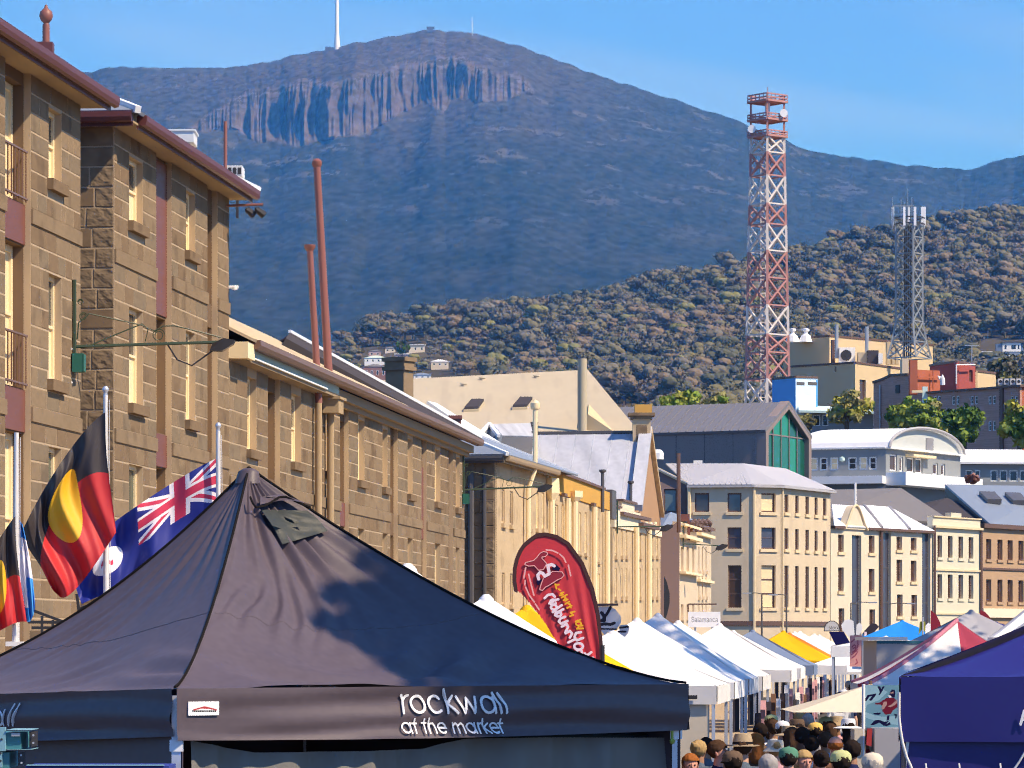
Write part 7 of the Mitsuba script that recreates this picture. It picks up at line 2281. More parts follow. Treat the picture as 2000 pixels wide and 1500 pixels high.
for ln in ([(845, 740), (900, 680), (980, 700), (990, 800), (960, 930), (850, 1020)], [(860, 850), (900, 800), (940, 830), (930, 920), (860, 970)], [(850, 1100), (930, 1040), (980, 960)], [(880, 880), (905, 870)], [(950, 1130), (980, 1200), (930, 1240)]):
    geo.append(sg.LineString([(fr.s_of_px(1590 + x / 11.54), fr.z_of(1660, 1190 + y / 11.54)) for x, y in ln]).buffer(0.012))
u = shapely.union_all(geo)
m = MB()
for g in getattr(u, 'geoms', [u]):
    m.add(*fr.ext(g, 0.001, 0.006))
labels[part(k, 'swirls', m, 'swirl')] = {'kind': 'stuff'}
part(k, 'pole', MB().tube([[xat(1684.5, 70), 70, 0], [xat(1684.5, 70), 70, zat(1238, 70)]], 0.02, 6), 'alu')
k = thing('white_awning', 'narrow white awning strip right of the pink banner, upper of two', 'awning', 'white awning strips beside the pink banner')
put(k, MB().poly([at(1683, 1283, 72), at(1712, 1287, 72), at(1712, 1281, 74), at(1680, 1277, 74)], 0.05), 'white_canvas')
k = thing('white_awning', 'white awning strip low beside the pink banner, lower of two', 'awning', 'white awning strips beside the pink banner')
put(k, MB().poly([at(1655, 1312, 71), at(1696, 1312, 71), at(1694, 1304, 73), at(1655, 1300, 73)], 0.05), 'white_canvas')
k = thing('lime_vest', 'lime yellow pennant above the sky blue tent', 'pennant')
fr = Frame([xat(1794, 88), 88], [1, 0])
put(k, MB().add(*fr.ext(sg.Polygon([(0, fr.z_of(0, 1240)), (fr.s_of_px(1797), fr.z_of(0, 1214)), (fr.s_of_px(1807), fr.z_of(0, 1214)), (fr.s_of_px(1810), fr.z_of(0, 1240)), (fr.s_of_px(1802), fr.z_of(0, 1228))]), -0.02, 0)), 'leaf_yellow')
part(k, 'pole', MB().tube([fr.p(fr.s_of_px(1802), 0.02, 0), fr.p(fr.s_of_px(1802), 0.02, fr.z_of(0, 1205))], 0.02, 5), 'alu')
k, fr = feather('white_banner', 'white rounded banner beside the maroon feather banner', [(1806, 1252), (1808, 1222), (1813, 1216), (1818, 1220), (1818, 1252)], 80, 'white_canvas', base_x=1812)
# white word sign above the stalls
SG_ = thing('sign_board', 'white rectangular sign board with grey lettering above the white tents', 'sign')
fr = Frame([xat(1344, 74), 74], [1, 0.0])
put(SG_, MB().fbox(fr, 0, fr.s_of_px(1407), -0.03, 0, zat(1225, 74), zat(1195, 74)), 'letter_white')
tm = meshkit.text_mesh('Salamanca', 0.105)
tv = np.array(tm.vertices)
w_ = tv[:, 0].max()
part(SG_, 'lettering', MB().add([fr.p(fr.s_of_px(1350) + x * (fr.s_of_px(1402) - fr.s_of_px(1350)) / w_, 0.001 + z, zat(1215, 74) + y) for x, y, z in tv], tm.faces), 'slate_grey')
part(SG_, 'post', MB().box(fr.p(fr.s_of_px(1356), -0.06, 0), fr.p(fr.s_of_px(1360), -0.035, zat(1210, 74))), 'galvanised')
part(SG_, 'bracket', MB().bar(fr.p(fr.s_of_px(1344), -0.02, zat(1180, 74)), fr.p(fr.s_of_px(1400), -0.02, zat(1180, 74)), 0.03).bar(fr.p(fr.s_of_px(1344), -0.02, zat(1180, 74)), fr.p(fr.s_of_px(1344), -0.02, zat(1196, 74)), 0.03), 'brown_trim')
# white pennants on a bracket by the red banner
k = thing('white_pennant', 'white pennant with a dark branching mark just right of the red banner', 'pennant')
fr = Frame([xat(1170, 44), 44], [1, 0.0])
Q = lambda x, y: (fr.s_of_px(1150 + x / 16.66), zat(1170 + y / 16.66, 44))
put(k, MB().add(*fr.ext(sg.Polygon([Q(300, 240), (Q(650, 230)), Q(860, 330), Q(1040, 560), Q(1050, 760), Q(900, 1000), Q(640, 1060), Q(510, 1180), Q(380, 1000)]), -0.01, 0)), 'offwhite_canvas')
geo = [sg.LineString([Q(*p) for p in ln]).buffer(w) for ln, w in (([(420, 450), (500, 560), (500, 700), (420, 700)], 0.022), ([(500, 600), (620, 440), (700, 270)], 0.018), ([(400, 830), (560, 810), (700, 830), (830, 780)], 0.018), ([(400, 970), (890, 980)], 0.010))]
u = shapely.union_all(geo)
m = MB()
for g in getattr(u, 'geoms', [u]):
    m.add(*fr.ext(g, 0.001, 0.004))
part(k, 'mark', m, 'dark_stock')
part(k, 'bracket', MB().bar(fr.p(*[Q(200, 190)[0], 0.02, Q(200, 190)[1]]), fr.p(Q(950, 180)[0], 0.02, Q(950, 180)[1]), 0.03), 'brown_trim')
k = thing('white_pennant', 'smaller white pennant with dark stripes lower right of the first', 'pennant')
put(k, MB().add(*fr.ext(sg.Polygon([Q(1000, 850), Q(1250, 830), Q(1330, 900), Q(1290, 1100), Q(1180, 1240), Q(1000, 1120)]), -0.05, -0.04)), 'offwhite_canvas')
geo = [sg.LineString([Q(*p) for p in ln]).buffer(0.012) for ln in ([(1020, 930), (1280, 900)], [(970, 1060), (1200, 1060)])]
for g in geo:
    part(k, 'stripe', MB().add(*fr.ext(g, -0.039, -0.036)), 'dark_stock')

# ---- plane trees along the lawn, outside the picture on the right: their crowns dapple the tents; the first is added to shade the black tent
for i, (x, y, h, w) in enumerate(((5.0, 14.85, 11.8, 1.25), (9.4, 38.5, 15.5, 3.2), (11.0, 50.5, 17.2, 3.4), (12.8, 63.0, 17.6, 3.5))):
    k = thing('plane_tree', ('added unseen tree with its crown shaped to shade the black tent roof', 'plane tree on the lawn level with the first white tents', 'plane tree on the lawn level with the red and white tent', 'plane tree on the lawn furthest down the row')[i], 'tree')
    r = np.random.default_rng(300 + i)
    tr = MB().tube([[x, y, 0], [x + 0.1, y, h * 0.4], [x, y + 0.1, h * 0.75]], [0.22, 0.18, 0.08], 8)
    for j in range(9):
        a = r.uniform(0, 6.28)
        tr.tube([[x, y, h * r.uniform(0.35, 0.6)], [x + math.cos(a) * w * 0.5, y + math.sin(a) * w * 0.5, h * r.uniform(0.55, 0.75)], [x + math.cos(a) * w * 0.85, y + math.sin(a) * w * 0.85, h * r.uniform(0.65, 0.95)]], [0.09, 0.05, 0.02], 5)
    part(k, 'trunk', tr, 'bark')
    m = MB()
    for j in range(60 if i == 0 else 46):
        d = r.normal(size=3)
        d /= np.linalg.norm(d)
        cc = np.array([x, y, h * 0.72]) + d * np.array([w, w, 4.0 if i else 1.25]) * r.uniform(0.4, 0.9)  # first crown kept small and round, shaped for the shadow on the black roof
        per = 150 if i == 0 else 90
        dd = r.normal(size=(per, 3))
        dd /= np.linalg.norm(dd, axis=1, keepdims=True)
        pos = cc + dd * r.uniform(0.1, 0.8 if i else 0.45, (per, 1))
        a = np.cross(dd, r.normal(size=(per, 3)))
        a /= np.linalg.norm(a, axis=1, keepdims=True)
        b_ = np.cross(a, dd + r.normal(size=(per, 3)) * 0.6)
        b_ /= np.linalg.norm(b_, axis=1, keepdims=True)
        s = r.uniform(0.09, 0.17, (per, 1))
        m.add(np.stack([pos - a * s, pos + b_ * s * 0.8, pos + a * s, pos - b_ * s * 0.8], 1).reshape(-1, 3), np.arange(per * 4).reshape(-1, 4))
    part(k, 'crown', m, 'leaf_mid')
# ---------------------------------------------------------------- flags on white poles before the first warehouse
from scipy.interpolate import RectBivariateSpline


def first_nations(p, n, uv):
    r = dr.sqrt(dr.square((uv.x - 0.48) / 0.175) + dr.square((uv.y - 0.5) / 0.27)) * 0.27
    c = dr.select(uv.y < 0.5, mi.Color3f(0.035, 0.028, 0.030), mi.Color3f(0.48, 0.018, 0.022))
    return dr.select(r < 0.27, mi.Color3f(0.72, 0.40, 0.015), c)


def blue_ensign(p, n, uv):
    blue, white, red = mi.Color3f(0.012, 0.022, 0.22), mi.Color3f(0.80, 0.76, 0.78), mi.Color3f(0.58, 0.035, 0.09)
    x, y = uv.x * 2.0, uv.y * 2.0            # canton coordinates 0..1
    dx, dy = dr.abs(x - 0.5), dr.abs(y - 0.5)
    diag = dr.abs(dx - dy) * 0.72
    c = dr.select(diag < 0.10, white, blue)
    c = dr.select(diag < 0.035, red, c)
    c = dr.select((dx < 0.115) | (dy < 0.17), white, c)
    c = dr.select((dx < 0.065) | (dy < 0.10), red, c)
    c = dr.select((uv.x < 0.5) & (uv.y < 0.5), c, blue)
    r = dr.sqrt(dr.square((uv.x - 0.74) * 1.6) + dr.square(uv.y - 0.5))
    lion = (dr.abs(uv.x - 0.745) < 0.05) & (dr.abs(uv.y - 0.5 + 0.05 * dr.sin(uv.x * 60)) < 0.035)
    c = dr.select(r < 0.20, white, c)
    return dr.select(lion, red, c)


def pale_flag(p, n, uv):
    w, b = mi.Color3f(0.78, 0.76, 0.82), mi.Color3f(0.02, 0.22, 0.62)
    c = dr.select((uv.y < 0.16) | (uv.y > 0.86), b, w)
    return dr.select((uv.x > 0.55) & (uv.y > 0.55), mi.Color3f(0.05, 0.30, 0.70), c)


for nm_, fn in (('flag_black_red', first_nations), ('flag_ensign', blue_ensign), ('flag_pale', pale_flag)):
    scene[nm_] = {'type': 'twosided', 'bsdf': {'type': 'principled', 'base_color': proc(fn), 'roughness': 0.6, 'sheen': 0.5}}


def flag(name, label, cols, D, mat, seed, fold=0.09, nf=3.0, holder=None):
    """Cloth through control points (columns hoist..fly, rows top..bottom, in sight coordinates) with running folds in depth."""
    G = np.array(cols, float)                 # rows x columns x 2
    nr, nc = G.shape[:2]
    rr, cc = np.linspace(0, 1, nr), np.linspace(0, 1, nc)
    sx = RectBivariateSpline(rr, cc, G[..., 0], kx=min(3, nr - 1), ky=min(3, nc - 1))
    sy = RectBivariateSpline(rr, cc, G[..., 1], kx=min(3, nr - 1), ky=min(3, nc - 1))
    n, m_ = 60, 90
    V, U = np.meshgrid(np.linspace(0, 1, n), np.linspace(0, 1, m_), indexing='ij')
    X, Y = sx.ev(V, U), sy.ev(V, U)
    dep = fold * np.sin(U * nf * 6.28 + V * 2.2 + seed) * U ** 0.6 + fold * 0.5 * np.sin(U * nf * 13 - V * 4 + seed * 2) * U + fold * 0.35 * np.sin(V * 9 + U * 5 + seed) * U
    DD = D + dep
    v = np.stack([xat(X, DD), DD, zat(Y, DD)], -1).reshape(-1, 3)
    k = thing(name, label, 'flag')
    put(k, (v, grid_faces(n, m_)), mat, smooth=True, uv=np.stack([U.ravel(), V.ravel()], -1))
    return k


def flagpole(label, x0, y0, x1, y1, D, cap=True):
    k = thing('flagpole', label, 'flagpole')
    a = np.array([xat(x1, D), D, 0.0])
    b = at(x0, y0, D)
    put(k, MB().tube([a, a * 0.5 + b * 0.5, b], [0.045, 0.037, 0.026], 10), 'pole_white', smooth=40)
    if cap:
        part(k, 'finial', MB().lathe(b, [(0.026, -0.01), (0.022, 0.03), (0.035, 0.05), (0.038, 0.075), (0.02, 0.1), (0, 0.105)], 8), 'alu', smooth=40)
    part(k, 'halyard', MB().tube([a + [0.05, -0.03, 0.9], b + [0.045, -0.03, -0.05]], 0.004, 4), 'white_paint')
    return k


bs('pole_white', (0.74, 0.72, 0.68), 0.35)
flagpole('white flagpole carrying the black red and yellow flag', 206, 772, 210, 1200, 40.0)
flagpole('white flagpole at the left edge with a white collar low down', 32, 845, 28, 1250, 38.0, cap=False)
part('flagpole_001', 'collar', MB().box(at(12, 1262, 38) + [0, -0.05, 0], at(46, 1253, 38) + [0, 0.05, 0]), 'pole_white')
flagpole('white flagpole of the blue ensign, rising behind the peak of the black tent', 426, 842, 430, 1200, 43.0)
flag('black_red_flag', 'flag half black over half red with a yellow disc, drooping from the middle flagpole',
     [[(205, 806), (152, 858), (92, 946), (42, 1040)], [(207, 872), (150, 902), (92, 986), (58, 1075)], [(212, 925), (146, 948), (95, 1028), (80, 1108)], [(220, 985), (172, 1012), (128, 1088), (96, 1140)], [(227, 1040), (202, 1078), (152, 1146), (114, 1162)]], 39.9, 'flag_black_red', 0.4)
flag('blue_ensign_flag', 'blue flag with a red and white crossed corner, behind the black and red flag',
     [[(428, 893), (350, 935), (268, 988), (205, 1035), (142, 1105)], [(429, 950), (352, 985), (270, 1040), (206, 1078), (146, 1136)], [(430, 1005), (352, 1042), (273, 1090), (210, 1118), (152, 1160)], [(430, 1060), (352, 1100), (277, 1138), (216, 1158), (160, 1180)]], 43.1, 'flag_ensign', 1.9, fold=0.10)
flag('black_red_flag', 'second black red and yellow flag cut by the left edge of the picture',
     [[(30, 1008), (10, 1035), (-25, 1090), (-60, 1150)], [(34, 1090), (8, 1100), (-25, 1150), (-50, 1190)], [(44, 1160), (12, 1168), (-20, 1200), (-44, 1215)], [(52, 1215), (18, 1222), (-16, 1240), (-40, 1238)]], 37.9, 'flag_black_red', 2.7)
flag('pale_flag', 'limp white and blue flag hanging beside the left flagpole',
     [[(33, 1010), (38, 1016), (44, 1024)], [(30, 1090), (46, 1085), (58, 1090)], [(36, 1150), (52, 1150), (66, 1150)], [(46, 1205), (58, 1214), (68, 1190)]], 38.15, 'flag_pale', 0.9, fold=0.05)
# iron railing behind the flags
k = thing('iron_railing', 'dark iron stair railing behind the flags and left of the black tent', 'railing')
Dr = 44.0
m = MB()
for (a, b) in (((66, 1193), (128, 1216)), ((55, 1215), (128, 1216)), ((62, 1226), (128, 1226)), ((150, 1160), (155, 1200)), ((155, 1190), (215, 1165))):
    m.bar(at(*a, Dr), at(*b, Dr), 0.035)
for x in (82, 103):
    m.bar(at(x, 1197 + (x - 66) * 0.37, Dr), at(x, 1290, Dr), 0.03)
for x in (160, 172, 186, 200):
    m.bar(at(x, 1190, Dr), at(x, 1240, Dr), 0.03)
put(k, m, 'iron')
part(k, 'wall', MB().box(at(58, 1300, 44.3), at(150, 1232, 44.3) + [0, 0.4, 0]), 'stone_tan')
# ---------------------------------------------------------------- the crowd in the lane
def hull_chain(pairs, refine=0.05, it=8):
    """Bones as hulls of spheres, joined, refined and smoothed into one surface."""
    parts = []
    for a, ra, b, rb in pairs:
        A = m3.Manifold.sphere(ra, 12).translate(list(map(float, a)))
        B = m3.Manifold.sphere(rb, 12).translate(list(map(float, b)))
        parts.append(m3.Manifold.batch_hull([A, B]))
    u = m3.Manifold.batch_boolean(parts, m3.OpType.Add)
    if refine:
        u = u.refine_to_length(refine)
    q = u.to_mesh()
    t = trimesh.Trimesh(q.vert_properties[:, :3], q.tri_verts, process=True)
    trimesh.smoothing.filter_taubin(t, iterations=it)
    return t


def ellipsoid(c, r, sub=3):
    s = trimesh.creation.icosphere(sub, 1.0)
    s.vertices = s.vertices * np.array(r) + np.array(c)
    return s


def figure(sex, arms):
    """Standing figure 1.72 m tall facing -y: skin, shirt, trousers, shoes, eyes as meshes."""
    sh = 0.195 if sex == 'm' else 0.170
    hip = 0.105 if sex == 'm' else 0.115
    skin = []
    # neck, jaw and skull
    skin += [((0, 0.015, 1.42), 0.062, (0, 0.0, 1.53), 0.056), ((0, -0.03, 1.555), 0.050, (0, -0.012, 1.60), 0.070), ((0, 0.0, 1.61), 0.078, (0, 0.018, 1.635), 0.084),
             ((0, -0.092, 1.592), 0.014, (0, -0.080, 1.628), 0.010), ((0.076, 0.01, 1.585), 0.012, (0.080, 0.018, 1.615), 0.015), ((-0.076, 0.01, 1.585), 0.012, (-0.080, 0.018, 1.615), 0.015)]
    hands = []
    sleeves = []
    for s, pose in ((1, arms[0]), (-1, arms[1])):
        S_ = np.array([s * sh, 0.01, 1.385])
        if pose == 'down':
            E, Wr, Fd = S_ + [s * 0.055, 0.03, -0.29], S_ + [s * 0.075, -0.05, -0.54], np.array([0, -0.15, -1.0])
        elif pose == 'bent':
            E, Wr, Fd = S_ + [s * 0.06, 0.02, -0.28], S_ + [s * -0.02, -0.20, -0.24], np.array([-s * 0.35, -1.0, 0.1])
        else:
            E, Wr, Fd = S_ + [s * 0.09, -0.14, -0.20], S_ + [s * 0.0, -0.20, 0.05], np.array([-s * 0.3, -0.3, 1.0])
        Fd = Fd / np.linalg.norm(Fd)
        sleeves += [(S_, 0.062, S_ * 0.45 + E * 0.55, 0.056)]
        skin += [(S_ * 0.6 + E * 0.4, 0.044, E, 0.040), (E, 0.041, Wr, 0.029)]
        palm = Wr + Fd * 0.085
        side = np.cross(Fd, [s * 1.0, 0.2, 0.1])
        side /= np.linalg.norm(side)
        skin += [(Wr + Fd * 0.02, 0.027, palm, 0.030), (Wr + Fd * 0.03 + side * 0.018, 0.02, palm + side * 0.022, 0.019), (Wr + Fd * 0.03 - side * 0.018, 0.02, palm - side * 0.022, 0.018)]
        curl = np.cross(side, Fd) * s * -1
        for i, (o, ln) in enumerate(((0.030, 0.070), (0.010, 0.080), (-0.011, 0.074), (-0.031, 0.058))):
            b0 = palm + side * o
            b1 = b0 + Fd * ln * 0.55 + curl * 0.008
            b2 = b1 + Fd * ln * 0.40 + curl * 0.026
            hands += [(b0, 0.0095, b1, 0.0088), (b1, 0.0088, b2, 0.0075)]
        t0 = Wr + Fd * 0.035 + side * 0.03
        t1 = t0 + Fd * 0.03 + side * 0.026 + curl * 0.008
        hands += [(t0, 0.012, t1, 0.010), (t1, 0.010, t1 + Fd * 0.03 + side * 0.006, 0.008)]
    body = hull_chain(skin, 0.028, 6)
    hand = hull_chain(hands, None, 0)
    skin_m = trimesh.util.concatenate([body, hand])
    cw = sh - 0.055
    shirt = [((-cw, 0.01, 1.36), 0.080, (cw, 0.01, 1.36), 0.080), ((-cw * 0.8, -0.01, 1.24), 0.102, (cw * 0.8, -0.01, 1.24), 0.102), ((-0.06, 0, 1.08), 0.105, (0.06, 0, 1.08), 0.105), ((-hip + 0.02, 0.005, 0.93), 0.105, (hip - 0.02, 0.005, 0.93), 0.105),
             ((-cw, 0.01, 1.36), 0.080, (-cw * 0.8, -0.01, 1.24), 0.10), ((cw, 0.01, 1.36), 0.080, (cw * 0.8, -0.01, 1.24), 0.10), ((-cw * 0.8, -0.01, 1.24), 0.10, (-0.06, 0, 1.08), 0.10), ((cw * 0.8, -0.01, 1.24), 0.10, (0.06, 0, 1.08), 0.10),
             ((-0.06, 0, 1.08), 0.10, (-hip + 0.02, 0.005, 0.93), 0.105), ((0.06, 0, 1.08), 0.10, (hip - 0.02, 0.005, 0.93), 0.105), ((0, 0.015, 1.40), 0.085, (0, 0.012, 1.45), 0.066)]
    shirt_m = hull_chain(shirt + sleeves, 0.035, 6)
    legs = []
    for s in (1, -1):
        legs += [((s * hip, 0.0, 0.90), 0.10, (s * hip, -0.01, 0.78), 0.098), ((s * hip, -0.01, 0.80), 0.097, (s * 0.10, -0.015, 0.47), 0.066), ((s * 0.10, -0.015, 0.47), 0.066, (s * 0.10, 0.02, 0.10), 0.050)]
    legs += [((-hip, 0, 0.90), 0.10, (hip, 0, 0.90), 0.10)]
    leg_m = hull_chain(legs, 0.06, 5)
    shoes = hull_chain([((s * 0.10, 0.03, 0.05), 0.048, (s * 0.12, -0.15, 0.035), 0.036) for s in (1, -1)], 0.05, 2)
    eyes = trimesh.util.concatenate([ellipsoid((s * 0.032, -0.079, 1.617), (0.013, 0.006, 0.008), 1) for s in (1, -1)] + [ellipsoid((0, -0.078, 1.560), (0.022, 0.006, 0.005), 1)])
    return dict(skin=skin_m, shirt=shirt_m, trousers=leg_m, shoes=shoes, eyes=eyes)


def hair(style):
    if style == 'short':
        s = ellipsoid((0, 0.022, 1.645), (0.094, 0.104, 0.098))
        keep = lambda c: (c[:, 2] > 1.60 + np.clip(-(c[:, 1] - 0.02) * 0.75, -0.06, 0.06)) | ((c[:, 1] > 0.03) & (c[:, 2] > 1.555))
    elif style == 'long':
        s = trimesh.util.concatenate([ellipsoid((0, 0.024, 1.645), (0.100, 0.108, 0.102)), hull_chain([((0, 0.055, 1.62), 0.085, (0, 0.085, 1.44), 0.070), ((0.05, 0.06, 1.58), 0.045, (0.055, 0.07, 1.42), 0.035), ((-0.05, 0.06, 1.58), 0.045, (-0.055, 0.07, 1.42), 0.035)], 0.03, 3)])
        keep = lambda c: (c[:, 1] > -0.02) | (c[:, 2] > 1.665)
    elif style == 'bun':
        s = trimesh.util.concatenate([ellipsoid((0, 0.022, 1.645), (0.095, 0.105, 0.098)), ellipsoid((0, 0.125, 1.68), (0.045, 0.042, 0.042), 2)])
        keep = lambda c: (c[:, 1] > 0.0) | (c[:, 2] > 1.665)
    else:   # thin fringe on a bald head
        s = ellipsoid((0, 0.022, 1.625), (0.090, 0.100, 0.075))
        keep = lambda c: (c[:, 1] > 0.0) & (c[:, 2] < 1.645) & (c[:, 2] > 1.565)
    c = s.triangles_center
    s.update_faces(keep(c))
    s.remove_unreferenced_vertices()
    s.vertices += s.vertices * [1, 1, 0] * 0 + (meshkit.noise(s.vertices * np.array([90, 90, 25.0]), 3)[:, None] - 0.5) * (s.vertices - [0, 0.02, 1.62]) * 0.16
    return s


def hat(style):
    m = MB()
    c = [0, 0.018, 0]
    if style == 'cap':
        m.lathe([0, 0.018, 1.655], [(0.101, -0.012), (0.103, 0.02), (0.094, 0.06), (0.062, 0.088), (0.012, 0.098), (0.012, 0.103), (0, 0.104)], 18)
        a = np.linspace(-1.15, 1.15, 11)
        inn = np.array([[0.100 * math.sin(t), 0.018 - 0.100 * math.cos(t), 1.650] for t in a])
        out = np.array([[0.105 * math.sin(t), 0.018 - 0.10 - 0.085 * math.cos(t * 1.25), 1.640 - 0.012 * math.cos(t)] for t in a])
        v = np.vstack([inn, out, inn - [0, 0, 0.006], out - [0, 0, 0.006]])
        n = 11
        f = [[i, i + 1, n + i + 1, n + i] for i in range(n - 1)] + [[2 * n + i, 3 * n + i, 3 * n + i + 1, 2 * n + i + 1] for i in range(n - 1)] + [[n + i, n + i + 1, 3 * n + i + 1, 3 * n + i] for i in range(n - 1)]
        m.add(v, f)
    elif style == 'bucket':
        m.lathe([0, 0.018, 1.655], [(0.150, -0.052), (0.152, -0.047), (0.103, 0.0), (0.098, 0.06), (0.088, 0.085), (0, 0.09)], 20)
    elif style == 'straw':
        m.lathe([0, 0.018, 1.655], [(0.205, -0.035), (0.207, -0.028), (0.15, -0.012), (0.104, 0.0), (0.098, 0.07), (0.085, 0.098), (0.05, 0.10), (0, 0.092)], 24)
    elif style == 'fedora':
        m.lathe([0, 0.018, 1.655], [(0.168, -0.012), (0.170, -0.005), (0.13, -0.016), (0.103, 0.0), (0.098, 0.05), (0.080, 0.108), (0.045, 0.115), (0, 0.095)], 24)
    return m


FIG = {(s, p): figure(s, a) for s in 'mf' for p, a in dict(a=('down', 'down'), b=('bent', 'down'), c=('down', 'bent')).items()}
HAIR = {s: hair(s) for s in ('short', 'long', 'bun', 'bald')}
HATS = {s: hat(s).out() for s in ('cap', 'bucket', 'straw', 'fedora')}
band = MB().lathe([0, 0.018, 1.655], [(0.1045, 0.004), (0.1015, 0.030)], 24).out()
PCOL = dict(skin_fair=(0.55, 0.33, 0.24), skin_pink=(0.60, 0.30, 0.22), skin_tan=(0.34, 0.19, 0.12), skin_brown=(0.16, 0.085, 0.055), hair_dark=(0.025, 0.018, 0.015), hair_brown=(0.075, 0.042, 0.025), hair_ginger=(0.30, 0.105, 0.030), hair_grey=(0.34, 0.32, 0.30), hair_blond=(0.40, 0.27, 0.12),
            c_white=(0.72, 0.72, 0.72), c_black=(0.022, 0.020, 0.022), c_navy=(0.022, 0.028, 0.075), c_blue=(0.22, 0.33, 0.50), c_slate=(0.11, 0.14, 0.18), c_red=(0.40, 0.03, 0.04), c_green=(0.10, 0.24, 0.16), c_mint=(0.40, 0.62, 0.50), c_yellow=(0.72, 0.46, 0.12), c_tan=(0.42, 0.32, 0.20), c_brown=(0.14, 0.095, 0.065), c_cream=(0.68, 0.60, 0.46), c_rust=(0.40, 0.17, 0.08), c_grey=(0.30, 0.30, 0.31), c_pink=(0.55, 0.30, 0.32), c_denim=(0.06, 0.09, 0.16), c_olive=(0.50, 0.52, 0.24))
for n_, c_ in PCOL.items():
    bs(n_, c_)
bs('eye_dark', (0.03, 0.02, 0.018))
FPLY = {k: {q: mikit.ply(m, 'c_black', smooth=True) for q, m in v.items()} for k, v in FIG.items()}
HPLY = {k: mikit.ply(m, 'c_black', smooth=True) for k, m in HAIR.items()}
TPLY = {k: mikit.ply(m, 'c_black', smooth=50) for k, m in HATS.items()}
BPLY = mikit.ply(band, 'c_black', smooth=True)


def person(label, x, ytop, height, facing, fig, skin, hairstyle, haircol, shirt, trousers, hat_=None, hatcol=None, hband=None, extra=None):
    """x, ytop: where the top of the head shows; height sets the distance. facing: degrees turned from towards the camera."""
    top = height + (0.035 if hat_ else 0.0)
    D = (CAMZ - top) * FPX / (ytop - HZ)
    k = thing('person', label, 'person')
    s = height / 1.735
    w = T().translate([float(xat(x, D)), float(D), 0.0]).rotate([0, 0, 1], float(facing)).scale(s)
    def add(nm, plyd, mat):
        key = numbered(f'{k}__{nm}')
        scene[key] = {**plyd, 'bsdf': {'type': 'ref', 'id': mat}, 'to_world': w}
    F = FPLY[fig]
    add('body', F['skin'], skin)
    add('shirt', F['shirt'], shirt)
    add('trousers', F['trousers'], trousers)
    add('shoes', F['shoes'], 'c_black')
    add('face_features', F['eyes'], 'eye_dark')
    if hairstyle:
        add('hair', HPLY[hairstyle], haircol)
    if hat_:
        add('hat', TPLY[hat_], hatcol)
        if hband:
            add('hat_band', BPLY, hband)
    return k


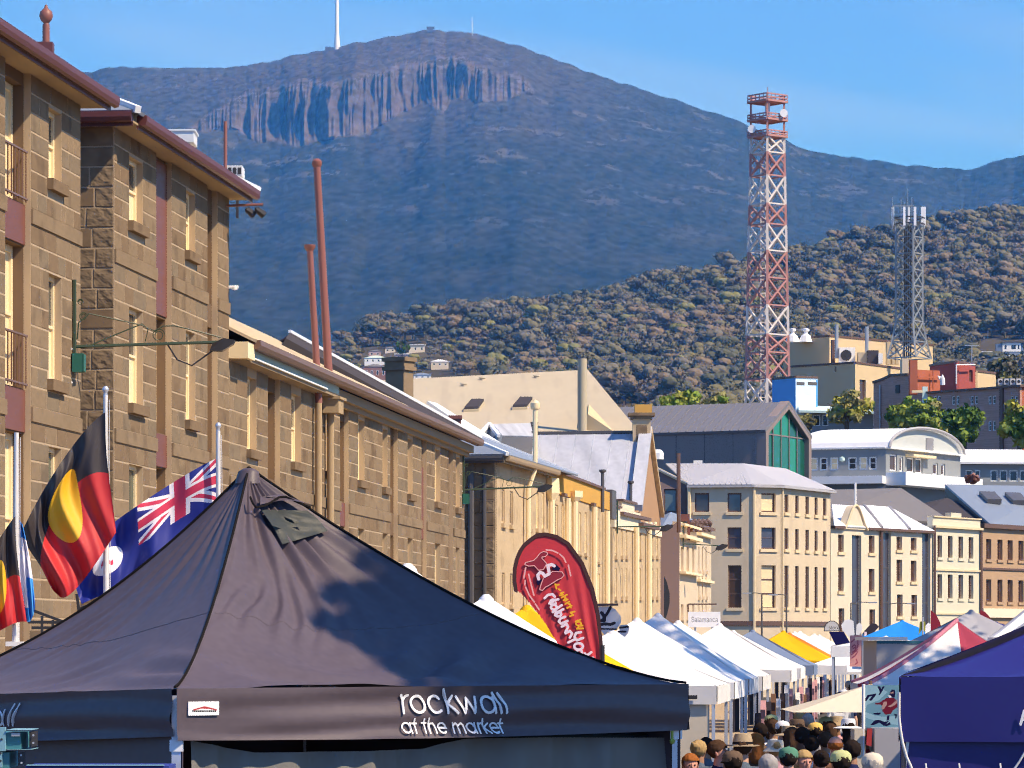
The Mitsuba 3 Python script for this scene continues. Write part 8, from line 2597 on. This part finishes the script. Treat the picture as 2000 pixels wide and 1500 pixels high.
A, B_, C_ = 'a', 'b', 'c'
crowd = [
    ('auburn haired woman with a pale face turned this way beside the black tent leg', 1349, 1473, 1.62, 10, ('f', A), 'skin_pink', 'long', 'hair_ginger', 'c_navy', 'c_denim'),
    ('person with black hair and slate shirt looking into the stall, leftmost in the crowd', 1380, 1441, 1.66, 160, ('m', A), 'skin_tan', 'short', 'hair_dark', 'c_slate', 'c_black'),
    ('man with short brown hair in profile, navy shirt and white bag strap', 1405, 1446, 1.76, 75, ('m', A), 'skin_pink', 'short', 'hair_brown', 'c_navy', 'c_denim'),
    ('man in a tall tan hat with a black band in the front of the crowd', 1451, 1432, 1.80, 170, ('m', A), 'skin_fair', 'short', 'hair_brown', 'c_slate', 'c_denim', 'fedora', 'c_tan', 'c_black'),
    ('ginger haired person seen from behind right of the tall tan hat', 1477, 1433, 1.70, 175, ('f', A), 'skin_fair', 'long', 'hair_ginger', 'c_brown', 'c_black'),
    ('dark haired person in a brown top before the white hanging clothes', 1484, 1413, 1.72, 200, ('m', B_), 'skin_tan', 'short', 'hair_dark', 'c_brown', 'c_denim'),
    ('dark haired man in a white shirt below the pale yellow cap', 1511, 1406, 1.74, 175, ('m', A), 'skin_tan', 'short', 'hair_brown', 'c_white', 'c_denim'),
    ('person in a pale yellow cap at the far end of the hanging clothes', 1506, 1393, 1.70, 180, ('f', A), 'skin_fair', 'long', 'hair_brown', 'c_grey', 'c_black', 'cap', 'c_olive'),
    ('person in a cream bucket hat in the second line of the crowd', 1514, 1440, 1.66, 185, ('f', C_), 'skin_fair', 'bun', 'hair_blond', 'c_pink', 'c_denim', 'bucket', 'c_cream'),
    ('person in a white cap beside a tan straw hat', 1529, 1405, 1.72, 170, ('m', A), 'skin_fair', 'short', 'hair_brown', 'c_blue', 'c_denim', 'cap', 'c_white'),
    ('person in a tan straw hat just right of the white cap', 1540, 1415, 1.66, 190, ('f', B_), 'skin_fair', 'long', 'hair_brown', 'c_brown', 'c_black', 'straw', 'c_tan'),
    ('person in a green cap facing away low in the front of the crowd', 1540, 1455, 1.70, 175, ('m', A), 'skin_fair', 'short', 'hair_dark', 'c_black', 'c_black', 'cap', 'c_green'),
    ('person in a wide brown hat left of the black clad man', 1556, 1402, 1.74, 185, ('f', A), 'skin_tan', 'long', 'hair_dark', 'c_brown', 'c_black', 'straw', 'c_brown'),
    ('black haired person all in black in the middle of the crowd', 1567, 1421, 1.76, 180, ('m', A), 'skin_brown', 'short', 'hair_dark', 'c_black', 'c_black'),
    ('person in a bright yellow cap under the left tip of the umbrella', 1592, 1408, 1.70, 185, ('m', A), 'skin_tan', 'short', 'hair_dark', 'c_grey', 'c_denim', 'cap', 'c_yellow'),
    ('person in a mint green cap under the umbrella', 1613, 1397, 1.72, 170, ('m', A), 'skin_fair', 'short', 'hair_brown', 'c_navy', 'c_denim', 'cap', 'c_mint'),
    ('brown haired woman in a rust top right of the yellow cap', 1620, 1410, 1.68, 200, ('f', A), 'skin_tan', 'long', 'hair_brown', 'c_rust', 'c_black'),
    ('person in a straw coloured hat under the umbrella ribs', 1634, 1395, 1.70, 10, ('f', A), 'skin_tan', 'bun', 'hair_brown', 'c_pink', 'c_denim', 'bucket', 'c_tan'),
    ('person in a white sun hat below the right side of the umbrella', 1656, 1401, 1.72, 190, ('f', A), 'skin_fair', 'long', 'hair_dark', 'c_white', 'c_green', 'straw', 'c_white'),
    ('person in a white shirt with dark hair in the middle of the crowd', 1585, 1437, 1.68, 175, ('f', A), 'skin_fair', 'bun', 'hair_dark', 'c_white', 'c_denim'),
    ('person in a light blue shirt right of the middle of the crowd', 1612, 1430, 1.70, 190, ('m', A), 'skin_tan', 'short', 'hair_brown', 'c_blue', 'c_denim'),
    ('balding ginger man seen from behind below the white sun hat', 1631, 1435, 1.72, 180, ('m', A), 'skin_pink', 'bald', 'hair_ginger', 'c_rust', 'c_denim'),
    ('person in a navy hooded top before the beige stall side', 1664, 1446, 1.74, 185, ('m', A), 'skin_tan', 'short', 'hair_dark', 'c_navy', 'c_black'),
    ('fair haired woman with a flushed face in the bottom row', 1571, 1466, 1.66, 20, ('f', A), 'skin_pink', 'long', 'hair_blond', 'c_brown', 'c_denim'),
    ('dark haired woman with a red top in the bottom row', 1604, 1466, 1.64, 180, ('f', A), 'skin_fair', 'bun', 'hair_dark', 'c_red', 'c_black'),
    ('person in a two tone pale cap in the bottom row', 1641, 1461, 1.74, 195, ('m', A), 'skin_tan', 'short', 'hair_dark', 'c_black', 'c_denim', 'cap', 'c_olive'),
    ('person in a beige cap at the right end of the bottom row', 1704, 1466, 1.74, 170, ('m', A), 'skin_fair', 'short', 'hair_grey', 'c_grey', 'c_denim', 'cap', 'c_cream'),
    ('person in a slate shirt with grey hair at the bottom edge below the tan hat', 1500, 1474, 1.72, 185, ('m', A), 'skin_fair', 'short', 'hair_grey', 'c_slate', 'c_denim'),
    ('person in a red top looking at the stall under the painted banner', 1690, 1428, 1.62, 200, ('f', A), 'skin_tan', 'bun', 'hair_dark', 'c_red', 'c_black'),
    ('fair haired person deep in the shade of the umbrella, left', 1562, 1391, 1.70, 185, ('m', A), 'skin_tan', 'short', 'hair_blond', 'c_brown', 'c_black'),
    ('grey haired person in navy deep in the shade of the umbrella, middle', 1578, 1394, 1.70, 175, ('m', A), 'skin_tan', 'short', 'hair_grey', 'c_navy', 'c_black'),
    ('brown haired person far down the lane below the pink banner', 1640, 1352, 1.72, 180, ('m', A), 'skin_tan', 'short', 'hair_brown', 'c_white', 'c_denim'),
    ('person in a white cap far down the lane left of the painted banner', 1648, 1345, 1.74, 180, ('m', A), 'skin_fair', 'short', 'hair_dark', 'c_navy', 'c_denim', 'cap', 'c_white'),
    ('person in dark clothes far down the lane below the yellow tent', 1665, 1336, 1.72, 175, ('f', A), 'skin_tan', 'long', 'hair_dark', 'c_black', 'c_black'),
    ('person in a rust top far down the lane beside the red and white tent', 1680, 1330, 1.70, 180, ('f', A), 'skin_tan', 'long', 'hair_brown', 'c_rust', 'c_black'),
    ('grey haired person far down the lane below the white awning strip', 1657, 1330, 1.74, 185, ('m', A), 'skin_fair', 'short', 'hair_grey', 'c_grey', 'c_denim'),
    ('person in a brown top at the edge of the umbrella shade', 1548, 1421, 1.70, 160, ('f', A), 'skin_tan', 'long', 'hair_brown', 'c_brown', 'c_black'),
    ('dark haired child in blue at the bottom edge left of the green cap', 1521, 1476, 1.45, 180, ('f', A), 'skin_tan', 'short', 'hair_dark', 'c_blue', 'c_denim'),
    ('person with a blond bun and a slate top behind the auburn woman', 1366, 1446, 1.68, 150, ('f', A), 'skin_tan', 'bun', 'hair_blond', 'c_slate', 'c_black'),
    ('person in a brown cap below the tan hat brim', 1430, 1462, 1.72, 190, ('m', A), 'skin_tan', 'short', 'hair_dark', 'c_brown', 'c_black', 'cap', 'c_brown'),
]
for c in crowd:
    person(*c)
# ---------------------------------------------------------------- the air
scene['haze'] = {'type': 'cube', 'to_world': T().translate([0, 5600, 699]).scale([9500, 6400, 700]), 'bsdf': {'type': 'null'}, 'interior': {'type': 'ref', 'id': 'air'}}
labels['haze'] = {'kind': 'stuff'}
